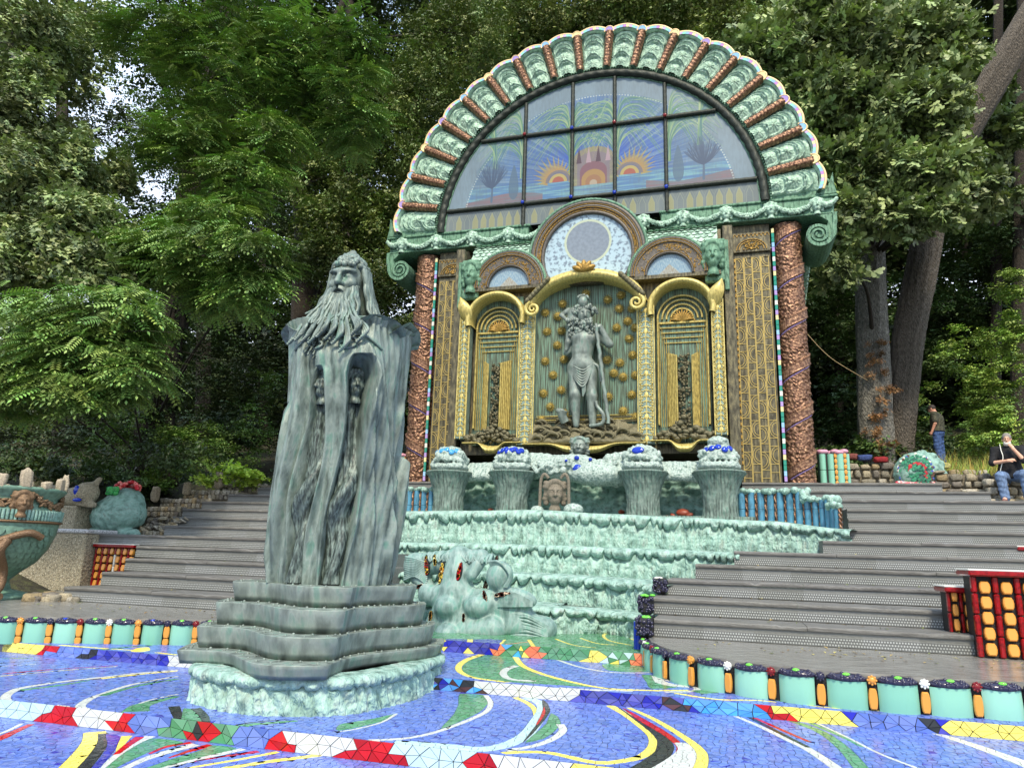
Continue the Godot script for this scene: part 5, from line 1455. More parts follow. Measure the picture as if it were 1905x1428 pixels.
	# ---- engraved pilasters
	for sx in [-1.0, 1.0]:
		var g := Geo.new()
		g.box(Vector3(sx * 2.69, 4.33, -0.3), Vector3(0.60, 4.4, 0.36), 0.01)
		g.box(Vector3(sx * 2.69, 6.2, -0.1), Vector3(0.61, 0.36, 0.05), 0.01)
		var pil := obj("pilaster", g, M.bronze, P)
		var ln := Geo.new()
		var z := -0.118
		for c in 4:
			var x0 = sx * 2.69 - 0.265 + c * 0.135
			var x1 = x0 + 0.122
			for x in [x0, x1]: ln.strip(PackedVector3Array([Vector3(x, 2.16, z), Vector3(x, 5.94, z)]), 0.011, 0.006)
			for r in 9:
				var y := 2.22 + r * 0.415 + (0.0 if c % 2 == 0 else 0.09)
				for yy in [y, y + 0.13]:
					if yy < 5.9: ln.strip(PackedVector3Array([Vector3(x0, yy, z), Vector3(x1, yy, z)]), 0.010, 0.007)
				var d := 1.0 if c % 2 == 0 else -1.0
				var ce = x0 if d > 0 else x1
				for rr in [1.0, 0.72]:
					var pt := PackedVector3Array()
					for q in 9:
						var a := -PI / 2 + PI * q / 8
						pt.append(Vector3(ce + d * cos(a) * 0.115 * rr, minf(y + 0.275 + sin(a) * 0.14 * rr, 5.93), z))
					ln.strip(pt, 0.010, 0.006)
		obj("gilt_lines", ln, M.gilt, pil)
		var hd := Geo.new()
		for rr in [0.24, 0.2]:
			hd.strip(arc(Vector3(sx * 2.69, 6.06, -0.072), rr, rr * 0.8, 0, 180, 16), 0.016, 0.012)
		for i in 60:
			var a := rng.randf() * PI; var q := rng.randf_range(0.0, 0.17)
			hd.ell(Vector3(sx * 2.69 + cos(a) * q, 6.07 + sin(a) * q * 0.85, -0.07), Vector3.ONE * 0.016, 5, 4)
		for i in 9: hd.strip(arc(Vector3(sx * 2.69 - 0.26 + i * 0.065, 6.30, -0.072), 0.026, 0.045, 0, 180, 6), 0.012, 0.01)
		obj("gilt_crest", hd, M.gold_dull, pil)
		# dark return wall with a gilt chain between pilaster and altar
		var w := Geo.new()
		w.box(Vector3(sx * 2.30, 4.2, 0.12), Vector3(0.16, 4.1, 0.9), 0.01)
		obj("return_wall", w, M.bronze, P)
		var ch := Geo.new()
		for i in 34: ch.box(Vector3(sx * 2.395, 2.4 + i * 0.1, 0.35), Vector3(0.03, 0.06, 0.06), 0.008)
		obj("gilt_chain", ch, M.gold_dull, P)
	# ---- back wall behind pilasters
	var bw := Geo.new()
	bw.box(Vector3(0, 4.3, -0.55), Vector3(6.0, 4.4, 0.1))
	bw.box(Vector3(0, 4.0, -0.04), Vector3(4.4, 2.9, 0.9))
	bw.box(Vector3(0, 5.9, -0.25), Vector3(4.4, 1.1, 0.5))
	bw.box(Vector3(0, 5.43, 0.3), Vector3(4.36, 0.06, 0.66))
	obj("inner_wall", bw, M.bronze, P)

func scale_roofs(P: Node3D) -> void:
	# two quarter-barrel roofs laid with fish scales
	var sc := Geo.new()
	sc.surf(9, 7, func(a, b):
		var u: float = a * 2 - 1; var v: float = b
		var w := 0.054
		var edge := sqrt(maxf(0.0, 1.0 - u * u))
		var y := -v * (0.05 + 0.06 * edge)
		return Vector3(u * w, y, 0.004 + 0.010 * v + 0.006 * (1 - u * u)))
	var scm := sc.mesh()
	for sx in [-1.0, 1.0]:
		var g := Geo.new()
		g.surf(2, 14, func(a, b):
			var t: float = PI * 0.5 * b
			return Vector3(sx * lerpf(0.5, 2.13, a), 5.44 + sin(t) * 0.98, 0.14 + cos(t) * 0.36))
		var pl := PackedVector2Array([Vector2(-0.1, 5.44)])
		for i in 15: pl.append(Vector2(0.14 + cos(PI * 0.5 * i / 14) * 0.36, 5.44 + sin(PI * 0.5 * i / 14) * 0.98))
		pl.append(Vector2(-0.1, 6.42))
		g.prism(pl, 0.04, Transform3D(Basis(Vector3(0, 0, 1), Vector3(0, 1, 0), Vector3(sx, 0, 0)), Vector3(sx * 2.10, 0, 0)))
		var roof := obj("scale_roof", g, M.verdigris, P)
		for r in 12:
			var t := PI * 0.5 * (1.0 - r * 0.080)
			var o := Vector3(0, 5.44 + sin(t) * 0.98, 0.14 + cos(t) * 0.36)
			var nn := Vector3(0, sin(t) / 0.98, cos(t) / 0.36).normalized()
			var tg := Vector3.RIGHT.cross(nn)
			var bs := Basis(Vector3.RIGHT, -tg if tg.y < 0 else tg, nn)
			if bs.y.y < 0: bs.y = -bs.y
			for c in 15:
				var x = sx * (0.62 + c * 0.105 + (0.052 if r % 2 else 0.0))
				if absf(x) > 2.1: continue
				piece("roof_scale", scm, M.verdigris, Transform3D(bs, Vector3(x, o.y, o.z)), roof)

func altar() -> void:
	# gilded three-part altar with roundels above it
	var A := thing("gilded_altar", Vector3(0, 2.75, 0.7), "gilded three-bay altar wall with star-studded central niche", "altar")
	var P: Node3D = get_node("pavilion")
	scale_roofs(P)
	var heads := mask_geo(0.03).mesh()
	for sx in [-1.0, 1.0]:
		piece("portrait_head", heads, M.verdigris_dark, Transform3D(Basis().scaled(Vector3(0.42, 0.52, 0.42)), Vector3(sx * 2.06, 5.70, 0.64)), P)
		var g := Geo.new()
		g.box(Vector3(sx * 2.10, 5.65, 0.55), Vector3(0.34, 0.75, 0.1), 0.03)
		g.box(Vector3(sx * 2.27, 5.55, 0.5), Vector3(0.07, 0.85, 0.25), 0.01)
		obj("head_panel", g, M.verdigris_dark, P)
	# roundels
	for k in 3:
		var cx: float = [0.0, -1.37, 1.37][k]
		var cy: float = [5.95, 5.46, 5.46][k]
		var R: float = [1.0, 0.65, 0.65][k]
		var z: float = [0.56, 0.62, 0.62][k]
		var g := Geo.new()
		var f: float = [0.75, 0.55, 0.55][k]
		var a0: float = -32 if k == 0 else 0
		var a1: float = 212 if k == 0 else 180
		var prof := [[1.0, -0.3], [1.0, 0.0], [0.985, 0.03], [0.95, 0.035], [0.945, 0.02], [0.91, 0.02], [0.905, 0.035], [0.875, 0.035], [0.87, 0.015], [f + 0.06, 0.0], [f + 0.05, 0.03], [f + 0.01, 0.03], [f, 0.0], [f, -0.06]]
		g.surf(81, prof.size(), func(a, b):
			var q: Array = prof[int(round(b * (prof.size() - 1)))]
			var t := deg_to_rad(lerpf(a0, a1, a))
			return Vector3(cx + cos(t) * R * q[0], cy + sin(t) * R * q[0], z + q[1]))
		var ro := obj("roundel_frame", g, M.roundel, P)
		var tw := Geo.new()
		tw.surf(300, 9, func(a, b):
			var t := deg_to_rad(lerpf(a0, a1, a)); var q: float = TAU * b
			var kk := 0.024 * (1 + 0.35 * absf(sin(a * 170 + q)))
			return Vector3(cx + cos(t) * (R * 1.015 + cos(q) * kk), cy + sin(t) * (R * 1.015 + cos(q) * kk), z + sin(q) * kk))
		obj("rope_edge", tw, M.verdigris_dark, ro)
		var gl := Geo.new()
		for i in (90 if k == 0 else 60):
			var t := deg_to_rad(lerpf(a0 + 6, a1 - 6, rng.randf()))
			var t0 := t; var r0: float = R * lerpf(f + 0.07, 0.86, rng.randf())
			var pt := PackedVector3Array()
			var cur := rng.randf_range(-4, 4)
			for q in 6:
				var ang := t0 + q * 0.022 * (1.0 + 0.2 * cur)
				pt.append(Vector3(cx + cos(ang) * (r0 + 0.02 * sin(q * 1.2 + cur)), cy + sin(ang) * (r0 + 0.02 * sin(q * 1.2 + cur)), z + 0.008))
			gl.strip(pt, 0.012, 0.006)
		for rr in [f + 0.065, 0.865, 0.925]:
			gl.strip(arc(Vector3(cx, cy, z + 0.018), R * rr, R * rr, a0, a1, 60), 0.010, 0.02)
		obj("gilt_scrollwork", gl, M.gold_dull, ro)
		var gg := Geo.new()
		var pl := PackedVector2Array()
		for i in 41:
			var t := deg_to_rad(lerpf(a0, a1, i / 40.0)); pl.append(Vector2(cx + cos(t) * R * (f + 0.02), cy + sin(t) * R * (f + 0.02)))
		gg.prism(pl, 0.02, Transform3D(Basis(), Vector3(0, 0, z - 0.05)))
		for i in gg.v.size():
			gg.t[i] = Vector2((gg.v[i].x - cx) / (R * f * 2.1) + 0.5, 0.5 - (gg.v[i].y - cy) / (R * f * 2.1))
		obj("glass_disc", gg, roundel_glass(k), ro)
	# gold carcass: posts
	for sx in [-1.0, 1.0]:
		for q in [[2.10, 0.18, 2.78, 4.95, 0.20], [0.985, 0.27, 2.66, 4.98, 0.16]]:
			var g := Geo.new()
			g.box(Vector3(sx * q[0], (q[2] + q[3]) * 0.5, 0.62), Vector3(q[1], q[3] - q[2], q[4]), 0.015)
			var post := obj("post", g, M.teal_light, A)
			var ar := Geo.new()
			for i in 26:
				var y: float = lerpf(q[2] + 0.08, q[3] - 0.06, i / 25.0)
				for s in [-1.0, 1.0]:
					var w: float = q[1] * 0.46
					var p := PackedVector3Array()
					for m in 9:
						var t := m / 8.0
						p.append(Vector3(sx * q[0] + s * w * sin(t * 2.4) * (0.95 - 0.2 * t), y + 0.07 * t - 0.05 * sin(t * 5.0), 0.62 + q[4] * 0.5))
					ar.strip(p, 0.020 if i % 2 else 0.026, 0.009)
				if i % 4 == 0: ar.ell(Vector3(sx * q[0], y, 0.62 + q[4] * 0.5), Vector3(0.035, 0.05, 0.014), 8, 5)
			ar.strip(PackedVector3Array([Vector3(sx * q[0], q[2], 0.62 + q[4] * 0.5), Vector3(sx * q[0], q[3], 0.62 + q[4] * 0.5)]), 0.016, 0.010)
			for s in [-1.0, 1.0]:
				ar.box(Vector3(sx * q[0] + s * q[1] * 0.49, (q[2] + q[3]) * 0.5, 0.62 + q[4] * 0.5), Vector3(0.016, q[3] - q[2], 0.02), 0.004)
			obj("gilt_arabesque", ar, M.gold, post)
		# side niche with stepped arches and folding doors
		var cx: float = sx * 1.55
		var n := Geo.new()
		n.box(Vector3(cx, 4.0, 0.46), Vector3(0.84, 2.6, 0.06))
		var nic := obj("side_niche", n, M.teal, A)
		for k in 4:
			var rr := 0.40 - k * 0.07
			var g := Geo.new()
			g.prism(ring_sector(rr - 0.028, rr, 0, 180, 20), 0.05 - 0.008 * k, Transform3D(Basis(), Vector3(cx, 4.72, 0.5 - 0.004 * k)), 0.004)
			for s in [-1.0, 1.0]:
				if k < 1: g.box(Vector3(cx + s * (rr - 0.014), 3.85, 0.52), Vector3(0.028, 1.74, 0.05), 0.004)
			obj("inner_arch", g, M.gold_bar, nic)
		var lint := Geo.new()
		for k in 5:
			lint.box(Vector3(cx, 4.66 - k * 0.085, 0.50 - k * 0.002), Vector3(0.78 - k * 0.05, 0.018 if k else 0.035, 0.04), 0.004)
			for s in [-1.0, 1.0]: lint.box(Vector3(cx + s * (0.36 - k * 0.035), (4.66 - k * 0.085 + 2.95) * 0.5, 0.495), Vector3(0.010, 4.66 - k * 0.085 - 2.95, 0.025), 0.003)
		obj("door_frame", lint, M.gold_bar, nic)
		var fan := Geo.new()
		for i in 13:
			var a := PI * (i + 0.5) / 13
			fan.tube(PackedVector3Array([Vector3(cx, 4.68, 0.5), Vector3(cx + cos(a) * 0.10, 4.69 + sin(a) * 0.09, 0.545), Vector3(cx + cos(a) * 0.19, 4.69 + sin(a) * 0.17, 0.51)]), [0.012, 0.022, 0.008], 6)
		for i in 9: fan.ell(Vector3(cx + cos(PI * i / 8) * 0.19, 4.69 + sin(PI * i / 8) * 0.17, 0.51), Vector3.ONE * 0.018, 6, 4)
		obj("shell_ornament", fan, M.gold_dull, nic)
		# fluted open doors, hinged outwards
		for s in [-1.0, 1.0]:
			var d := Geo.new()
			var wid: float = 0.20 if s * sx < 0 else 0.14
			var an = 0.7 * s
			for i in 6:
				var u := (i + 0.5) / 6.0 * wid
				var bb := Basis(Vector3.UP, an)
				d.tube(PackedVector3Array([Vector3(cx + s * 0.24, 2.96, 0.5) + bb * Vector3(-s * u, 0, 0), Vector3(cx + s * 0.24, 4.08 + 0.08 * (1 - u / wid), 0.5) + bb * Vector3(-s * u, 0, 0)]), wid / 11.0, 6)
			obj("fluted_door", d, M.gold_bar, nic)
		var tree := Geo.new()
		for i in 150:
			var y := rng.randf_range(2.95, 4.12)
			var o := Vector3(cx + rng.randf_range(-0.09, 0.09), y, 0.52 + rng.randf_range(0, 0.03))
			tree.ell(o, Vector3(0.028, 0.022, 0.02), 5, 4, Basis(Vector3.BACK, rng.randf() * TAU))
			if i % 9 == 0: tree.put(rosette(0.045, 10), Transform3D(Basis(), o + Vector3(0, 0, 0.02)))
		obj("leaf_relief", tree, M.bronze_leaf, nic)
		# rocks and waves at its foot, gilded lip
		var rk := Geo.new()
		for i in 150:
			var x := rng.randf_range(-0.46, 0.46)
			var y := 2.72 + rng.randf() * (0.36 - 0.25 * absf(sin(x * 4)))
			rk.ell(Vector3(cx + x, y, 0.60 + rng.randf_range(0, 0.12)), Vector3(rng.randf_range(0.03, 0.07), rng.randf_range(0.02, 0.045), 0.04), 7, 5, Basis(Vector3.BACK, rng.randf_range(-0.8, 0.8)))
		obj("rock_relief", rk, M.bronze_leaf, A)
		var lip := Geo.new()
		lip.surf(40, 10, func(a, b):
			var u: float = a * 2 - 1
			var dip := 0.16 * exp(-pow(u / 0.34, 4))
			var q: float = PI * b * 0.8
			return Vector3(cx + u * 0.50, 2.74 - dip * (0.4 + 0.6 * b) - 0.05 * b, 0.62 + sin(q) * (0.13 + 0.1 * dip)))
		obj("gilt_lip", lip, M.gold, A)
		# segmental arch over the side bay, with leaf end
		var ac := Geo.new()
		var prof := [[0.0, -0.25], [0.0, 0.18], [0.025, 0.24], [0.07, 0.25], [0.10, 0.20], [0.105, -0.2]]
		ac.surf(41, prof.size(), func(a, b):
			var q: Array = prof[int(round(b * (prof.size() - 1)))]
			var t := deg_to_rad(lerpf(-14, 194, a))
			return Vector3(cx + cos(t) * (0.44 + q[0]), 4.84 + sin(t) * (0.40 + q[0] * 0.95), 0.55 + q[1]))
		obj("gilt_arch", ac, M.gold, A)
		var lf := Geo.new()
		lf.surf(9, 24, func(a, b):
			var u: float = a * 2 - 1
			var w := 0.11 * sin(PI * minf(b * 0.9 + 0.1, 1.0)) + 0.01
			return Vector3(sx * (2.06 + 0.13 * b * b + u * w), 4.80 + b * 0.46, 0.72 + 0.12 * sin(b * 2.6) - 0.05 * u * u + 0.012 * absf(sin(u * 7))))
		obj("acanthus_leaf", lf, M.gold, A)
		# volute of the central arch
		var vo := Geo.new()
		var pts := PackedVector3Array(); var rad := []
		for i in 44:
			var t := i / 43.0
			var a := deg_to_rad(lerpf(70, -560, t))
			var r := lerpf(0.13, 0.015, t)
			pts.append(Vector3(sx * (0.86 + cos(a) * r), 4.93 + sin(a) * r, 0.86)); rad.append(lerpf(0.036, 0.016, t))
		vo.tube(pts, rad, 7, 1.0)
		obj("volute", vo, M.gold, A)
		var ac2 := Geo.new()
		for i in 8:
			var t := i / 7.0
			ac2.ell(Vector3(sx * lerpf(0.62, 0.95, t), lerpf(5.42, 5.08, t), 0.86), Vector3(0.07, 0.045, 0.06), 8, 6, Basis(Vector3.BACK, -sx * 0.9))
		obj("leaf_spray", ac2, M.bronze_leaf, A)
	# central niche
	var cn := Geo.new()
	cn.surf(30, 30, func(a, b):
		var u: float = a * 2 - 1
		return Vector3(u * 0.86, lerpf(2.95, 5.45, b), 0.55 - 0.05 * (1 - u * u) + 0.008 * noise.get_noise_2d(u * 90, b * 300)))
	obj("star_niche", cn, M.teal, A)
	var ca := Geo.new()
	var prof2 := [[0.0, -0.1], [0.0, 0.20], [0.04, 0.28], [0.10, 0.29], [0.125, 0.24], [0.16, 0.24], [0.17, -0.2]]
	ca.surf(49, prof2.size(), func(a, b):
		var q: Array = prof2[int(round(b * (prof2.size() - 1)))]
		var t := deg_to_rad(lerpf(4, 176, a))
		return Vector3(cos(t) * (0.86 + q[0]), 4.93 + sin(t) * (0.50 + q[0]), 0.57 + q[1]))
	obj("gilt_arch", ca, M.gold, A)
	var cr := Geo.new()
	for i in 5:
		var a := deg_to_rad(90 + (i - 2) * 34)
		cr.ell(Vector3(cos(a) * 0.10, 5.55 + sin(a) * 0.07, 0.86), Vector3(0.05, 0.11, 0.06), 10, 8, Basis(Vector3.BACK, a - PI / 2))
	obj("crest_shell", cr, M.gold_dull, A)
	var rs := rosette(0.105, 28).mesh()
	var stars := [[-0.02, 5.25], [-0.42, 5.1], [0.35, 5.12], [0.57, 5.18], [0.54, 4.95], [-0.72, 4.96], [-0.5, 4.88], [0.75, 4.93], [0.68, 4.72], [-0.68, 4.62], [-0.43, 4.62], [0.5, 4.62], [0.80, 4.6], [-0.5, 4.37], [0.70, 4.42], [-0.38, 4.12], [-0.70, 4.1], [0.55, 4.02], [0.76, 4.14], [0.34, 4.08], [-0.56, 3.86], [0.6, 3.78], [0.80, 3.8], [-0.42, 3.6], [0.36, 3.46], [0.74, 3.48], [-0.72, 3.55], [-0.6, 3.32], [-0.36, 3.2], [0.6, 3.22], [0.80, 3.12], [-0.74, 3.1], [0.45, 3.85]]
	for s in stars:
		piece("star_rosette", rs, M.gold_bar, Transform3D(Basis(Vector3.BACK, rng.randf()), Vector3(s[0], s[1], 0.55)), A)
	var wv := Geo.new()
	wv.surf(70, 22, func(a, b):
		var u: float = a * 2 - 1
		var z = 0.56 + 0.22 * b
		var h = 3.02 - 0.28 * b + 0.05 * sin(u * 13 + b * 5) * (1 - b * 0.5) + 0.035 * absf(sin(u * 21 - b * 14))
		return Vector3(u * 0.90, h, z))
	wv.surf(70, 8, func(a, b):
		var u: float = a * 2 - 1
		return Vector3(u * 0.90, lerpf(2.74 + 0.035 * absf(sin(u * 21 - 14)) + 0.025 * sin(u * 13 + 5), 2.66, b), 0.78 + 0.03 * sin(b * 3)))
	for i in 46:
		var x0 := rng.randf_range(-0.86, 0.7)
		var zz := rng.randf_range(0.58, 0.80)
		var l := rng.randf_range(0.12, 0.26)
		var hh := 3.05 - 1.25 * (zz - 0.56) + rng.randf_range(-0.03, 0.05)
		wv.tube(spl([Vector3(x0, hh - 0.03, zz), Vector3(x0 + l * 0.3, hh + 0.03, zz + 0.02), Vector3(x0 + l * 0.7, hh + 0.035, zz + 0.03), Vector3(x0 + l, hh - 0.01, zz + 0.02), Vector3(x0 + l * 0.9, hh - 0.04, zz + 0.03)], 4), [0.008, 0.014, 0.018, 0.022, 0.024, 0.026, 0.027, 0.028, 0.028, 0.026, 0.024, 0.022, 0.02, 0.018, 0.016, 0.012, 0.008], 6)
	obj("wave_relief", wv, M.bronze_leaf, A)
	for k in 4:
		var g := Geo.new()
		g.box(Vector3(0, 3.16 - k * 0.035, 0.53 + k * 0.012), Vector3(1.72, 0.018, 0.03), 0.005)
		obj("ledge_line", g, M.gold_bar if k % 2 == 0 else M.bronze_leaf, A)
	var lp := Geo.new()
	lp.surf(60, 10, func(a, b):
		var u: float = a * 2 - 1
		var dip := 0.13 * exp(-pow(u / 0.42, 4))
		return Vector3(u * 0.98, 2.69 - dip * (0.3 + 0.7 * b) - 0.05 * b, 0.70 + sin(PI * b * 0.8) * 0.17))
	obj("gilt_lip", lp, M.gold, A)
	piece("mascaron", heads, M.patina_dark, Transform3D(Basis().scaled(Vector3(0.36, 0.32, 0.36)), Vector3(-0.04, 2.60, 0.86)), A)
	giant(A)

func roundel_glass(k: int) -> StandardMaterial3D:
	var im := Image.create(256, 256, false, Image.FORMAT_RGB8)
	for j in 256:
		for i in 256:
			var x := i / 128.0 - 1.0; var y := 1.0 - j / 128.0
			var c := s8(120, 138, 150).lerp(s8(150, 176, 190), clampf(noise2.get_noise_2d(i * 3.0, j * 3.0) + 0.5, 0, 1))
			if k == 0:
				var d := Vector2(x, y - 0.32).length()
				if d < 0.47: c = s8(128, 138, 148).lerp(s8(116, 126, 136), clampf(noise2.get_noise_2d(i * 4.0, j * 4.0) + 0.5, 0, 1))
				elif d < 0.52: c = s8(176, 186, 160)
				else:
					var l := 0.6 * sin(x * 20.0 + y * 16.0 * signf(x) + 2.0 * noise2.get_noise_2d(i * 2.0, j * 2.0)) * sin(y * 26.0 - absf(x) * 20.0 + 3.0 * noise2.get_noise_2d(j * 2.0, i * 2.0)) + 0.5 * noise2.get_noise_2d(i * 6.0, j * 6.0)
					c = s8(166, 190, 200).lerp(s8(112, 126, 138), clampf(l * 2.0, 0, 1))
			else:
				var tri := y < 0.5 - absf(x) * 1.0
				var l := noise2.get_noise_2d(i * 14.0, j * 2.0)
				c = (s8(140, 130, 112) if tri else s8(110, 138, 158)).lerp(s8(170, 186, 184), clampf(l + 0.3, 0, 0.7))
			im.set_pixel(i, j, c)
	var m := StandardMaterial3D.new()
	m.albedo_texture = ImageTexture.create_from_image(im); m.roughness = 0.2
	m.clearcoat_enabled = true; m.clearcoat = 0.6; m.clearcoat_roughness = 0.05
	return m

func giant(A: Node3D) -> void:
	# bronze relief: a bearded giant with staff carries a child on his shoulder, standing in waves
	var G := thing("giant_relief", Vector3(0.0, 2.95, 0.72), "bronze relief of a bearded giant leaning on a staff with a child on his shoulder", "sculpture")
	var s := Sdf.new()
	var z := 0.66
	s.cap(Vector3(-0.06, 4.02, z), Vector3(-0.02, 4.38, z + 0.02), 0.15, 0.19, 0.08)
	s.ell(Vector3(-0.05, 4.20, z + 0.05), Vector3(0.155, 0.24, 0.12), 0.05)
	s.ell(Vector3(-0.12, 4.40, z + 0.08), Vector3(0.12, 0.09, 0.09), 0.05)
	s.ell(Vector3(0.09, 4.40, z + 0.08), Vector3(0.12, 0.09, 0.09), 0.05)
	s.ell(Vector3(-0.05, 3.98, z + 0.06), Vector3(0.19, 0.15, 0.13), 0.06)
	for x in [-1.0, 1.0]:
		for i in 3: s.ell(Vector3(-0.05 + x * 0.05, 4.08 + i * 0.085, z + 0.145), Vector3(0.05, 0.04, 0.03), 0.02)
	s.cap(Vector3(-0.17, 3.92, z + 0.03), Vector3(-0.14, 3.46, z + 0.10), 0.125, 0.085, 0.05)
	s.cap(Vector3(-0.14, 3.46, z + 0.10), Vector3(-0.13, 2.98, z + 0.05), 0.085, 0.052, 0.04)
	s.ell(Vector3(-0.155, 3.30, z + 0.05), Vector3(0.075, 0.14, 0.075), 0.04)
	s.cap(Vector3(0.08, 3.92, z + 0.03), Vector3(0.12, 3.44, z + 0.07), 0.125, 0.085, 0.05)
	s.cap(Vector3(0.12, 3.44, z + 0.07), Vector3(0.14, 2.96, z + 0.05), 0.085, 0.052, 0.04)
	s.ell(Vector3(0.13, 3.28, z + 0.03), Vector3(0.075, 0.14, 0.075), 0.04)
	s.cap(Vector3(0.16, 4.50, z), Vector3(0.40, 4.30, z + 0.03), 0.085, 0.065, 0.05)
	s.cap(Vector3(0.40, 4.30, z + 0.03), Vector3(0.26, 4.58, z + 0.12), 0.065, 0.045, 0.03)
	for i in 4: s.cap(Vector3(0.27 - i * 0.028, 4.59, z + 0.15), Vector3(0.24 - i * 0.028, 4.55, z + 0.17), 0.018, 0.015, 0.01)
	s.cap(Vector3(-0.24, 4.48, z), Vector3(-0.30, 4.20, z + 0.02), 0.075, 0.06, 0.05)
	s.ell(Vector3(0.0, 4.78, z + 0.08), Vector3(0.115, 0.15, 0.12), 0.04)
	s.cap(Vector3(0.03, 4.83, z + 0.19), Vector3(0.035, 4.75, z + 0.215), 0.016, 0.024, 0.015)
	for x in [-1.0, 1.0]:
		s.cap(Vector3(0.03 + x * 0.02, 4.845, z + 0.185), Vector3(0.03 + x * 0.075, 4.84, z + 0.16), 0.014, 0.010, 0.01)
		s.ell(Vector3(0.03 + x * 0.045, 4.815, z + 0.19), Vector3(0.024, 0.015, 0.02), 0.006, Basis(), -1.0)
	var g := Geo.new()
	nets(g, s.d, Vector3(-0.5, 2.9, z - 0.2), Vector3(0.6, 5.0, z + 0.4), 0.017)
	obj("body", g, M.patina_dark, G)
	var h := Geo.new()
	for i in 420:
		var t := rng.randf()
		var a := rng.randf_range(-PI, PI)
		var o: Vector3
		if i < 210:
			var r := rng.randf_range(0.10, 0.21)
			o = Vector3(0.0 + cos(a) * r, 4.82 + absf(sin(a)) * r * 0.75, z + 0.06 + rng.randf_range(0, 0.10))
			if absf(o.x - 0.03) < 0.10 and o.y < 4.90 : o.z -= 0.10
		else:
			o = Vector3(-0.04 + rng.randf_range(-0.24, 0.22) * (1 - 0.15 * t), 4.70 - t * 0.27, z + 0.14 + rng.randf_range(0, 0.08) - 0.06 * t)
		var rr := rng.randf_range(0.018, 0.032)
		h.ell(o, Vector3(rr, rr * 1.2, rr), 6, 5)
	obj("hair_and_beard", h, M.patina_dark, G)
	var cl := Geo.new()
	for i in 7:
		var t := i / 6.0
		cl.tube(spl([Vector3(-0.24, 3.98 - t * 0.06, z + 0.10), Vector3(-0.10, 3.88 - t * 0.22, z + 0.19), Vector3(0.02, 3.84 - t * 0.26, z + 0.20), Vector3(0.13, 3.95 - t * 0.08, z + 0.13)], 6), 0.018, 6)
	for i in 5: cl.tube(spl([Vector3(-0.04 + i * 0.014, 3.75, z + 0.2), Vector3(-0.01 + i * 0.012, 3.6, z + 0.19), Vector3(0.0 + i * 0.008, 3.42 + 0.02 * i, z + 0.17)], 4), 0.016, 6)
	cl.tube(spl([Vector3(0.14, 3.97, z + 0.1), Vector3(0.24, 3.9, z + 0.08), Vector3(0.27, 3.68, z + 0.05)], 6), [0.03] , 6) if false else cl.tube(spl([Vector3(0.14, 3.97, z + 0.1), Vector3(0.24, 3.9, z + 0.08), Vector3(0.27, 3.68, z + 0.05)], 6), 0.028, 6)
	obj("loincloth", cl, M.patina_dark, G)
	var st := Geo.new()
	var pts := PackedVector3Array(); var rad := []
	for i in 24:
		var t := i / 23.0
		pts.append(Vector3(lerpf(0.20, 0.40, t) + 0.008 * sin(i * 2.1), lerpf(4.62, 2.98, t), z + 0.16 - 0.05 * t)); rad.append(0.026 + 0.008 * absf(sin(i * 1.7)))
	st.tube(pts, rad, 7)
	obj("staff", st, M.patina_dark, G)
	var c := Sdf.new()
	c.cap(Vector3(-0.22, 4.66, z + 0.02), Vector3(-0.19, 4.86, z + 0.05), 0.10, 0.10, 0.05)
	c.ell(Vector3(-0.02, 5.02, z + 0.12), Vector3(0.085, 0.10, 0.09), 0.03)
	c.cap(Vector3(-0.13, 4.92, z + 0.06), Vector3(-0.06, 4.98, z + 0.1), 0.05, 0.05, 0.04)
	c.cap(Vector3(-0.28, 4.92, z + 0.04), Vector3(-0.40, 4.84, z + 0.04), 0.045, 0.038, 0.03)
	c.cap(Vector3(-0.40, 4.84, z + 0.04), Vector3(-0.31, 4.74, z + 0.10), 0.036, 0.028, 0.02)
	c.cap(Vector3(-0.24, 4.60, z + 0.06), Vector3(-0.27, 4.34, z + 0.11), 0.065, 0.045, 0.04)
	c.cap(Vector3(-0.27, 4.34, z + 0.11), Vector3(-0.30, 4.22, z + 0.10), 0.045, 0.03, 0.02)
	c.cap(Vector3(-0.14, 4.62, z + 0.09), Vector3(-0.12, 4.50, z + 0.14), 0.06, 0.045, 0.04)
	c.ell(Vector3(-0.20, 4.72, z + 0.08), Vector3(0.085, 0.07, 0.06), 0.03)
	var cg := Geo.new()
	nets(cg, c.d, Vector3(-0.5, 4.1, z - 0.15), Vector3(0.15, 5.2, z + 0.3), 0.016)
	for i in 60:
		var a := rng.randf() * TAU
		cg.ell(Vector3(-0.02 + cos(a) * 0.085, 5.07 + absf(sin(a)) * 0.06, z + 0.10 + rng.randf_range(-0.06, 0.06)), Vector3.ONE * 0.024, 6, 5)
	obj("child", cg, M.patina_dark, G)
	var f := Geo.new()
	f.tube(spl([Vector3(-0.30, 3.02, z + 0.1), Vector3(-0.34, 3.12, z + 0.14), Vector3(-0.32, 3.2, z + 0.16)], 5), 0.07, 10)
	f.ell(Vector3(-0.36, 3.18, z + 0.16), Vector3(0.09, 0.055, 0.06), 10, 7, Basis(Vector3.BACK, -0.4))
	f.tube(spl([Vector3(0.10, 2.95, z + 0.1), Vector3(0.30, 2.98, z + 0.14), Vector3(0.32, 3.12, z + 0.15), Vector3(0.22, 3.26, z + 0.13), Vector3(0.20, 3.34, z + 0.12)], 6), 0.03, 8)
	obj("fish", f, M.patina_dark, G)
# ---------------------------------------------------------------- bronze statue on its wavy tiers
const SC := Vector2(-0.74, 7.03)  # centre of the tiers in x,z

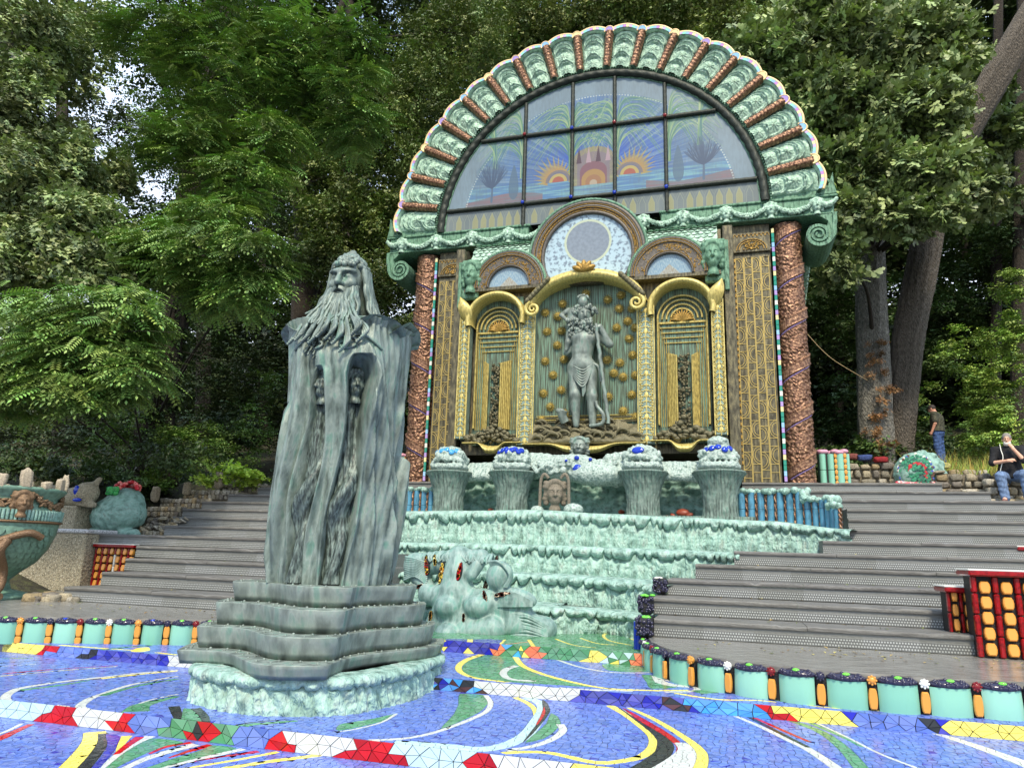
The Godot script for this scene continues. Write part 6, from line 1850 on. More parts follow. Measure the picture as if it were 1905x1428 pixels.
func statue_plan(k: float, wave: float) -> PackedVector2Array:
	# a rounded square that points forwards; k scales it
	var r := PackedVector2Array()
	var m := 120
	for i in m:
		var a := TAU * i / m
		var c := cos(a); var s := sin(a)
		var e := pow(pow(absf(c / (0.70 * k)), 2.6) + pow(absf(s / (0.95 * k)), 2.6), -1.0 / 3.0)
		r.append(SC + Vector2(0.08, 0.0) + Vector2(c * e, s * e) * (1.0 + 0.012 * sin(a * 9.0)))
	return r

func tier_plan(hx: float, hz: float, wav: float) -> PackedVector2Array:
	# corners at the four sides, joined by S-shaped edges
	var cs := [Vector2(-hx, hz * 0.86), Vector2(hx * 0.96, hz), Vector2(hx * 1.12, -hz * 0.85), Vector2(-hx * 1.1, -hz * 0.9)]
	var r := PackedVector2Array()
	for i in 4:
		var a: Vector2 = cs[i]; var b: Vector2 = cs[(i + 1) % 4]
		var d := b - a
		var nn := Vector2(-d.y, d.x).normalized()
		if nn.dot(a + b) < 0: nn = -nn
		for k in 28:
			var t := k / 28.0
			var w := sin(t * PI) * 0.40 + (-sin(t * TAU) * 0.75 if i % 2 == 0 else -sin(t * TAU) * 0.6)
			r.append(SC + a + d * t + nn * w * wav)
	return r

func channel_mid(k: int, y: float) -> float:  # the angle at which a channel runs at height y
	var h := clampf((y - 0.70) / 1.5, 0.0, 1.0)
	if k == 0: return lerpf(-0.16, 0.05, h) + 0.03 * sin(y * 4.2 + 0.4)
	if k == 1: return lerpf(0.52, 0.70, h) + 0.03 * sin(y * 3.6 + 2.0)
	if k == 2: return lerpf(1.75, 1.85, h) + 0.06 * sin(y * 4.0)
	return lerpf(-0.95, -0.85, h) + 0.06 * sin(y * 4.0)

func robe_radius(t: float, y: float) -> float:
	# t is the angle from +z towards +x, y the height; returns the radius of the robe
	var h := (y - 0.70) / 1.92
	var r := 0.362 + 0.03 * pow(1 - h, 6.0) + 0.095 * h
	# a wavering outline, different on either side
	r += 0.030 * sin(h * 7.0 + 0.6 + 1.1 * sin(t * 2.0)) * (0.5 + 0.5 * absf(sin(t - 0.5)))
	var c := absf(cos(t)); var s := absf(sin(t))
	r *= lerpf(1.0, pow(pow(c, 4.0) + pow(s, 4.0), -0.25), 0.5)
	# long drapery swings, sharp on one side
	for q in [[1.22, 0.30, 3.4, 0.10, 0.34], [-0.52, 0.24, 2.8, 0.085, 0.26], [0.98, 0.16, 4.4, 0.045, 0.12], [1.6, 0.24, 3.8, 0.06, 0.16], [2.1, 0.26, 3.1, 0.08, 0.26], [2.8, 0.2, 2.2, 0.07, 0.25], [-1.6, 0.24, 2.6, 0.07, 0.26]]:
		var e := wrapf(t - q[0] - q[1] * sin(h * q[2] + q[0]), -PI, PI)
		var k: float = q[3] * (0.30 + 0.70 * sin(clampf(h * 1.1, 0, 1) * PI))
		r += k * exp(-pow(e / q[4], 2)) if e < 0 else k * exp(-pow(e / (q[4] * 0.07), 2))
	# channels that hold the slender figures, with wavering lips
	var ch := 0.0
	for k in 4:
		var top: float = [2.24, 2.33, 2.1, 2.0][k]
		var e := wrapf(t - channel_mid(k, y), -PI, PI)
		var w: float = 0.165 + 0.035 * sin(y * 5.2 + k * 1.7) - 0.02 * h
		var cap := sqrt(clampf((top - y) / 0.16, 0, 1))
		w *= 0.45 + 0.55 * cap
		ch = maxf(ch, exp(-pow(absf(e) / w, 6)) * cap)
		r += (0.036 + 0.014 * sin(y * 6.0 + k)) * exp(-pow((absf(e) - w * 1.22) / 0.05, 2)) * cap
	r -= 0.29 * ch
	if y > 2.3: r -= 0.07 * smoothstep(2.3, 2.6, y) * exp(-pow(wrapf(t - 0.2, -PI, PI) / 0.7, 2))
	# arched breastplate, rounded at the top and running out below
	var bx := (t - 0.40) / 0.60
	var by := (y - 2.0) / 0.56
	if y > 2.0: r += 0.045 * clampf((1.0 - bx * bx - by * by) * 9.0, 0, 1)
	else: r += 0.045 * clampf((1.0 - bx * bx) * 9.0, 0, 1) * clampf((y - 1.2) / 0.8, 0, 1)
	r += 0.006 * noise.get_noise_3d(cos(t) * 18, y * 6, sin(t) * 18) + 0.004 * sin(t * 52 + 5 * sin(y * 2.6)) + 0.004 * noise.get_noise_3d(cos(t) * 70, y * 9, sin(t) * 70)
	return r

func statue() -> void:
	var ped := thing("statue_pedestal", Vector3(SC.x, F1, SC.y), "four wavy bronze tiers on a frilled aqua base under the standing statue", "pedestal")
	# frilled base
	var g := Geo.new()
	var n := 420
	var L := []
	var pl := statue_plan(1.0, 0)
	g.surf(n, 40, func(a, b):
		var f: float = a * pl.size()
		var i := int(f) % pl.size()
		var p := pl[i].lerp(pl[(i + 1) % pl.size()], f - floorf(f))
		var d := (p - SC).normalized()
		var lobe = a * 30.0 + 0.5 * noise.get_noise_1d(a * 900.0)
		var lo := pow(absf(sin(lobe * PI)), 0.45)
		var y := 0.0; var o := 0.0
		if b < 0.22:
			var q: float = b / 0.22
			o = lerpf(-0.16, -0.02, q); y = 0.195
		elif b < 0.52:
			var q: float = (b - 0.22) / 0.30 * PI
			o = -0.02 + sin(q) * 0.055 * (0.55 + 0.45 * lo); y = 0.195 - (1 - cos(q)) * 0.030 * (0.75 + 0.6 * lo)
		else:
			var q: float = (b - 0.52) / 0.48
			y = lerpf(0.135 - 0.02 * lo, F1 - 0.02, q)
			o = -0.03 + 0.03 * q + 0.036 * absf(sin(a * 200.0 + q * 2.6 + 3.0 * noise.get_noise_1d(a * 170))) * (1 - 0.3 * q)
		o += 0.016 * noise.get_noise_3d(p.x * 130, y * 130, p.y * 130)
		return Vector3(p.x + d.x * o, y, p.y + d.y * o), true)
	obj("frilled_base", g, M.aqua, ped)
	# tiers
	var bot := [0.188, 0.279, 0.419, 0.569]
	var top := [0.275, 0.415, 0.565, 0.700]
	for k in 4:
		var t := Geo.new()
		var pp := tier_plan(0.60 - 0.035 * k, 0.89 - 0.14 * k, 0.17 - 0.015 * k)
		var m := pp.size()
		var nr := 7
		var pts := PackedVector3Array()
		for j in nr:
			for i in m:
				var p := pp[i]
				var d := (p - SC).normalized()
				var y: float = [top[k] + 0.002, top[k], top[k] - 0.006, lerpf(top[k], bot[k], 0.35), lerpf(top[k], bot[k], 0.7), bot[k], bot[k]][j]
				var o: float = [-0.30, -0.012, 0.0, -0.008, -0.018, -0.026, -0.3][j]
				if j > 0 and j < 6: o += 0.002 * noise.get_noise_2d(i * 4.0, j * 9.0)
				pts.append(Vector3(p.x + d.x * o, y, p.y + d.y * o))
		t.grid(pts, m, nr, true)
		t.col = Color.WHITE
		var q := PackedVector3Array()
		for i in m:
			var d := (pp[i] - SC).normalized()
			q.append(Vector3(pp[i].x - d.x * 0.28, top[k] - 0.001, pp[i].y - d.y * 0.28))
		q.reverse()
		t.fan(q)
		var o := obj("tier", t, M.patina_dark, ped)
		var st := Geo.new()
		var cnt := 0
		for i in m:
			if i % 3 != 0: continue
			var d := (pp[i] - SC).normalized()
			st.ell(Vector3(pp[i].x - d.x * 0.055, top[k] + 0.001, pp[i].y - d.y * 0.055), Vector3(0.009, 0.008, 0.009), 7, 5)
			if k > 0: st.ell(Vector3(pp[i].x + d.x * 0.02, top[k - 1] + 0.002, pp[i].y + d.y * 0.02), Vector3(0.011, 0.010, 0.011), 7, 5)
		obj("studs", st, M.patina_dark, o, "stuff")
	# ---- the figure itself
	var S := thing("bronze_statue", Vector3(-0.67, 0.70, 7.03), "tall green bronze statue of a long-bearded man in a heavy channelled robe", "statue")
	var cx := -0.69
	var cz := 7.03
	var body := Geo.new()
	body.surf(460, 230, func(a, b):
		var t: float = TAU * a
		var y := 0.70 + 1.92 * minf(b / 0.9, 1.0)
		var r := robe_radius(t, y)
		if b > 0.9:
			var q: float = (b - 0.9) / 0.1
			y += 0.03 * sin(q * PI * 0.6)
			r *= lerpf(1.0, 0.25, q * q)
		else:
			r *= 1.0 - 0.05 * pow(b / 0.9, 12.0)
			y += (0.03 * sin(t * 3.0 + 0.6) - 0.10 * exp(-pow(wrapf(t - 0.05, -PI, PI) / 0.8, 2))) * pow(b / 0.9, 8.0)
		return Vector3(cx + sin(t) * r, y, cz + cos(t) * r), true, true)
	obj("robe", body, M.patina, S)
	# collar plates
	for q in [[-0.9, 0.55, 0.13], [0.95, 0.5, 0.17], [1.65, 0.6, 0.20], [2.5, 0.6, 0.18], [-1.9, 0.6, 0.18]]:
		var c := Geo.new()
		c.surf(16, 12, func(a, b):
			var t: float = q[0] + (a - 0.5) * q[1] * 1.7
			var e: float = 1 - pow(absf(a * 2 - 1), 2.2)
			var y: float = 2.48 + b * q[2] * (0.35 + 0.65 * e)
			var r: float = 0.37 + 0.16 * b * b + 0.02 * sin(a * 9)
			return Vector3(cx + sin(t) * r, y, cz + cos(t) * r), false, true)
		obj("collar_plate", c, M.patina, S)
	var kb := Geo.new()
	kb.ell(Vector3(cx + sin(0.95) * 0.47, 2.58, cz + cos(0.95) * 0.47), Vector3.ONE * 0.02, 10, 8)
	obj("collar_knob", kb, M.patina, S)
	# incised emblem on the breast
	var em := Geo.new()
	for sx in [-1.0, 1.0]:
		var pts := PackedVector3Array()
		for i in 40:
			var f := i / 39.0
			var a := lerpf(0.0, 8.5, f)
			var r := lerpf(0.105, 0.012, f)
			var t: float = 0.22 + sx * (0.10 - r * cos(a) * 1.0) / 0.46
			var y := 2.40 + r * sin(a) * 0.7
			var rr := robe_radius(t, y)
			pts.append(Vector3(cx + sin(t) * rr, y, cz + cos(t) * rr))
		em.tube(pts, 0.012, 6)
		pts = PackedVector3Array()
		for i in 12:
			var f := i / 11.0
			var t: float = 0.22 + sx * lerpf(0.2, 0.75, f)
			var y := 2.42 + 0.05 * sin(f * 4)
			var rr := robe_radius(t, y)
			pts.append(Vector3(cx + sin(t) * rr, y, cz + cos(t) * rr))
		em.tube(pts, 0.011, 6)
	obj("breast_emblem", em, M.patina, S)
	# slender veiled figures in the channels
	var hd := mask_geo(0.04).mesh()
	for q in [[0, 2.11, 0.9], [1, 2.13, 1.0], [2, 1.95, 0.9], [3, 1.85, 0.9]]:
		var f := Geo.new()
		f.surf(48, 150, func(a, b):
			var y: float = lerpf(0.71, q[1] - 0.06, b)
			var t := channel_mid(q[0], y)
			var rr = 0.275 + 0.045 * (1 - b)
			var e = TAU * a
			var k: float = (0.056 + 0.028 * pow(sin(PI * minf(b * 1.15, 1.0)), 2.0) + 0.02 * pow(1 - b, 6.0)) * (0.72 + 0.28 * q[2])
			k *= 1.0 + 0.28 * sin(e * 2 + y * 8.0 + 1.5 * sin(y * 5)) + 0.22 * absf(sin(e * 3 + y * 7.0 + sin(y * 9))) + 0.12 * absf(sin(e * 7 - y * 12.0))
			var o := Vector3(cx + sin(t) * rr, y, cz + cos(t) * rr)
			return o + Vector3(cos(t), 0, -sin(t)) * cos(e) * k + Vector3(sin(t), 0, cos(t)) * sin(e) * k * 1.3, true)
		obj("veiled_figure", f, M.patina_black, S)
		var t := channel_mid(q[0], q[1])
		piece("small_head", hd, M.patina_black, Transform3D(Basis(Vector3.UP, t - (0.5 if q[0] == 0 else 0.0)).scaled(Vector3.ONE * 0.23), Vector3(cx + sin(t) * 0.36, q[1], cz + cos(t) * 0.36)), S)
	# ---- head, hair and beard
	var hc := Vector3(cx + 0.015, 2.99, cz + 0.13)
	var s := Sdf.new()
	s.ell(hc + Vector3(0, 0.04, -0.01), Vector3(0.130, 0.175, 0.150), 0.03)
	s.ell(hc + Vector3(0, -0.10, 0.035), Vector3(0.095, 0.09, 0.10), 0.05)
	s.cap(hc + Vector3(0, -0.1, -0.06), hc + Vector3(0, -0.42, -0.10), 0.115, 0.17, 0.06)
	s.ell(hc + Vector3(0, 0.055, 0.135), Vector3(0.10, 0.022, 0.03), 0.03)
	s.cap(hc + Vector3(0, 0.045, 0.145), hc + Vector3(0, -0.045, 0.182), 0.018, 0.027, 0.02)
	s.cap(hc + Vector3(-0.022, -0.05, 0.158), hc + Vector3(0.022, -0.05, 0.158), 0.017, 0.017, 0.015)
	for x in [-1.0, 1.0]:
		s.ell(hc + Vector3(x * 0.057, 0.022, 0.142), Vector3(0.040, 0.024, 0.034), 0.012, Basis(), -1.0)
		s.ell(hc + Vector3(x * 0.057, 0.020, 0.118), Vector3(0.030, 0.017, 0.026), 0.004)
		s.cap(hc + Vector3(x * 0.022, 0.058, 0.152), hc + Vector3(x * 0.105, 0.062, 0.108), 0.014, 0.010, 0.012)
		s.ell(hc + Vector3(x * 0.075, -0.035, 0.10), Vector3(0.04, 0.04, 0.04), 0.04)
	s.ell(hc + Vector3(0, -0.10, 0.15), Vector3(0.036, 0.012, 0.02), 0.006, Basis(), -1.0)
	s.cap(hc + Vector3(-0.028, -0.118, 0.135), hc + Vector3(0.028, -0.118, 0.135), 0.014, 0.014, 0.01)
	var hg := Geo.new()
	nets(hg, s.d, hc + Vector3(-0.25, -0.62, -0.32), hc + Vector3(0.25, 0.26, 0.24), 0.0085)
	obj("head", hg, M.patina, S)
	var hair := Geo.new()
	for i in 330:
		# rows of tight curls over the skull, a taller lock on top
		var a := rng.randf_range(-PI, PI)
		var e := rng.randf_range(0.30, 1.5)
		var o := hc + Vector3(sin(a) * cos(e) * 0.142, 0.045 + sin(e) * 0.18, cos(a) * cos(e) * 0.158 - 0.01)
		if cos(a) > 0.35 and o.y < hc.y + 0.11: continue
		var r := rng.randf_range(0.015, 0.028)
		hair.ell(o, Vector3(r * 1.3, r, r), 7, 5, Basis(Vector3(rng.randf(), rng.randf(), rng.randf() + 0.1).normalized(), rng.randf() * TAU))
	for i in 60:
		var a := rng.randf() * TAU
		var h := rng.randf()
		hair.ell(hc + Vector3(cos(a) * 0.075 * (1 - h), 0.20 + h * 0.075, -0.02 + sin(a) * 0.09 * (1 - h)), Vector3.ONE * 0.024, 6, 5)
	for i in 90:
		# side and back hair falling to the shoulders
		var a := rng.randf_range(1.25, TAU - 1.25)
		var p := []
		for k in 6:
			var f := k / 5.0
			var r := 0.145 + 0.05 * f + 0.10 * f * f
			p.append(hc + Vector3(sin(a + 0.1 * sin(f * 9 + i)) * r, 0.10 - f * rng.randf_range(0.42, 0.52), cos(a + 0.1 * sin(f * 9 + i)) * r * 1.05 - 0.01))
		hair.tube(spl(p, 3), [0.02, 0.02, 0.021, 0.021, 0.02, 0.02, 0.019, 0.019, 0.018, 0.017, 0.016, 0.015, 0.013, 0.011, 0.009, 0.006], 5)
	obj("curled_hair", hair, M.patina, S)
	var bd := Geo.new()
	for i in 190:
		var a := rng.randf_range(-1.2, 1.2)
		var lay := rng.randf()
		var len := rng.randf_range(0.26, 0.50) * (1.15 - 0.18 * absf(a))
		var p := []
		var wob := rng.randf() * TAU
		var o := hc + Vector3(sin(a) * 0.112, -0.115 + 0.055 * absf(a) - 0.05 * lay * (1 - absf(a) * 0.6), cos(a) * 0.125 + 0.012)
		if absf(a) < 0.5 and lay < 0.6: o.y = hc.y - 0.145
		for k in 7:
			var f := k / 6.0
			p.append(o + Vector3(sin(a) * 0.095 * f + 0.028 * sin(f * 7.0 + wob) * f, -len * f, cos(a) * 0.05 * f + 0.10 * f + 0.05 * f * f + 0.018 * sin(f * 6 + wob * 1.7)))
		var rad := []
		for k in 19: rad.append(lerpf(0.019, 0.007, pow(k / 18.0, 1.5)))
		bd.tube(spl(p, 3), rad, 6)
	for x in [-1.0, 1.0]:
		for i in 12:
			var p := spl([hc + Vector3(x * 0.008, -0.078 - i * 0.0015, 0.172), hc + Vector3(x * 0.045, -0.092 - i * 0.002, 0.158), hc + Vector3(x * 0.085, -0.135 - i * 0.005, 0.135), hc + Vector3(x * (0.095 + 0.003 * i), -0.22 - i * 0.006, 0.15)], 4)
			bd.tube(p, 0.010, 5)
	for q in [[-0.18, 2.46, 0.46], [-0.10, 2.44, 0.49], [0.03, 2.46, 0.51], [0.16, 2.40, 0.51], [0.22, 2.34, 0.51], [-0.26, 2.44, 0.43], [0.28, 2.46, 0.48], [0.10, 2.44, 0.51], [-0.04, 2.42, 0.50], [0.33, 2.42, 0.46]]:
		for i in 4:
			var e := Vector3(cx + q[0] + 0.012 * i, q[1] + 0.012 * i, cz + q[2])
			var p := spl([hc + Vector3(q[0] * 0.4, -0.22, 0.20), hc + Vector3(q[0] * 0.7, -0.36, 0.27), e + Vector3(0.02, 0.05, 0), e, e + Vector3(-0.025, -0.02, 0.01)], 4)
			bd.tube(p, 0.012, 5)
	obj("long_beard", bd, M.patina, S)

# ---------------------------------------------------------------- fountain basin
func cascade(called: String, label: String, path: Array, ylip: Array, ybot: float, depth: float, seed_: float) -> void:
	var c := spl(path, 12)
	var len := 0.0
	var acc := [0.0]
	for i in c.size() - 1:
		len += c[i].distance_to(c[i + 1]); acc.append(len)
	var n := int(len / 0.016)
	var nv := 44
	var pts := PackedVector3Array()
	for j in nv:
		pass
	var base := []
	var k := 0
	for i in n:
		var d := len * i / (n - 1)
		while k < c.size() - 2 and acc[k + 1] < d: k += 1
		var f: float = clampf((d - acc[k]) / maxf(acc[k + 1] - acc[k], 1e-6), 0, 1)
		var p := c[k].lerp(c[k + 1], f)
		var tg := (c[mini(k + 2, c.size() - 1)] - c[maxi(k - 1, 0)]).normalized()
		var u := d / len
		var fy := u * (ylip.size() - 1)
		var yi := mini(int(fy), ylip.size() - 2)
		base.append([p, Vector3(-tg.z, 0, tg.x), lerpf(ylip[yi], ylip[yi + 1], smoothstep(0, 1, fy - yi)), d])
	for j in nv:
		var b := float(j) / (nv - 1)
		for i in n:
			var q: Array = base[i]
			var p: Vector3 = q[0]
			var out: Vector3 = q[1]
			if out.z < 0: out = -out
			var yl: float = q[2]
			var s: float = q[3] + seed_
			var w1 := s / 0.17 + 1.5 * noise.get_noise_1d(s * 22.0)
			var lo := pow(absf(sin(w1 * PI)), 0.5)
			var big := noise.get_noise_2d(s * 24.0, seed_ * 100)
			var o := 0.0
			var y := 0.0
			var hgt := yl - ybot
			if b < 0.16:
				o = lerpf(-depth, -0.10, b / 0.16); y = yl - 0.008 + 0.012 * noise.get_noise_2d(s * 160, o * 200)
			elif b < 0.5:
				var t := (b - 0.16) / 0.34 * PI
				var rr := hgt * (0.13 + 0.22 * lo + 0.10 * big)
				o = -0.10 + sin(t * 0.5) * 0.05 + sin(t) * (0.03 + 0.075 * lo + 0.03 * big); y = yl - (1 - cos(t)) * 0.5 * rr
				o += 0.020 * absf(sin(s * 62 + t * 1.6 + 2 * big)) * sin(t)
				# a second row of small scallops under the lip
			else:
				var t := (b - 0.5) / 0.5
				var rr := hgt * (0.13 + 0.22 * lo + 0.10 * big)
				y = lerpf(yl - rr, ybot, t)
				var w2 := s / 0.11 + 1.5 * noise.get_noise_1d(s * 30.0 + 70)
				o = -0.06 + 0.05 * t + 0.04 * sin(t * PI) * (0.5 + big)
				o += 0.050 * pow(absf(sin(w2 * PI)), 0.6) * exp(-pow((t - 0.16 - 0.1 * big) / 0.16, 2))
				o += 0.036 * absf(sin(s * 58.0 + t * (1.2 + 3 * big) + 3.0 * noise.get_noise_1d(s * 40))) * smoothstep(0.1, 0.4, t)
			o += 0.022 * noise.get_noise_3d(p.x * 70, y * 70, p.z * 70) + 0.010 * noise.get_noise_3d(p.x * 260, y * 260, p.z * 260)
			pts.append(p + out * o + Vector3(0, y, 0))
	var g := Geo.new()
	g.grid(pts, n, nv)
	tag(obj(called, g, M.aqua), label, "cascade", "frilled aqua cascade ledges")

func basin() -> void:
	cascade("cascade_ledge", "uppermost and widest frilled aqua ledge below the four pedestals", [Vector3(-3.5, 0, 2.1), Vector3(-2.6, 0, 1.95), Vector3(-1.2, 0, 1.95), Vector3(0, 0, 2.02), Vector3(1.2, 0, 1.98), Vector3(2.4, 0, 2.0), Vector3(3.1, 0, 2.12), Vector3(3.56, 0, 2.3)], [1.42, 1.52, 1.54, 1.56, 1.52, 1.49, 1.46, 1.36], 1.04, 1.4, 0.0)
	cascade("cascade_ledge", "second aqua ledge from the top, behind the reclining figure", [Vector3(-2.3, 0, 3.1), Vector3(-1.4, 0, 2.78), Vector3(-0.2, 0, 2.7), Vector3(1.0, 0, 2.8), Vector3(1.7, 0, 2.95), Vector3(2.26, 0, 3.12)], [1.05, 1.07, 1.07, 1.06, 1.04], 0.69, 0.9, 3.3)
	cascade("cascade_ledge", "third aqua ledge, level with the head of the reclining figure", [Vector3(-1.7, 0, 4.1), Vector3(-0.9, 0, 3.6), Vector3(0.0, 0, 3.5), Vector3(0.8, 0, 3.65), Vector3(1.2, 0, 3.95), Vector3(1.52, 0, 4.3)], [0.70, 0.73, 0.73, 0.71, 0.69], 0.38, 0.9, 7.1)
	cascade("cascade_ledge", "lowest rounded aqua ledge reaching the mosaic floor beside the reclining figure", [Vector3(-1.4, 0, 4.0), Vector3(-0.6, 0, 4.1), Vector3(0.1, 0, 4.3), Vector3(0.5, 0, 4.3), Vector3(0.80, 0, 4.02), Vector3(0.88, 0, 3.6)], [0.42, 0.43, 0.43, 0.42, 0.40], 0.12, 0.8, 11.0)
	cascade("cascade_ledge", "short stained aqua ledge squeezed against the right-hand steps", [Vector3(0.72, 0, 4.0), Vector3(1.0, 0, 4.12), Vector3(1.25, 0, 4.45), Vector3(1.38, 0, 4.9)], [0.40, 0.41, 0.40], 0.12, 0.5, 14.0)
	var core := Geo.new()
	core.box(Vector3(0, 0.62, 1.2), Vector3(6.6, 0.84, 1.4)); core.box(Vector3(0, 0.42, 2.3), Vector3(4.1, 0.5, 1.1)); core.box(Vector3(0, 0.2, 3.1), Vector3(2.6, 0.4, 1.1))
	core.box(Vector3(0, 1.42, 0.9), Vector3(5.0, 0.2, 1.6))
	tag(obj("basin_core", core, M.ped), "rough stone core under the cascade ledges", "basin", "", "structure")
	# four flaring pedestals with water-beast heads
	var places := [[-2.02, "far left flaring stone pedestal, carrying a blue-eyed beast head"], [-0.99, "flaring stone pedestal just left of the brown stone face"], [0.98, "flaring stone pedestal right of the central beast"], [2.05, "far right flaring stone pedestal beside the blue tile wall"]]
	var hl := ["grey beast head with pale blue glass pieces on the far left pedestal", "grey beast head with small dark blue glass pieces, second from the left", "grey beast head with one big blue glass eye, right of centre", "grey domed beast head with blue glass band on the far right pedestal"]
	for k in 4:
		var cx: float = places[k][0]
		var o := thing("stone_pedestal", Vector3(cx, 1.50, 1.30), places[k][1], "pedestal", "four pedestals of the fountain")
		var g := Geo.new()
		g.surf(90, 70, func(a, b):
			var t: float = TAU * a
			var y = 1.48 + 0.66 * b
			var r := 0.245 - 0.02 * sin(PI * minf(b * 1.3, 1.0)) + 0.12 * pow(b, 5.0)
			r += 0.010 * absf(sin(t * 11.0 + 1.5 * sin(y * 14))) + 0.014 * noise.get_noise_3d(cos(t) * 60, y * 70, sin(t) * 60)
			if b > 0.9: r += 0.012 * sin(t * 24)
			r += 0.022 * exp(-pow(wrapf(t - 1.35, -PI, PI) / 0.12, 2)) * exp(-pow((y - 1.85) / 0.16, 2)) + 0.02 * exp(-pow(wrapf(t - 1.35, -PI, PI) / 0.2, 2)) * exp(-pow((y - 1.6) / 0.05, 2))
			return Vector3(cx + cos(t) * r, y, 1.30 + sin(t) * r), true)
		g.surf(48, 4, func(a, b):
			var t: float = TAU * a
			var r: float = [0.35, 0.365, 0.36, 0.0][int(round(b * 3))] + 0.012 * sin(t * 24)
			return Vector3(cx + cos(t) * r, [2.13, 2.145, 2.165, 2.17][int(round(b * 3))], 1.30 + sin(t) * r), true)
		obj("shaft", g, M.ped, o)
		var h := thing("beast_head", Vector3(cx, 2.16, 1.30), hl[k], "sculpture", "beast heads on the pedestals")
		var s := Sdf.new()
		var b0 := Vector3(cx, 2.16, 1.30)
		s.ell(b0 + Vector3(0, 0.07, 0.02), Vector3(0.30, 0.10, 0.26), 0.05)
		s.ell(b0 + Vector3(0, 0.22, -0.02), Vector3(0.26, 0.17, 0.24), 0.05)
		s.ell(b0 + Vector3(0.02, 0.14, 0.24), Vector3(0.26, 0.015, 0.12), 0.02, Basis(), -1.0)
		s.cap(b0 + Vector3(-0.22, 0.13, 0.14), b0 + Vector3(0.22, 0.15, 0.14), 0.05, 0.05, 0.04)
		if k == 3: s.ell(b0 + Vector3(0, 0.42, 0.0), Vector3(0.15, 0.09, 0.15), 0.04)
		for i in 40:
			var a := rng.randf() * TAU; var e := rng.randf_range(0.0, 1.4)
			s.ell(b0 + Vector3(cos(a) * cos(e) * 0.26, 0.18 + sin(e) * 0.18, sin(a) * cos(e) * 0.24), Vector3.ONE * rng.randf_range(0.035, 0.06), 0.015)
		var hg := Geo.new()
		nets(hg, func(p: Vector3) -> float: return s.d(p) - 0.030 * (cells.get_noise_3dv(p * 13.0) + 0.75), b0 + Vector3(-0.4, -0.06, -0.34), b0 + Vector3(0.4, 0.56, 0.36), 0.016)
		obj("head", hg, M.pale, h)
		var ncut: int = [5, 8, 1, 5][k]
		for i in ncut:
			var f := (i + 0.5) / ncut
			var a := lerpf(2.5, 0.65, f) if ncut > 1 else 1.75
			var e := 0.42 + 0.28 * ((i * 7) % 3) * 0.5
			var bs := Basis(Vector3.UP, PI / 2 - a) * Basis(Vector3.RIGHT, -e)
			var jg := Geo.new()
			var rr := Vector3(0.095, 0.055, 0.03) if ncut == 1 else Vector3(0.05, 0.045, 0.026)
			jg.ell(b0 + Vector3(cos(a) * cos(e) * 0.275, 0.22 + sin(e) * 0.175, sin(a) * cos(e) * 0.255 - 0.02), rr, 10, 7, bs)
			obj("blue_glass", jg, [M.gem_sky, M.gem_blue, M.gem_blue, M.gem_blue][k], h)
	# the broad beast that bridges the two middle pedestals
	var w := thing("water_beast", Vector3(0.1, 2.0, 1.2), "broad pale stone water beast with deep blue eyes over the central opening", "sculpture")
	var s := Sdf.new()
	s.cap(Vector3(-1.0, 2.22, 1.1), Vector3(-0.3, 2.25, 1.15), 0.14, 0.17, 0.06)
	s.cap(Vector3(-0.3, 2.24, 1.15), Vector3(0.6, 2.12, 1.2), 0.19, 0.17, 0.06)
	s.cap(Vector3(0.6, 2.14, 1.2), Vector3(1.0, 2.2, 1.15), 0.15, 0.15, 0.06)
	s.ell(Vector3(0.30, 2.12, 1.30), Vector3(0.40, 0.17, 0.22), 0.06)
	s.ell(Vector3(-0.05, 2.32, 1.2), Vector3(0.32, 0.12, 0.2), 0.06)
	s.cap(Vector3(1.0, 2.22, 1.1), Vector3(2.05, 2.22, 1.1), 0.12, 0.12, 0.05)
	s.cap(Vector3(-2.05, 2.2, 1.1), Vector3(-1.0, 2.22, 1.1), 0.12, 0.13, 0.05)
	for sx in [-1.0, 1.0]:
		s.cap(Vector3(sx * 1.28, 2.12, 1.2), Vector3(sx * 1.78, 2.1, 1.2), 0.08, 0.08, 0.05)
	s.cap(Vector3(-0.75, 2.38, 1.0), Vector3(-0.5, 2.38, 1.0), 0.12, 0.10, 0.05)
	s.cap(Vector3(0.45, 2.36, 1.0), Vector3(0.75, 2.40, 1.0), 0.11, 0.12, 0.05)
	for i in 120:
		var x := rng.randf_range(-1.0, 1.0)
		var a := rng.randf_range(-0.3, 1.5)
		s.ell(Vector3(x, 2.17 + sin(a) * 0.17, 1.17 + cos(a) * 0.19 * (1.25 if absf(x - 0.2) < 0.4 else 0.9)), Vector3(0.05, 0.035, 0.035), 0.012)
	var wg := Geo.new()
	nets(wg, func(p: Vector3) -> float: return s.d(p) - 0.034 * (cells.get_noise_3dv(p * 10.0) + 0.75), Vector3(-2.2, 1.9, 0.8), Vector3(2.2, 2.6, 1.62), 0.022)
	obj("scaly_body", wg, M.pale, w)
	for q in [[0.03, 2.20, 1.40, 0.075], [0.02, 2.36, 1.39, 0.04], [0.22, 2.34, 1.36, 0.03], [-0.14, 2.32, 1.38, 0.025]]:
		var e := Geo.new()
		e.ell(Vector3(q[0], q[1], q[2]), Vector3(q[3], q[3] * 0.85, 0.04), 12, 8)
		obj("blue_eye", e, M.gem_blue, w)
	# grotto behind the pedestals
	var gr := Geo.new()
	gr.surf(80, 30, func(a, b):
		var x := lerpf(-2.3, 2.3, a)
		return Vector3(x, lerpf(1.45, 2.35, b), 0.68 + 0.10 * noise.get_noise_2d(x * 60, b * 60) + 0.25 * pow(b, 4.0)))
	tag(obj("grotto_wall", gr, M.aqua_soft), "shadowed rough back wall of the grotto between the pedestals", "wall")
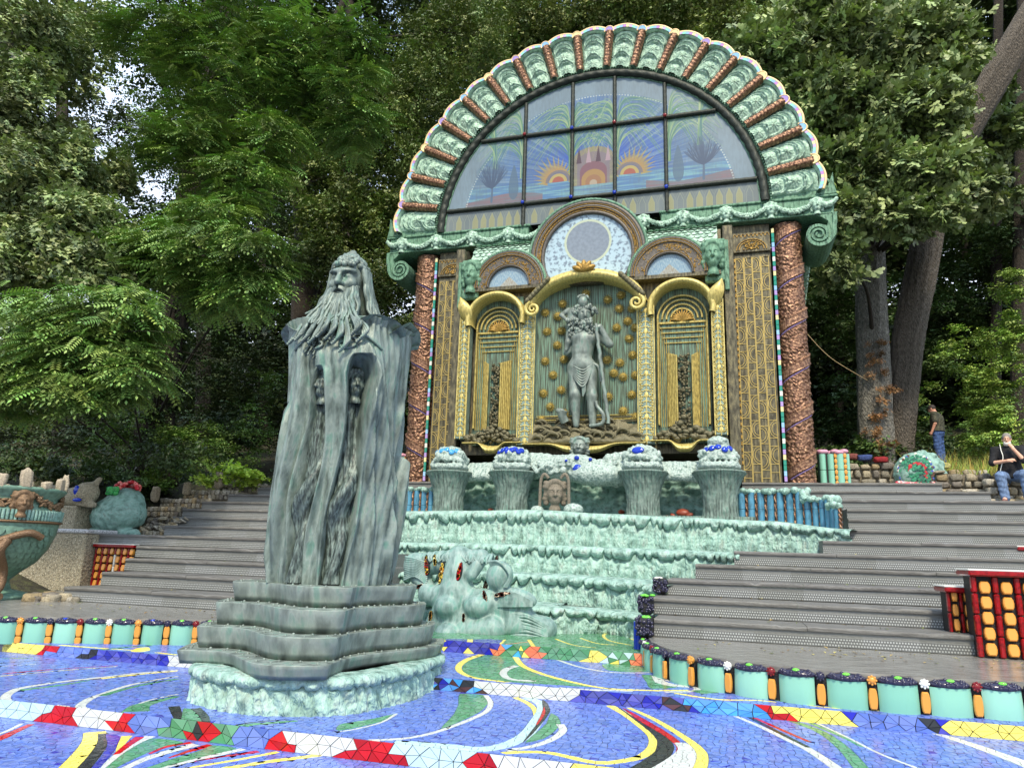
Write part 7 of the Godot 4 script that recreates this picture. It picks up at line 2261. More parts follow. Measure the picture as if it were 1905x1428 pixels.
	for q in [[1.52, 1.60, 1.0, 0.085], [1.38, 1.56, 1.08, 0.035], [1.62, 1.57, 1.05, 0.045], [1.30, 1.54, 1.0, 0.03], [0.62, 1.60, 0.95, 0.05], [-1.45, 1.6, 0.9, 0.05]]:
		var e := Geo.new()
		e.ell(Vector3(q[0], q[1], q[2]), Vector3(q[3] * 0.8, q[3] * 1.2, q[3] * 0.7), 6, 5, Basis(Vector3(0.3, 0.4, 0.9).normalized(), q[0] * 3))
		tag(obj("red_crystal", e, M.rust), "%s rust-red crystal lying in the grotto %s" % [["large", "small", "medium", "tiny", "dark", "lone"][[0.085, 0.035, 0.045, 0.03].find(q[3]) if q[3] < 0.05 or q[3] > 0.06 else (4 if q[0] > 0 else 5)], "of the right-hand bay" if q[0] > 1.2 else ("in the dark central opening" if q[0] > 0 else "of the left-hand bay")], "crystal", "crystals in the grotto")
	# brown stone face
	var f := thing("stone_idol", Vector3(-0.23, 1.54, 1.72), "weathered brown stone head with looped tresses on the fountain lip", "sculpture")
	var fm := mask_geo(0.03)
	var fg := Geo.new()
	fg.put(fm, Transform3D(Basis(Vector3.UP, 0.25).scaled(Vector3(0.40, 0.40, 0.36)), Vector3(-0.23, 1.80, 1.70)))
	obj("face", fg, M.brown_stone, f)
	var hp := Geo.new()
	for sx in [-1.0, 1.0]:
		hp.tube(spl([Vector3(-0.23 + sx * 0.09, 2.02, 1.74), Vector3(-0.23 + sx * 0.15, 2.08, 1.74), Vector3(-0.23 + sx * 0.20, 2.0, 1.74), Vector3(-0.23 + sx * 0.21, 1.8, 1.74), Vector3(-0.23 + sx * 0.215, 1.58, 1.74)], 6), 0.024, 8)
	obj("looped_tress", hp, M.brown_stone, f)
	for q in [[0.05, 1.58, 0.12, "right"], [-0.48, 1.57, 0.08, "left"]]:
		var e := Geo.new()
		e.ell(Vector3(q[0], q[1], 1.74), Vector3(q[2] * 1.2, q[2] * 0.75, q[2]), 14, 9)
		tag(obj("boulder", e, M.pale), "rounded pale boulder lying %s of the brown stone face" % q[3], "boulder")
	# low walls of blue half-pipes with copper twists
	for sx in [-1.0, 1.0]:
		var o := thing("blue_tile_wall", Vector3(sx * 2.9, 1.40, 1.3), "low curved wall of blue half-pipe tiles between the %s pedestal and the steps" % ("right" if sx > 0 else "left"), "wall", "blue tile walls")
		var path := spl([Vector3(2.30, 0, 1.22), Vector3(2.75, 0, 1.20), Vector3(3.10, 0, 1.32), Vector3(3.36, 0, 1.60), Vector3(3.50, 0, 2.02)], 30)
		var acc := 0.0; var nxt := 0.04; var cnt := 0
		for i in path.size() - 1:
			var l := path[i].distance_to(path[i + 1])
			while acc + l > nxt and cnt < 15:
				var p := path[i].lerp(path[i + 1], (nxt - acc) / l)
				var x = p.x * sx
				var top := 1.88 if cnt < 7 else (1.76 if cnt < 11 else 1.64)
				var bl := 1.36
				var g := Geo.new()
				for q in [[bl, 1.645], [1.65, top]]:
					if q[1] - q[0] < 0.02: continue
					g.tube(PackedVector3Array([Vector3(x, q[0], p.z), Vector3(x, q[1], p.z)]), 0.047, 12)
				obj("blue_tile", g, M.bluetile, o)
				var d := (path[i + 1] - path[i]).normalized() * 0.068
				var tw := Geo.new()
				for s2 in 2:
					var hp2 := PackedVector3Array()
					for m in 26:
						var t := m / 25.0
						hp2.append(Vector3(x + d.x * sx + cos(t * 14 + PI * s2) * 0.012, lerpf(bl, top - 0.01, t), p.z + d.z + sin(t * 14 + PI * s2) * 0.012))
					tw.tube(hp2, 0.014, 5)
				obj("copper_twist", tw, M.copper, o)
				var cp := Geo.new()
				for m in 5:
					cp.ell(Vector3(x + rng.randf_range(-0.06, 0.06), top + rng.randf_range(0.0, 0.035), p.z + rng.randf_range(-0.05, 0.05)), Vector3(0.055, 0.04, 0.055) * rng.randf_range(0.7, 1.1), 8, 6)
				if cnt in [6, 10, 14]:
					for m in 14: cp.ell(Vector3(x + 0.07 * sx + rng.randf_range(-0.05, 0.05), top + rng.randf_range(-0.14 if cnt < 14 else -0.26, 0.03), p.z + 0.05 + rng.randf_range(-0.05, 0.05)), Vector3.ONE * rng.randf_range(0.04, 0.06), 8, 6)
				obj("rough_coping", cp, M.aqua, o)
				cnt += 1; nxt += 0.128
			acc += l
	# reclining figure with glass leaves
	var R := thing("reclining_figure", Vector3(-0.45, 0.12, 4.4), "aqua reclining figure with piled hair and little red and gold glass leaves", "sculpture")
	var z := 4.62
	var q := Sdf.new()
	q.cap(Vector3(-0.62, 0.88, z - 0.12), Vector3(-0.60, 0.55, z - 0.02), 0.14, 0.17, 0.06)
	q.ell(Vector3(-0.60, 0.70, z - 0.02), Vector3(0.15, 0.20, 0.12), 0.05)
	q.cap(Vector3(-0.91, 0.50, z - 0.02), Vector3(-0.22, 0.46, z), 0.11, 0.13, 0.08)
	q.ell(Vector3(-0.64, 0.40, z + 0.10), Vector3(0.145, 0.115, 0.13), 0.03)
	q.ell(Vector3(-0.32, 0.42, z + 0.10), Vector3(0.145, 0.115, 0.13), 0.03)
	q.ell(Vector3(-0.50, 0.25, z + 0.02), Vector3(0.28, 0.17, 0.15), 0.04)
	q.ell(Vector3(-0.61, 0.13, z + 0.16), Vector3(0.135, 0.12, 0.14), 0.02)
	q.cap(Vector3(-0.45, 0.15, z + 0.10), Vector3(-0.16, 0.20, z + 0.10), 0.11, 0.14, 0.04)
	q.cap(Vector3(-0.86, 0.10, z + 0.05), Vector3(-0.74, 0.34, z + 0.02), 0.10, 0.10, 0.04)
	q.cap(Vector3(-0.20, 0.45, z), Vector3(0.10, 0.36, z - 0.02), 0.12, 0.13, 0.05)
	q.cap(Vector3(0.06, 0.25, z), Vector3(0.34, 0.22, z - 0.06), 0.14, 0.13, 0.05)
	q.ell(Vector3(0.08, 0.52, z + 0.06), Vector3(0.21, 0.095, 0.08), 0.03, Basis(Vector3.BACK, -0.18))
	q.ell(Vector3(-0.12, 0.72, z + 0.02), Vector3(0.14, 0.155, 0.13), 0.03, Basis(Vector3.BACK, -0.3))
	q.cap(Vector3(-0.84, 0.86, z - 0.1), Vector3(-0.36, 0.90, z - 0.08), 0.09, 0.09, 0.04)
	q.cap(Vector3(-0.38, 0.82, z - 0.02), Vector3(-0.42, 0.72, z + 0.04), 0.07, 0.06, 0.03)
	q.cap(Vector3(-1.12, 0.80, z - 0.12), Vector3(-0.84, 0.82, z - 0.10), 0.13, 0.11, 0.05)
	q.cap(Vector3(-1.12, 0.72, z - 0.1), Vector3(-0.96, 0.60, z - 0.05), 0.10, 0.08, 0.05)
	var rg2 := Geo.new()
	var fq := func(p: Vector3) -> float: return q.d(p) + 0.003 * noise.get_noise_3dv(p * 45.0)
	nets(rg2, fq, Vector3(-1.36, 0.0, z - 0.36), Vector3(0.56, 1.1, z + 0.36), 0.017)
	obj("body", rg2, M.figure, R)
	var hr := Geo.new()
	for i in 46:
		var x := -0.98 + i * 0.016
		hr.tube(spl([Vector3(x, 0.86, z - 0.20), Vector3(x + 0.02, 0.955 - 0.10 * absf(x + 0.6) + 0.012 * sin(i * 1.3), z - 0.07), Vector3(x + 0.03 * sin(i), 0.905 - 0.06 * absf(x + 0.6), z + 0.005), Vector3(x + 0.01, 0.85 + 0.012 * sin(i * 2.1), z + 0.015)], 4), 0.018, 6)
	for i in 12:
		var t := i / 11.0
		hr.tube(spl([Vector3(-0.22 + 0.02 * t, 0.86 - 0.05 * t, z + 0.08), Vector3(-0.10 + 0.08 * t, 0.86 - 0.03 * t, z + 0.12), Vector3(0.02 + 0.02 * t, 0.74, z + 0.13), Vector3(-0.04 + 0.03 * t, 0.62, z + 0.12)], 4), 0.015, 6)
		hr.tube(spl([Vector3(-0.10, 0.56 - 0.012 * i, z + 0.12), Vector3(0.08, 0.57 - 0.012 * i, z + 0.14), Vector3(0.26, 0.49 - 0.004 * i, z + 0.11)], 4), 0.010, 5)
		hr.tube(spl([Vector3(-1.2, 0.88 - 0.022 * i, z - 0.02), Vector3(-1.05, 0.86 - 0.016 * i, z + 0.03), Vector3(-0.92, 0.82 - 0.02 * i, z + 0.02)], 4), 0.014, 5)
		hr.tube(spl([Vector3(0.04, 0.36 - 0.02 * i, z + 0.10), Vector3(0.2, 0.36 - 0.018 * i + 0.02 * sin(i), z + 0.10), Vector3(0.4, 0.26 - 0.012 * i, z + 0.04)], 4), 0.017, 5)
	obj("flowing_hair", hr, M.figure, R)
	for l in [[-0.93, 0.80, 0.11, 0.1, 0], [-0.84, 0.86, 0.06, 0.1, 1], [-0.75, 0.73, 0.12, -0.12, 1], [-0.53, 0.75, 0.10, -0.18, 2], [-0.24, 0.84, 0.09, -0.2, 3], [-0.34, 0.62, 0.085, -0.3, 3], [-0.23, 0.52, 0.065, 0.3, 3], [-1.02, 0.58, 0.07, -1.2, 3], [-0.81, 0.30, 0.055, -0.1, 1], [-0.44, 0.31, 0.04, 0.0, 3], [-0.05, 0.55, 0.09, -1.35, 3]]:
		var o := Vector3(l[0], l[1], z)
		# push it out until it leaves the body
		var zz: float = z + 0.35
		while zz > z - 0.2 and q.d(Vector3(l[0], l[1], zz)) > 0.012: zz -= 0.01
		var pl := PackedVector2Array()
		for i in 14:
			var a := TAU * i / 14
			pl.append(Vector2(sin(a) * l[2] * 0.27 * (1 - 0.25 * cos(a)), cos(a) * l[2]))
		var g := Geo.new()
		g.prism(pl, 0.028, Transform3D(Basis(Vector3.BACK, l[3]), Vector3(l[0], l[1], zz - 0.012)), 0.006)
		var lf := obj("glass_leaf", g, M.black, R)
		var ch := Geo.new()
		for i in 26:
			var v := rng.randf_range(-0.85, 0.85); var u := rng.randf_range(-0.6, 0.6) * (1 - v * v)
			var cc: Array = [[v8(170, 30, 30), v8(220, 180, 60), v8(140, 90, 60)], [v8(220, 190, 80), v8(200, 140, 50), v8(235, 215, 140)], [v8(200, 30, 30), v8(170, 20, 25), v8(225, 150, 50)], [v8(120, 70, 60), v8(210, 185, 160), v8(90, 50, 45)]][l[4]]
			ch.col = cc[rng.randi() % 3]
			ch.box(Vector3(l[0], l[1], zz + 0.016) + Basis(Vector3.BACK, l[3]) * Vector3(u * l[2] * 0.25, v * l[2], 0), Vector3(0.017, 0.02, 0.006), 0.0, Basis(Vector3.BACK, rng.randf() * 3))
		obj("glass_chips", ch, M.shine, lf)
func stone_geo(seed_: int, r: Vector3) -> Geo:  # an irregular rounded stone about the origin
	var g := Geo.new()
	var f := Vector3(seed_ * 3.1, seed_ * 1.7, seed_ * 0.9)
	var pts := PackedVector3Array()
	for j in 7:
		var b := PI * (j + 0.05) / 6.1 - PI / 2
		for i in 10:
			var a := TAU * i / 10
			var d := Vector3(cos(a) * cos(b), sin(b), sin(a) * cos(b))
			var q := Vector3(signf(d.x) * pow(absf(d.x), 0.5), signf(d.y) * pow(absf(d.y), 0.5), signf(d.z) * pow(absf(d.z), 0.5))
			pts.append(q * r * 0.92 * (1.0 + 0.38 * noise.get_noise_3dv(d * 13 + f * 40)))
	g.grid(pts, 10, 7, true)
	return g

func stone_tint() -> Color:
	return [v8(190, 180, 156), v8(168, 160, 140), v8(206, 192, 160), v8(150, 142, 128), v8(184, 164, 124), v8(214, 206, 186)][rng.randi() % 6]

func stone_wall(called: String, label: String, x0: float, x1: float, z0: float, z1: float, y0: float, ytop: Callable, course: float) -> void:
	var o := thing(called, Vector3((x0 + x1) / 2, y0, (z0 + z1) / 2), label, "wall")
	var len := Vector2(x1 - x0, z1 - z0).length()
	var d := Vector3(x1 - x0, 0, z1 - z0) / len
	var out := Vector3(-d.z, 0, d.x)
	if out.z < 0: out = -out
	var core := Geo.new()
	var n := 12
	for i in n:
		var s := (i + 0.5) / n * len
		var t: float = ytop.call(s / len)
		core.box(Vector3(x0, (y0 + t) / 2 - 0.02, z0) + d * s - out * 0.16, Vector3(len / n + 0.01, t - y0 - 0.03, 0.26), 0.0, Basis(d, Vector3.UP, d.cross(Vector3.UP)))
	obj("mortar", core, M.mortar, o)
	var y := y0
	while y < y0 + 1.2:
		var h := course * rng.randf_range(0.75, 1.35)
		var s := rng.randf_range(-0.08, 0.0)
		while s < len:
			var w := course * rng.randf_range(1.0, 2.6)
			var t: float = ytop.call(clampf((s + w / 2) / len, 0, 1))
			if y + h * 0.4 < t:
				var hh := minf(h, t - y)
				var g := Geo.new(); g.col = stone_tint()
				var st := stone_geo(rng.randi() % 1000, Vector3(w * 0.5, hh * 0.52, 0.09))
				g.put(st, Transform3D(Basis(d, Vector3.UP, out).rotated(out, rng.randf_range(-0.08, 0.08)), Vector3(x0, y + hh / 2, z0) + d * (s + w / 2) + out * rng.randf_range(-0.045, -0.01)), g.col)
				var m := MeshInstance3D.new(); m.name = seq(o, "stone"); o.add_child(m)
				m.mesh = g.mesh(origin_of(o)); m.set_surface_override_material(0, M.stone_v)
			s += w + 0.012
		y += h + 0.01

func tile_parapet(label: String, o: Vector3, poly: Array, bar: float, capw: float, parent_called := "red_tile_wall") -> Node3D:
	# poly: a list of [x0, x1, ybottom, ytop] columns, a face looking along +z at o.z
	var t := thing(parent_called, Vector3((poly[0][0] + poly[-1][1]) / 2, poly[0][2], o.z), label, "wall", "red and orange tile walls")
	for c in poly:
		var g := Geo.new()
		g.box(Vector3((c[0] + c[1]) / 2, (c[2] + c[3]) / 2, o.z - 0.10), Vector3(c[1] - c[0] - 0.01, c[3] - c[2], 0.18), 0.0)
		obj("dark_core", g, M.black, t)
		var cp := Geo.new()
		cp.box(Vector3((c[0] + c[1]) / 2, c[3] + 0.02, o.z - 0.11), Vector3(c[1] - c[0] + 0.04, 0.045, 0.36), 0.012)
		obj("red_coping", cp, M.red, t)
		var cw := Geo.new()
		cw.box(Vector3((c[0] + c[1]) / 2, c[3] + 0.046, o.z - 0.11), Vector3(c[1] - c[0] + 0.045, 0.012, 0.35), 0.003)
		obj("white_joint", cw, M.white, t)
		var n := maxi(1, int(round((c[1] - c[0]) / bar)))
		for i in n:
			var x: float = c[0] + (i + 0.13) * (c[1] - c[0]) / n
			var y: float = c[2]
			var k := 0
			while y < c[3] - 0.02:
				var h := minf(0.16, c[3] - y)
				var b := Geo.new()
				b.box(Vector3(x, y + h / 2, o.z + 0.005), Vector3(bar * 0.25, h - 0.006, 0.05), 0.008)
				obj("red_bar", b, M.white if (i == 3 and k in [0, 1, 2] and k > 0) else M.red, t)
				y += h; k += 1
			x = c[0] + (i + 0.62) * (c[1] - c[0]) / n
			y = c[2] + 0.03
			while y < c[3] - 0.05:
				var ov := Geo.new()
				var pl := PackedVector2Array()
				for q in 14:
					var a := TAU * q / 14
					pl.append(Vector2(cos(a) * bar * 0.26, clampf(sin(a) * 1.35, -1, 1) * 0.046))
				ov.prism(pl, 0.05, Transform3D(Basis(Vector3.RIGHT, -0.12), Vector3(x, y + 0.03, o.z - 0.015)), 0.008)
				obj("orange_tile", ov, M.orange, t)
				y += 0.115
	return t

func props() -> void:
	# ---- left: cauldron on copper arms
	var c0 := Vector3(-5.93, PLAT, 5.42)
	var U0 := thing("cauldron", c0, "large scaled aqua cauldron with copper garland and serpent legs at the left edge", "urn")
	var bowl := Geo.new()
	var pr := PackedVector2Array([Vector2(0.40, 0.0), Vector2(0.42, 0.03), Vector2(0.36, 0.06), Vector2(0.2, 0.10), Vector2(0.17, 0.2), Vector2(0.24, 0.27), Vector2(0.40, 0.40), Vector2(0.50, 0.55), Vector2(0.555, 0.72), Vector2(0.57, 0.82), Vector2(0.56, 0.86), Vector2(0.575, 0.99), Vector2(0.55, 1.01), Vector2(0.52, 1.12), Vector2(0.58, 1.19), Vector2(0.60, 1.22), Vector2(0.58, 1.24), Vector2(0.50, 1.22), Vector2(0.3, 1.15)])
	bowl.lathe(pr, c0, 64)
	obj("bowl", bowl, M.turq_dull, U0)
	var sc := Geo.new()
	sc.surf(9, 6, func(a, b):
		var u: float = a * 2 - 1
		return Vector3(u * 0.052, -b * (0.03 + 0.065 * sqrt(maxf(0, 1 - u * u))), 0.004 + 0.012 * b * (1.2 - u * u)))
	var scm := sc.mesh()
	for r in 7:
		var y := 0.80 - r * 0.066
		var rad := 0.0
		for i in pr.size() - 1:
			if pr[i].y <= y and pr[i + 1].y >= y: rad = lerpf(pr[i].x, pr[i + 1].x, (y - pr[i].y) / maxf(pr[i + 1].y - pr[i].y, 1e-4))
		var n := 36
		for i in n:
			var a := TAU * (i + (0.5 if r % 2 else 0.0)) / n
			if sin(a) < -0.35: continue
			var lean := 0.10 + 0.13 * r
			var bs := Basis(Vector3.UP, PI / 2 - a) * Basis(Vector3.RIGHT, lean)
			piece("scale", scm, M.turq_dull, Transform3D(bs.scaled_local(Vector3(rad / 0.57, 1, 1)), c0 + Vector3(cos(a) * rad, y, sin(a) * rad)), U0)
	var band := Geo.new()
	band.lathe(PackedVector2Array([Vector2(0.565, 0.835), Vector2(0.60, 0.845), Vector2(0.605, 0.86), Vector2(0.565, 0.87)]), c0, 64)
	obj("copper_band", band, M.brown_copper, U0)
	var rb := Geo.new()
	for i in 90:
		var a := TAU * i / 90
		rb.tube(PackedVector3Array([c0 + Vector3(cos(a) * 0.575, 0.87, sin(a) * 0.575), c0 + Vector3(cos(a) * 0.585, 0.985, sin(a) * 0.585)]), 0.018, 6)
	obj("ribbed_band", rb, M.aqua_soft, U0, "stuff")
	var ga := Geo.new()
	for i in 300:
		var a := rng.randf() * TAU
		ga.ell(c0 + Vector3(cos(a) * 0.56, 1.075 + 0.05 * sin(a * 5) + rng.randf_range(-0.04, 0.04), sin(a) * 0.56), Vector3(0.05, 0.018, 0.03), 6, 4, Basis(Vector3.UP, PI / 2 - a) * Basis(Vector3.BACK, rng.randf_range(-0.8, 0.8)))
	for a in [0.9, 1.7]:
		for k in 4: ga.tube(arc(Vector3.ZERO, 0.02 + 0.02 * k, 0.02 + 0.02 * k, 0, 360, 14), 0.013, 5) if false else ga.put(rosette(0.10 - 0.018 * k, 12), Transform3D(Basis(Vector3.UP, PI / 2 - a), c0 + Vector3(cos(a), 0, sin(a)) * (0.57 + 0.014 * k) + Vector3(0, 1.09, 0)))
	obj("garland", ga, M.brown_copper, U0)
	piece("bearded_mask", mask_geo(0.04).mesh(), M.brown_copper, Transform3D(Basis(Vector3.UP, PI / 2 - 0.42).scaled(Vector3.ONE * 0.26), c0 + Vector3(cos(0.42) * 0.58, 1.06, sin(0.42) * 0.58)), U0)
	for i in 15:
		var a := TAU * i / 15
		var pt := Geo.new()
		var bs := Basis(Vector3.UP, PI / 2 - a)
		pt.put(stone_geo(i, Vector3(0.065, 0.05 + 0.035 * ((i * 5) % 3), 0.04)), Transform3D(bs * Basis(Vector3.BACK, rng.randf_range(-0.3, 0.3)), c0 + Vector3(cos(a) * 0.56, 1.26 + 0.03 * ((i * 5) % 3), sin(a) * 0.56)))
		obj("shell_petal", pt, M.shell, U0)
	var sn := [[0.55, [[0.57, 0.62], [0.60, 0.5], [0.44, 0.30], [0.46, 0.12], [0.60, 0.02], [0.72, 0.03]]], [1.25, [[0.53, 0.55], [0.58, 0.4], [0.50, 0.25], [0.54, 0.1], [0.62, 0.02], [0.5, 0.02]]], [2.1, [[0.53, 0.55], [0.58, 0.4], [0.50, 0.25], [0.54, 0.1], [0.62, 0.02]]]]
	for s in sn:
		var p := []
		var k := 0
		for q in s[1]:
			var a: float = s[0] + 0.10 * sin(k * 1.9)
			p.append(c0 + Vector3(cos(a) * q[0], q[1] + 0.03, sin(a) * q[0])); k += 1
		var g := Geo.new()
		var cc := spl(p, 12)
		var rad := []
		for i in cc.size(): rad.append(0.05 - 0.018 * i / cc.size() + 0.006 * absf(sin(i * 1.3)))
		g.tube(cc, rad, 10)
		obj("serpent_leg", g, M.snake, U0)
	var hd := Geo.new()
	hd.tube(spl([c0 + Vector3(0.62, 0.68, 0.0), c0 + Vector3(0.60, 0.73, 0.12), c0 + Vector3(0.53, 0.70, 0.24), c0 + Vector3(0.44, 0.63, 0.38)], 6), 0.04, 8)
	hd.ell(c0 + Vector3(0.43, 0.63, 0.40), Vector3(0.06, 0.04, 0.05), 9, 6)
	obj("serpent_leg", hd, M.snake, U0)
	# stones at its foot
	for i in 26:
		var x := rng.randf_range(-5.6, -4.85)
		var z := rng.randf_range(4.75, 5.5)
		if Vector2(x + 5.93, z - 5.42).length() < 0.48: z = 4.8
		var r := rng.randf_range(0.04, 0.09)
		var g := Geo.new(); g.put(stone_geo(i + 40, Vector3(r * 1.4, r * 0.7, r)), Transform3D(Basis(Vector3.UP, rng.randf() * 3), Vector3(x, PLAT + r * 0.4, z)), stone_tint())
		tag(obj("field_stone", g, M.stone_v), "weathered field stone heaped at the foot of the cauldron", "stone", "field stones by the cauldron")
	# washed-aggregate walls behind
	var w := Geo.new()
	w.box(Vector3(-8.0, 0.62, 3.1), Vector3(2.35, 0.86, 0.5), 0.02)
	tag(obj("aggregate_wall", w, M.aggregate), "lower rough pebble-dashed wall behind the cauldron", "wall")
	var w2 := Geo.new()
	w2.box(Vector3(-8.3, 1.25, 2.8), Vector3(1.75, 0.42, 0.5), 0.02)
	tag(obj("aggregate_wall", w2, M.aggregate), "upper pebble-dashed wall that carries the blue-eyed fish", "wall")
	var lg := Geo.new()
	lg.box(Vector3(-8.0, 1.075, 3.08), Vector3(2.4, 0.06, 0.58), 0.015)
	tag(obj("stone_ledge", lg, M.stone_v), "pale stone ledge between the two pebble-dashed walls", "ledge")
	# fish-like creature on the wall
	var f := thing("stone_fish", Vector3(-7.9, 1.46, 2.85), "pebbled stone fish with a blue glass eye lying on the wall", "sculpture")
	var s := Sdf.new()
	s.ell(Vector3(-8.2, 1.60, 2.85), Vector3(0.42, 0.19, 0.2), 0.06)
	s.cap(Vector3(-7.9, 1.58, 2.88), Vector3(-7.42, 1.62, 2.92), 0.13, 0.17, 0.06)
	s.ell(Vector3(-7.36, 1.66, 2.95), Vector3(0.20, 0.17, 0.16), 0.04)
	s.cap(Vector3(-7.45, 1.50, 2.98), Vector3(-7.16, 1.48, 2.98), 0.05, 0.05, 0.03)
	s.cap(Vector3(-7.28, 1.80, 2.9), Vector3(-7.2, 1.88, 2.9), 0.05, 0.04, 0.04)
	var fg := Geo.new()
	nets(fg, s.d, Vector3(-8.7, 1.35, 2.5), Vector3(-7.0, 2.0, 3.25), 0.03)
	obj("body", fg, M.aggregate, f)
	for q in [[-7.42, 1.69, 3.09, 0.055, 0.075], [-7.38, 1.545, 3.09, 0.09, 0.03]]:
		var e := Geo.new(); e.ell(Vector3(q[0], q[1], q[2]), Vector3(q[3], q[4], 0.03), 10, 7)
		obj("blue_glass", e, M.gem_blue, f)
	# aqua bust with red cap
	var b := thing("aqua_bust", Vector3(-7.0, 1.0, 2.6), "swirling aqua sculpture with a red glass cap beside the left steps", "sculpture")
	var q := Sdf.new()
	q.ell(Vector3(-7.02, 1.36, 2.6), Vector3(0.42, 0.30, 0.36), 0.05)
	q.ell(Vector3(-6.95, 1.55, 2.58), Vector3(0.29, 0.22, 0.27), 0.06)
	q.cap(Vector3(-7.35, 1.04, 2.66), Vector3(-6.65, 1.04, 2.66), 0.13, 0.11, 0.05)
	q.cap(Vector3(-7.38, 1.30, 2.7), Vector3(-7.3, 1.2, 2.75), 0.08, 0.06, 0.05)
	var bg := Geo.new()
	nets(bg, func(p: Vector3) -> float: return q.d(p) + 0.010 * sin(p.x * 26 + 5 * sin(p.y * 9) + 3 * sin(p.x * 8)) * sin(p.y * 34 + 4 * sin(p.x * 11)), Vector3(-7.6, 0.86, 2.1), Vector3(-6.4, 1.86, 3.1), 0.022)
	obj("body", bg, M.aqua_soft, b)
	for k in 2:
		var e := Geo.new()
		for i in 40:
			var a := rng.randf() * TAU; var h := rng.randf_range(0.1, 1.0)
			var cc: Color = [v8(196, 40, 50), v8(170, 24, 30), v8(224, 120, 110)][i % 3] if k == 0 else [v8(60, 160, 80), v8(40, 130, 70)][i % 2]
			var o := Vector3(-6.92, 1.74, 2.62) + Vector3(cos(a) * sqrt(1 - h * h) * 0.20, h * 0.13, sin(a) * sqrt(1 - h * h) * 0.17) if k == 0 else Vector3(-6.98 + rng.randf_range(-0.09, 0.09), 1.70 + rng.randf_range(-0.04, 0.05), 2.84 + rng.randf_range(-0.02, 0.01))
			e.col = cc
			e.ell(o, Vector3(0.045, 0.03, 0.04), 6, 4)
		obj(["red_glass_cap", "green_glass_patch"][k], e, M.shine, b)
	# rows of cobbles climbing beside the left steps
	var st := [[-6.9, -6.2, 1.12, 2.4], [-7.1, -6.45, 1.34, 1.75], [-7.5, -6.65, 1.55, 1.35], [-7.6, -6.6, 1.72, 0.95], [-7.4, -6.3, 1.90, 0.6], [-7.0, -5.95, 2.06, 0.2]]
	for r in st.size():
		var t := thing("cobble_row", Vector3((st[r][0] + st[r][1]) / 2, st[r][2] - 0.1, st[r][3]), "row of pale cobbles edging the left steps, %s from the bottom" % ["first", "second", "third", "fourth", "fifth", "sixth"][r], "cobbles", "cobble rows beside the left steps")
		var core := Geo.new()
		core.box(Vector3((st[r][0] + st[r][1]) / 2, st[r][2] - 0.22, st[r][3] - 0.15), Vector3(st[r][1] - st[r][0], 0.4, 0.5))
		obj("mortar", core, M.mortar, t)
		for k in 2:
			var x: float = st[r][0]
			while x < st[r][1]:
				var rr := rng.randf_range(0.028, 0.045)
				var g := Geo.new(); g.put(stone_geo(rng.randi() % 99, Vector3(rr, rr * 1.2, rr)), Transform3D(Basis(), Vector3(x, st[r][2] - 0.04 - 0.085 * k, st[r][3] + 0.11)), stone_tint())
				var m := MeshInstance3D.new(); m.name = seq(t, "cobble"); t.add_child(m); m.mesh = g.mesh(origin_of(t)); m.set_surface_override_material(0, M.stone_v)
				x += rr * 2.05
	for q2 in [[-6.75, 2.10, 0.7, 0.13, "tall pointed"], [-7.25, 1.92, 0.9, 0.10, "short grey"], [-7.65, 1.78, 1.2, 0.12, "broad pale"], [-5.75, 2.2, 0.0, 0.07, "small upright"]]:
		var g := Geo.new(); g.put(stone_geo(int(q2[3] * 100), Vector3(0.075, q2[3] * 1.2, 0.06)), Transform3D(Basis(), Vector3(q2[0], q2[1], q2[2])), v8(190, 175, 145))
		tag(obj("standing_stone", g, M.stone_v), "%s standing stone above the cobbles by the left steps" % q2[4], "stone")
	# sloping paved patch under the cobbles
	var sl := thing("paved_slope", Vector3(-6.45, 1.1, 2.2), "sloping patch of flat pale paving stones beside the aqua bust", "paving")
	for i in 26:
		var a := rng.randf(); var bb := rng.randf()
		var g := Geo.new(); g.put(stone_geo(i + 7, Vector3(0.08, 0.02, 0.06)), Transform3D(Basis(Vector3.UP, rng.randf() * 3) * Basis(Vector3.RIGHT, 0.5), Vector3(lerpf(-6.75, -6.2, a), 1.12 + 0.22 * bb, lerpf(2.5, 1.95, bb))), stone_tint())
		var m := MeshInstance3D.new(); m.name = seq(sl, "paving_stone"); sl.add_child(m); m.mesh = g.mesh(origin_of(sl)); m.set_surface_override_material(0, M.stone_v)
	# red and orange tile walls
	var lp := []
	for i in 5: lp.append([[-6.80, -6.42, -6.27, -6.12, -5.98][i] + 0.0, [-6.42, -6.27, -6.12, -5.98, -5.80][i], [0.28, 0.40, 0.56, 0.72, 0.80][i], 0.85])
	tile_parapet("low wall of red bars and orange ovals under the left steps", Vector3(0, 0, 3.15), [[-6.80, -6.1, 0.28, 0.86]], 0.12, 0.1)
	tile_parapet("tall wall of red bars and orange oval tiles at the right edge", Vector3(0, 0, 5.30), [[3.96, 5.3, 0.28, 0.89]], 0.148, 0.1)
	tile_parapet("short wing of red bars and orange ovals joining the right-hand steps", Vector3(0, 0, 5.02), [[3.85, 4.03, 0.43, 0.75]], 0.085, 0.1)
	tile_parapet("small distant piece of red-capped tile wall beside the upper right steps", Vector3(0, 0, 2.5), [[5.22, 6.0, 1.0, 1.15]], 0.10, 0.1)
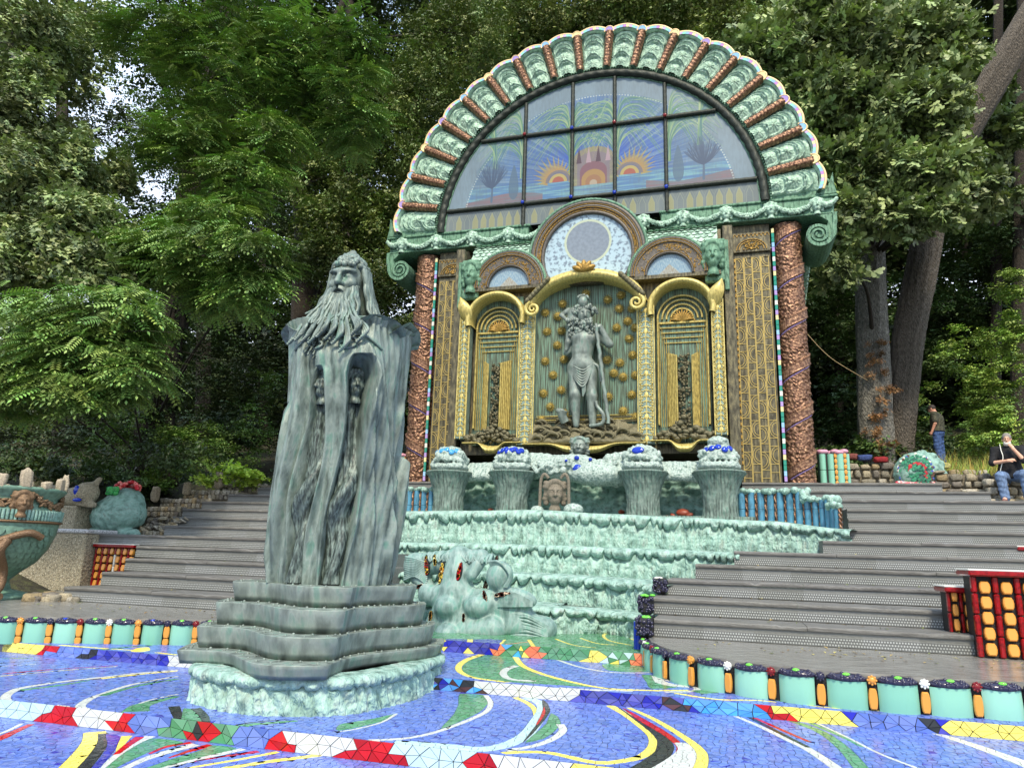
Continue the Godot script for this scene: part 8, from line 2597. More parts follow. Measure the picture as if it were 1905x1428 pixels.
	# beaded end posts of the right steps
	for k in 3:
		var p: Array = [[1.47, 4.30, 0.60, 0.75], [1.385, 4.82, 0.43, 0.60], [1.42, 5.30, 0.28, 0.44]][k]
		var o := thing("beaded_end_post", Vector3(p[0], p[2], p[1]), ["upper dark beaded post at the left end of the right steps", "middle dark beaded post at the left end of the right steps", "lowest dark beaded post above the blue tile, left end of the right steps"][k], "post", "beaded end posts")
		var g := Geo.new()
		g.box(Vector3(p[0], (p[2] + p[3]) / 2, p[1] - 0.1), Vector3(0.13, p[3] - p[2], 0.35), 0.03)
		obj("core", g, M.black, o)
		var bd := Geo.new()
		for i in 46:
			bd.ell(Vector3(p[0] + rng.randf_range(-0.07, 0.07), rng.randf_range(p[2] + 0.02, p[3]), p[1] + 0.075), Vector3.ONE * rng.randf_range(0.010, 0.016), 7, 5)
			bd.ell(Vector3(p[0] - 0.066, rng.randf_range(p[2] + 0.02, p[3]), p[1] + rng.randf_range(-0.25, 0.07)), Vector3.ONE * rng.randf_range(0.010, 0.016), 7, 5)
		obj("beads", bd, M.bead, o, "stuff")
		var gm := Geo.new()
		for i in 5: gm.ell(Vector3(p[0] + rng.randf_range(-0.05, 0.05), p[3] + 0.004, p[1] + rng.randf_range(-0.1, 0.06)), Vector3(0.03, 0.012, 0.02), 8, 5, Basis(Vector3.UP, i))
		obj("gems", gm, [M.white, M.gem_green, M.gem_green][k], o)
	var bt := Geo.new()
	bt.tube(PackedVector3Array([Vector3(1.355, 0.17, 5.22), Vector3(1.355, 0.40, 5.22)]), 0.045, 12)
	tag(obj("blue_post_tile", bt, M.gem_blue), "single dark blue half-pipe tile at the corner of the right platform", "tile")
	# turquoise tile blocks flanking the columns
	for sx in [-1.0, 1.0]:
		var o := thing("turquoise_block", Vector3(sx * 3.82, 2.14, -0.6), "turquoise tiled block with orange ovals beside the %s copper column" % ("right" if sx > 0 else "left"), "plinth", "turquoise tiled blocks")
		var core := Geo.new(); core.box(Vector3(sx * 3.82, 2.40, -0.78), Vector3(0.44, 0.52, 0.30), 0.0)
		obj("core", core, M.black, o)
		for c in 4:
			var x: float = sx * 3.82 + [-0.175, -0.05, 0.085, 0.2][c]
			for r in 2:
				var g := Geo.new()
				g.tube(PackedVector3Array([Vector3(x, 2.15 + r * 0.26, -0.63), Vector3(x, 2.40 + r * 0.26, -0.63)]), [0.05, 0.05, 0.062, 0.03][c], 12)
				obj("turquoise_tile", g, M.turq, o)
		for k in 6:
			for x in [0.018, 0.158]:
				var ov := Geo.new(); ov.ell(Vector3(sx * 3.82 + x, 2.19 + k * 0.088, -0.595), Vector3(0.026, 0.042, 0.014), 10, 6)
				obj("orange_tile", ov, M.orange, o)
		var pk := Geo.new()
		for i in 16: pk.ell(Vector3(sx * 3.82 + rng.randf_range(-0.2, 0.2), 2.68 + rng.randf_range(0, 0.03), -0.7 + rng.randf_range(-0.1, 0.1)), Vector3(0.07, 0.04, 0.06), 8, 6)
		obj("pink_coping", pk, M.pink, o)
	# mosaic shell on the landing
	var ms := thing("mosaic_shell", Vector3(5.0, 2.14, -0.55), "aqua snail-like sculpture with a green and red mosaic spiral on the landing", "sculpture")
	var sh := Sdf.new()
	sh.ell(Vector3(5.02, 2.34, -0.6), Vector3(0.36, 0.34, 0.26), 0.05)
	for i in 24:
		var a := rng.randf_range(-0.3, 1.4); var e := rng.randf_range(-0.6, 1.0)
		sh.ell(Vector3(5.02 + cos(a) * 0.33 * cos(e), 2.36 + sin(a) * 0.32, -0.6 + sin(e) * 0.25), Vector3.ONE * rng.randf_range(0.03, 0.06), 0.02)
	var sg := Geo.new()
	nets(sg, func(p: Vector3) -> float: return sh.d(p) - 0.025 * (cells.get_noise_3dv(p * 12.0) + 0.75), Vector3(4.55, 1.95, -0.98), Vector3(5.5, 2.8, -0.2), 0.022)
	obj("body", sg, M.aqua_soft, ms)
	var chips := {"green_mosaic": [], "red_mosaic": [], "border_mosaic": [], "base_mosaic": []}
	var fr := Basis(Vector3.UP, -0.42)
	for kind in chips:
		var g := Geo.new()
		for i in 340:
			var u := rng.randf_range(-1, 1); var v := rng.randf_range(-1, 1)
			var d := Vector2(u, v * 1.0).length()
			var spir := absf(d - 0.55 + 0.09 * (atan2(v, u)))
			var ok := false
			if kind == "green_mosaic": ok = d < 0.88 and not (spir < 0.07 and u > -0.5 and v > -0.4)
			elif kind == "red_mosaic": ok = d < 0.8 and spir < 0.08 and u > -0.55 and v > -0.4
			elif kind == "border_mosaic": ok = d > 0.88 and d < 1.0
			else: ok = true
			if not ok: continue
			var p := Vector3(4.92, 2.36, -0.36) + fr * Vector3(u * 0.25, v * 0.27, 0.05 * (1 - d * d) - 0.03)
			if kind == "base_mosaic": p = Vector3(lerpf(4.66, 5.40, (u + 1) / 2), 2.15 + 0.05 * (v + 1) / 2, -0.33 - 0.06 * (v + 1) / 2 - 0.12 * absf(u) * absf(u))
			elif v < -0.75: continue
			g.col = {"green_mosaic": [v8(46, 130, 90), v8(60, 150, 110), v8(30, 104, 80)], "red_mosaic": [v8(190, 30, 40), v8(160, 20, 30), v8(205, 60, 60)], "border_mosaic": [v8(230, 225, 210), v8(96, 60, 40), v8(60, 84, 170)], "base_mosaic": [v8(226, 120, 130), v8(235, 225, 220), v8(205, 70, 84)]}[kind][rng.randi() % 3]
			g.box(p, Vector3(0.034, 0.034, 0.012), 0.003, fr * Basis(Vector3.BACK, rng.randf() * 3))
		obj(kind, g, M.shine, ms, "stuff")
	# dry-stone walls on the right
	stone_wall("stone_wall", "dry-stone wall behind the landing, under the oak and the standing man", 4.02, 5.95, -0.95, -0.85, 2.10, func(t): return 2.56 - 0.03 * sin(t * 9) - (0.09 if t > 0.62 else 0.0), 0.10)
	stone_wall("stone_wall", "lower stone wall stepping down towards the seated man", 5.2, 6.8, -0.35, 0.02, 1.85, func(t): return 2.36 - 0.12 * t, 0.085)
	stone_wall("stone_seat_wall", "low stone wall that the seated man rests on", 5.75, 6.9, 0.12, 0.10, 1.75, func(t): return 2.19 + 0.02 * sin(t * 20), 0.085)
	for r in 3:
		for k in 6:
			var g := Geo.new(); g.put(stone_geo(r * 7 + k, Vector3(0.12, 0.045, 0.09)), Transform3D(Basis(Vector3.UP, 0.2), Vector3(5.35 + k * 0.19 + 0.08 * r, 2.02 - r * 0.08, -0.12 + r * 0.16)), stone_tint())
			tag(obj("step_stone", g, M.stone_v), "flat rough stone beside the top steps near the seated man", "stone", "rough stones beside the top steps")
	# coloured stones along the wall top
	var cs := [[4.55, 2.60, -0.9, "red", v8(170, 40, 44)], [4.32, 2.64, -0.95, "blue", v8(70, 90, 150)], [4.95, 2.61, -0.9, "yellow", v8(226, 214, 120)], [5.42, 2.50, -0.88, "yellow speckled", v8(230, 222, 140)], [4.12, 2.66, -0.95, "reddish", v8(150, 84, 74)]]
	for c in cs:
		var g := Geo.new(); g.put(stone_geo(int(c[0] * 10), Vector3(0.12, 0.05, 0.07)), Transform3D(Basis(), Vector3(c[0], c[1], c[2])), c[4])
		tag(obj("painted_stone", g, M.stone_v), "%s stone on top of the dry-stone wall" % c[3], "stone", "coloured stones on the wall")
	var wire := Geo.new()
	wire.tube(spl([Vector3(3.5, 4.60, -0.3), Vector3(4.0, 4.45, -1.4), Vector3(4.9, 4.5, -3.4)], 8), 0.006, 5)
	tag(obj("cable", wire, M.cream), "thin yellow cable from the right column towards the oak trunk", "cable")
func leaf_mesh(kind: String) -> ArrayMesh:
	var r := RandomNumberGenerator.new(); r.seed = hash(kind)
	var g := Geo.new()
	var leaf := func(o: Vector3, d: Vector3, nn: Vector3, l: float, w: float) -> void:
		d = d.normalized()
		var s := d.cross(nn).normalized()
		nn = s.cross(d)
		var m := o + d * l * 0.45 - nn * w * 0.12
		var e := o + d * l - nn * l * 0.12
		g.tri(o, m + s * w * 0.5 + nn * w * 0.12, e)
		g.tri(o, e, m - s * w * 0.5 + nn * w * 0.12)
	if kind == "pinnate":
		# one feathered leaf about 0.26 m long, drooping
		for i in 8:
			var t := (i + 1) / 8.0
			var o := Vector3(0, -0.05 * t * t, 0.24 * t) / U
			if i < 7:
				for s in [-1.0, 1.0]:
					leaf.call(o, Vector3(s, -0.18, 0.28), Vector3.UP, 0.052 / U * (1 - 0.2 * absf(t - 0.5)), 0.024 / U)
			else: leaf.call(o, Vector3(0, -0.4, 1), Vector3.UP, 0.05 / U, 0.024 / U)
	elif kind == "maple":
		for i in 5:
			var o := Vector3(r.randf_range(-0.09, 0.09), r.randf_range(-0.05, 0.05), r.randf_range(-0.02, 0.2)) / U
			var bs := Basis(Vector3.UP, r.randf() * TAU) * Basis(Vector3.RIGHT, r.randf_range(-0.2, 0.7))
			var pts := PackedVector3Array()
			for k in 10:
				var a := -PI * 0.80 + PI * 1.60 * k / 9.0
				var l: float = [0.03, 0.05, 0.032, 0.062, 0.035, 0.035, 0.062, 0.032, 0.05, 0.03][k] / U
				pts.append(o + bs * Vector3(sin(a) * l, -0.008 / U * absf(a), cos(a) * l))
			var c := o - bs.z * 0.012 / U
			for k in 9: g.tri(c, pts[k], pts[k + 1])
	elif kind == "oak":
		for i in 8:
			var a := TAU * i / 8 + r.randf()
			var d := Vector3(sin(a), r.randf_range(-0.35, 0.35), cos(a) * 0.6 + 0.6).normalized()
			var o := Vector3(0, 0, 0.02 * i) / U
			var up := Vector3(r.randf_range(-0.5, 0.5), 1, r.randf_range(-0.5, 0.5))
			var s := d.cross(up).normalized()
			var prev := [o, o]
			for k in 5:
				var t := (k + 1) / 5.0
				var w: float = [0.012, 0.026, 0.018, 0.030, 0.0][k] / U
				var c := o + d * 0.11 * t / U - Vector3(0, 0.02 * t * t, 0) / U
				g.tri(prev[0], c + s * w, c - s * w)
				g.tri(prev[0], c - s * w, prev[1])
				prev = [c + s * w, c - s * w]
	else:
		for i in 9:
			var a := TAU * r.randf()
			var o := Vector3(r.randf_range(-0.1, 0.1), r.randf_range(-0.04, 0.04), r.randf_range(-0.05, 0.2)) / U
			leaf.call(o, Vector3(sin(a), r.randf_range(-0.5, 0.2), cos(a)), Vector3(r.randf_range(-0.4, 0.4), 1, r.randf_range(-0.4, 0.4)), r.randf_range(0.06, 0.09) / U, 0.045 / U)
	return g.mesh()

func leaf_mat(c: Color) -> StandardMaterial3D:
	var m := StandardMaterial3D.new()
	m.albedo_color = c; m.roughness = 0.5
	m.vertex_color_use_as_albedo = true
	m.backlight_enabled = true; m.backlight = Color(0.36, 0.42, 0.2)
	m.cull_mode = BaseMaterial3D.CULL_DISABLED
	return m

func crown(parent: Node3D, blobs: Array, mesh: ArrayMesh, m: Material, scale: float, warm: float, droop := 0.0, density := 1.0, flat := 0.45, wild := 0.0) -> void:
	var xs: Array[Transform3D] = []
	var cols := PackedColorArray()
	for b in blobs:
		var o := Vector3(b[0], b[1], b[2])
		var r := Vector3(b[3], b[4], b[5])
		var n := int(b[6] * density)
		var sub := maxi(5, n / 28)
		for k in sub:
			var d := Vector3(rng.randfn(), rng.randfn(), rng.randfn()).normalized()
			var c := o + d * r * pow(rng.randf(), 0.36) * 0.92
			var away := (d + Vector3(0, 0.15, 0.2)).normalized()
			var sg := (r.x + r.y + r.z) / 3.0 * 0.17
			var ct := rng.randf_range(0.5, 1.5)
			for i in n / sub:
				var p := c + Vector3(rng.randfn() * sg, rng.randfn() * sg * flat, rng.randfn() * sg)
				var h := Vector3(away.x + rng.randfn() * 0.6, 0.0, away.z + rng.randfn() * 0.6)
				if h.length() < 0.01: h = Vector3.BACK
				var z := (h.normalized() + Vector3(0, -droop + rng.randfn() * (0.25 + wild), 0)).normalized()
				var up := (Vector3.UP + Vector3(rng.randfn(), 0, rng.randfn()) * (0.3 + wild) + away * (0.25 + wild)).normalized()
				var x := up.cross(z).normalized()
				var s := scale * rng.randf_range(0.55, 1.45)
				xs.append(Transform3D(Basis(x, z.cross(x), z) * s, (p - origin_of(parent)) * U))
				var v := ct * rng.randf_range(0.8, 1.2)
				cols.append(Color(v * (1.0 + warm * rng.randf_range(-0.4, 1.0)), v, v * rng.randf_range(0.7, 1.0)))
	var mm := MultiMesh.new()
	mm.transform_format = MultiMesh.TRANSFORM_3D; mm.use_colors = true
	mm.mesh = mesh; mm.instance_count = xs.size()
	for i in xs.size():
		mm.set_instance_transform(i, xs[i]); mm.set_instance_color(i, cols[i])
	var o := MultiMeshInstance3D.new(); o.name = "leaves"; o.multimesh = mm
	mesh.surface_set_material(0, m)
	o.material_override = m
	o.set_meta("kind", "stuff")
	parent.add_child(o)

func trunk_geo(p: Array) -> Geo:  # flat list x, y, z, radius
	var pts := []
	var rr := []
	for i in range(0, p.size(), 4):
		pts.append(Vector3(p[i], p[i + 1], p[i + 2])); rr.append(p[i + 3])
	var c := spl(pts, 14)
	var g := Geo.new()
	var sides := 40
	var q := PackedVector3Array()
	for i in c.size():
		var d := (c[mini(i + 1, c.size() - 1)] - c[maxi(i - 1, 0)]).normalized()
		var x := Vector3.RIGHT - d * d.x
		x = x.normalized()
		var y := d.cross(x)
		var f := float(i) / 14
		var r: float = lerpf(rr[mini(int(f), rr.size() - 1)], rr[mini(int(f) + 1, rr.size() - 1)], f - floorf(f))
		for k in sides:
			var a := TAU * k / sides
			var b := r * (1.0 + 0.05 * sin(a * 3 + i * 0.15) + 0.045 * sin(a * 13 + 1.2 * sin(i * 0.5)) + 0.05 * noise.get_noise_3d(cos(a) * 90, i * 14, sin(a) * 90))
			q.append(c[i] + (x * cos(a) + y * sin(a)) * b)
	g.grid(q, sides, c.size(), true)
	return g

func limbs(parent: Node, from: Array, blobs: Array, r: float, every := 1) -> void:
	var g := Geo.new()
	for k in range(0, blobs.size(), every):
		var b: Array = blobs[k]
		var e := Vector3(b[0], b[1], b[2])
		# leave the trunk at its nearest lower point
		var best := Vector3(from[0], from[1], from[2])
		var bd := 1e9
		for i in range(0, from.size(), 4):
			var p := Vector3(from[i], from[i + 1], from[i + 2])
			var d := p.distance_to(e) + (3.0 if p.y > e.y else 0.0) * absf(p.y - e.y)
			if d < bd: bd = d; best = p
		var mid := best.lerp(e, 0.5) + Vector3(rng.randf_range(-0.2, 0.2), rng.randf_range(0.0, 0.35), rng.randf_range(-0.2, 0.2))
		var c := spl([best, mid, e], 8)
		var rad := []
		for i in c.size(): rad.append(lerpf(r, r * 0.2, float(i) / c.size()))
		g.tube(c, rad, 7)
		for j in 5:
			var d := Vector3(rng.randfn(), rng.randfn() * 0.5, rng.randfn()) * Vector3(b[3], b[4], b[5]) * 0.7
			g.tube(spl([mid.lerp(e, 0.6 + 0.08 * j), e + d * 0.5 + Vector3(0, 0.05, 0), e + d], 4), [r * 0.25, r * 0.22, r * 0.2, r * 0.18, r * 0.15, r * 0.12, r * 0.1, r * 0.08, r * 0.05], 5)
	obj("limbs", g, M.bark_dark, parent)

func tree(called: String, label: String, tr: Array, blobs: Array, mesh: ArrayMesh, m: Material, scale: float, warm: float, droop: float, bark: Material, limb := 0.06, density := 1.0, flat := 0.45, wild := 0.0) -> Node3D:
	var o := thing(called, Vector3(tr[0], tr[1], tr[2]) if tr.size() else Vector3(blobs[0][0], blobs[0][1] - blobs[0][4], blobs[0][2]), label, "tree" if called.contains("tree") or called.contains("oak") else "bush")
	if tr.size():
		obj("trunk", trunk_geo(tr), bark, o)
		limbs(o, tr, blobs, limb)
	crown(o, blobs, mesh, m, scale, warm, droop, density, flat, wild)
	return o

func trees() -> void:
	var pin := leaf_mesh("pinnate"); var map := leaf_mesh("maple"); var oak := leaf_mesh("oak"); var gen := leaf_mesh("generic")
	var loc := tree("locust_tree", "bright green feather-leaved locust tree with hanging sprays and an ivy-clad trunk on the left", LOCUST_TRUNK, LOCUST_CROWN, pin, leaf_mat(s8(112, 146, 78)), 1.7, 0.35, 0.30, M.bark_dark, 0.03, 1.5, 0.30)
	# ivy round its trunk
	var iv := []
	for i in 9:
		var t := i / 8.0
		iv.append([lerpf(LOCUST_TRUNK[0], LOCUST_TRUNK[8], t), lerpf(2.3, 6.0, t), LOCUST_TRUNK[2] + 0.08, 0.40, 0.35, 0.40, 700])
	var ivy := thing("ivy", Vector3(LOCUST_TRUNK[0], 2.2, -1.1), "dark ivy climbing the trunk of the locust tree", "ivy")
	crown(ivy, iv, map, leaf_mat(s8(72, 94, 58)), 0.8, 0.2, 0.5, 1.0, 0.8)
	tree("maple_tree", "grey-green maple with lobed leaves at the far left edge", MAPLE_TRUNK, MAPLE_CROWN, map, leaf_mat(s8(124, 142, 98)), 1.35, 0.2, 0.35, M.bark_dark, 0.04, 1.7, 0.8, 0.35)
	tree("hornbeam_tree", "small-leaved dark green tree between the statue and the pavilion", HORNBEAM_TRUNK, HORNBEAM_CROWN, gen, leaf_mat(s8(100, 120, 66)), 1.3, 0.3, 0.2, M.bark_dark, 0.05, 2.0, 0.7, 0.3)
	tree("lime_tree", "tall leafy tree rising behind the top of the fan roof", LIME_TRUNK, LIME_CROWN, gen, leaf_mat(s8(120, 138, 84)), 1.7, 0.3, 0.2, M.bark_dark, 0.06, 1.8, 0.7, 0.3)
	var o := tree("oak_tree", "big oak with two grey trunks and pale leaf clusters right of the pavilion", OAK_TRUNK, OAK_CROWN, oak, leaf_mat(s8(134, 152, 106)), 1.5, 0.12, 0.1, M.bark, 0.05, 1.7, 0.85, 0.6)
	obj("trunk", trunk_geo(OAK2_TRUNK), M.bark_brown, o)
	# dry brown creeper on the front trunk
	var cr := []
	for i in 7: cr.append([lerpf(OAK_TRUNK[0], OAK_TRUNK[8], i / 6.0) + 0.12 * sin(i * 2.0), lerpf(2.9, 5.2, i / 6.0), OAK_TRUNK[2] + 0.40, 0.24, 0.30, 0.05, 110])
	var dry := thing("dry_creeper", Vector3(OAK_TRUNK[0], 2.9, OAK_TRUNK[2] + 0.3), "withered brown creeper leaves clinging to the front oak trunk", "creeper")
	crown(dry, cr, map, leaf_mat(s8(150, 116, 84)), 0.42, 0.15, 0.8, 1.0, 0.9)
	tree("hazel_bush", "light green leafy bush behind the two men", [], HAZEL_CROWN, gen, leaf_mat(s8(120, 150, 72)), 0.95, 0.3, 0.15, M.bark_dark, 0.03, 1.3)
	tree("young_bush", "small yellow-green bush at the top of the left steps", [], LBUSH_CROWN, map, leaf_mat(s8(172, 205, 78)), 0.9, 0.2, 0.3, M.bark_dark)
	tree("hedge_bush", "mixed undergrowth along the top of the left steps", [], LHEDGE_CROWN, gen, leaf_mat(s8(96, 130, 60)), 0.85, 0.35, 0.1, M.bark_dark, 0.03, 1.2)
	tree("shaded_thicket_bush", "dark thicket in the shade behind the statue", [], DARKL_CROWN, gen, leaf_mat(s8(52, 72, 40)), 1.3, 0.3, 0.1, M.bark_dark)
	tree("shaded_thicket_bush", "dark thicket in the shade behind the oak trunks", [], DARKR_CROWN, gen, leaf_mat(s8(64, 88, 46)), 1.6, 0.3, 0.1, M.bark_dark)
	var cov := []
	for i in 90:
		var x := rng.randf_range(-16, 12)
		var z := rng.randf_range(-9, -1.6)
		if x < -6.5: z = rng.randf_range(-8, 2.0)
		if absf(x) < 4.0: z = minf(z, -4.0)
		if x > 4.5 and x < 7.5 and z > -4.8: continue
		var y := 1.95 + minf(-1.2 - z, 6.0) * 0.24 + maxf(0.0, -7.2 - z) * 0.36 if z < -1.2 else 2.2
		cov.append([x, y + 0.12, z, 1.1, 0.22, 1.0, 260])
	var gc := thing("ground_cover", Vector3(0, 2.2, -4), "low dark undergrowth covering the slope under the trees", "undergrowth")
	gc.set_meta("kind", "stuff")
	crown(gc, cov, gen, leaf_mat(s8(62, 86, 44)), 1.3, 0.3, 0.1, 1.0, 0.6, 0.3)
	var far := thing("forest", Vector3(0, 3, -20), "far-off shaded forest closing the view behind everything", "forest")
	far.set_meta("kind", "stuff")
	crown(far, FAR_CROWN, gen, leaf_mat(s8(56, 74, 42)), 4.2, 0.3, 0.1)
	for i in FAR_TRUNKS.size():
		var t := obj("forest_trunk", trunk_geo(FAR_TRUNKS[i]), M.bark_dark)
		tag(t, "slim dark trunk standing in the shaded forest behind the fountain", "tree trunk", "dark trunks in the forest")
	# dry leaves dropped on the steps and the paving
	var lf := Geo.new()
	for i in 420:
		var p := Vector3.ZERO
		if i % 3 < 2:
			var k := rng.randi() % 11
			var right := rng.randf() < 0.6
			p = Vector3(rng.randf_range(RIGHT_IN[k] + 0.1, minf(RIGHT_OUT[k], 6.0)) if right else rng.randf_range(LEFT_END[k] + 0.1, -RIGHT_IN[k] - 0.1), PLAT + RISE * (k + 1) + 0.006, lerpf(ZS[k + 1] + 0.01, ZS[k] - 0.03, pow(rng.randf(), 2.0)))
		else:
			p = Vector3(rng.randf_range(1.8, 5.0) if rng.randf() < 0.6 else rng.randf_range(-5.0, -2.4), PLAT + 0.006, rng.randf_range(5.26, 6.0))
		lf.col = [v8(150, 130, 80), v8(120, 96, 60), v8(170, 160, 96), v8(110, 120, 66)][rng.randi() % 4]
		var bs := Basis(Vector3.UP, rng.randf() * TAU) * Basis(Vector3.RIGHT, rng.randf_range(-0.3, 0.3))
		var l := rng.randf_range(0.012, 0.030)
		lf.tri(p + bs * Vector3(0, 0, -l), p + bs * Vector3(l * 0.45, 0.004, 0), p + bs * Vector3(0, 0, l))
		lf.tri(p + bs * Vector3(0, 0, -l), p + bs * Vector3(0, 0, l), p + bs * Vector3(-l * 0.45, 0.004, 0))
	tag(obj("fallen_leaves", lf, M.grass), "small dry leaves scattered over the grey steps and platforms", "leaves", "", "stuff")
	# grasses on the right bank
	var gr := Geo.new()
	for i in 1500:
		var p := Vector3(rng.randf_range(5.5, 8.5), 0, rng.randf_range(-3.4, -0.6))
		p.y = 2.3 + (-1.2 - p.z) * 0.22
		if p.z > -1.2: p.y = 2.3
		var h := rng.randf_range(0.10, 0.40)
		var d := Vector3(rng.randfn() * 0.12, h, rng.randfn() * 0.12)
		var s := Vector3(0.006, 0, 0.003)
		gr.col = v8(120 + rng.randi() % 60, 132 + rng.randi() % 40, 70)
		gr.tri(p - s, p + s, p + d)
	var go := obj("grass", gr, M.grass)
	tag(go, "tall thin grass on the bank around the standing man", "grass", "", "stuff")
# People are modelled in metres, feet on y = 0, facing +z, then turned and set in place.
func human(o: Node3D, J: Dictionary, xf: Transform3D, skin: Material, shirt: Material, trousers: Material, shoe: Material, hairm: Material, sleeves: bool) -> void:
	var k := 1.0 / U
	var T := Transform3D(xf.basis.scaled(Vector3.ONE * k), xf.origin)
	var hc: Vector3 = J.head
	var hb: Basis = J.headb
	# continuous body
	var s := Sdf.new()
	s.cap(J.pelvis, J.chest, 0.13, 0.15, 0.05)
	s.cap(J.chest, J.neck, 0.11, 0.06, 0.05)
	s.cap(J.neck, hc + hb * Vector3(0, -0.06, -0.02), 0.06, 0.055, 0.03)
	s.ell(hc, Vector3(0.075, 0.112, 0.095), 0.02, hb)
	s.ell(hc + hb * Vector3(0, -0.065, 0.03), Vector3(0.055, 0.055, 0.06), 0.03, hb)
	s.cap(hc + hb * Vector3(0, 0.01, 0.09), hc + hb * Vector3(0, -0.025, 0.112), 0.010, 0.015, 0.012)
	s.cap(hc + hb * Vector3(-0.02, -0.058, 0.088), hc + hb * Vector3(0.02, -0.058, 0.088), 0.008, 0.008, 0.008)
	for x in [-1.0, 1.0]:
		s.ell(hc + hb * Vector3(x * 0.030, 0.012, 0.088), Vector3(0.016, 0.010, 0.012), 0.006, hb, -1.0)
		s.ell(hc + hb * Vector3(x * 0.076, -0.005, -0.005), Vector3(0.014, 0.032, 0.022), 0.008, hb)
	for sd in ["l", "r"]:
		s.cap(J[sd + "sh"], J[sd + "el"], 0.058, 0.045, 0.04)
		s.cap(J[sd + "el"], J[sd + "wr"], 0.045, 0.030, 0.02)
		var w: Vector3 = J[sd + "wr"]
		var hd: Vector3 = J[sd + "hand"]
		var d := (hd - w).normalized()
		var side := d.cross(J[sd + "palm"]).normalized()
		var pm := w + d * 0.07
		s.cap(w, pm, 0.028, 0.034, 0.02)
		for f in 4:
			var b := pm + side * (f - 1.5) * 0.019
			var l: float = [0.062, 0.074, 0.070, 0.055][f]
			var kn := b + d * l * 0.55
			s.cap(b, kn, 0.0095, 0.009, 0.006)
			s.cap(kn, kn + (d * 0.6 + Vector3(J[sd + "palm"]) * 0.7).normalized() * l * 0.55, 0.009, 0.0075, 0.004)
		s.cap(w + d * 0.02 - side * 0.025, w + d * 0.065 - side * 0.055, 0.011, 0.009, 0.01)
		s.cap(J[sd + "hip"], J[sd + "kn"], 0.085, 0.06, 0.04)
		s.cap(J[sd + "kn"], J[sd + "an"], 0.058, 0.04, 0.03)
		s.cap(J[sd + "an"], J[sd + "toe"], 0.045, 0.035, 0.03)
	var lo := Vector3.ONE * 9; var hi := -Vector3.ONE * 9
	for key in J:
		if J[key] is Vector3 and not key.ends_with("palm"):
			lo = lo.min(J[key]); hi = hi.max(J[key])
	lo -= Vector3.ONE * 0.3; hi += Vector3.ONE * 0.3
	var g := Geo.new()
	nets(g, s.d, lo, hi, 0.014, T)
	obj("body", g, skin, o)
	# shirt
	var c := Sdf.new()
	c.cap(J.pelvis + Vector3(0, -0.02, 0), J.chest, J.belly, 0.185, 0.08)
	c.cap(J.pelvis + Vector3(-0.07, -0.06, 0), J.pelvis + Vector3(0.07, -0.06, 0), J.belly * 0.92, J.belly * 0.92, 0.06)
	c.cap(J.lsh, J.rsh, 0.088, 0.088, 0.06)
	c.cap(J.chest, J.neck + Vector3(0, -0.03, 0), 0.15, 0.075, 0.06)
	for sd in ["l", "r"]:
		var e: Vector3 = J[sd + "el"]
		if sleeves: c.cap(J[sd + "sh"], e, 0.085, 0.068, 0.05)
		else: c.cap(J[sd + "sh"], J[sd + "sh"].lerp(e, 0.75), 0.085, 0.085, 0.05)
	var cf := func(p: Vector3) -> float:
		return maxf(c.d(p) + 0.009 * noise.get_noise_3dv(p * 140.0), maxf((J.hem as float) - p.y, p.y - (J.neck.y + 0.005)))
	var cg := Geo.new()
	nets(cg, cf, lo, hi, 0.014, T)
	obj("shirt", cg, shirt, o)
	var t := Sdf.new()
	t.cap(J.pelvis + Vector3(0, 0.0, 0), J.pelvis + Vector3(0, -0.06, -0.01), 0.165, 0.165, 0.06)
	for sd in ["l", "r"]:
		t.cap(J[sd + "hip"], J[sd + "kn"], 0.125, 0.092, 0.06)
		t.cap(J[sd + "kn"], J[sd + "an"] + Vector3(0, 0.0, 0), 0.092, 0.082, 0.05)
	var tg := Geo.new()
	nets(tg, func(p: Vector3) -> float: return maxf(t.d(p) + 0.010 * noise.get_noise_3dv(p * 120.0) + 0.004 * sin(p.y * 60.0 + p.x * 20), 0.035 - p.y), lo, hi, 0.014, T)
	obj("trousers", tg, trousers, o)
	for sd in ["l", "r"]:
		var h := Sdf.new()
		h.cap(J[sd + "an"] + Vector3(0, -0.045, -0.02), J[sd + "toe"], 0.052, 0.042, 0.03)
		var sg := Geo.new()
		nets(sg, func(p: Vector3) -> float: return maxf(h.d(p), J.floor - p.y), (J[sd + "an"] as Vector3).min(J[sd + "toe"]) - Vector3.ONE * 0.15, (J[sd + "an"] as Vector3).max(J[sd + "toe"]) + Vector3.ONE * 0.15, 0.012, T)
		obj("shoe", sg, shoe, o)
	var hs := Sdf.new()
	hs.ell(hc + hb * Vector3(0, 0.03, -0.018), Vector3(0.086, 0.105, 0.102), 0.02, hb)
	hs.ell(hc + hb * Vector3(0, -0.05, 0.10), Vector3(0.085, 0.075, 0.10), 0.02, hb, -1.0)
	var hg := Geo.new()
	nets(hg, func(p: Vector3) -> float: return hs.d(p) + 0.004 * noise.get_noise_3dv(p * 500.0), hc - Vector3.ONE * 0.2, hc + Vector3.ONE * 0.2, 0.010, T)
	obj("hair", hg, hairm, o)
	var gl := Geo.new()
	for x in [-1.0, 1.0]:
		var p := PackedVector3Array()
		for i in 13:
			var a := TAU * i / 12
			p.append(T * (hc + hb * Vector3(x * 0.034 + cos(a) * 0.024, 0.012 + sin(a) * 0.018, 0.108)))
		gl.tube(p, 0.0035 * k, 5)
		gl.tube(PackedVector3Array([T * (hc + hb * Vector3(x * 0.058, 0.014, 0.106)), T * (hc + hb * Vector3(x * 0.084, 0.01, 0.0))]), 0.003 * k, 5)
	obj("glasses", gl, M.black, o)

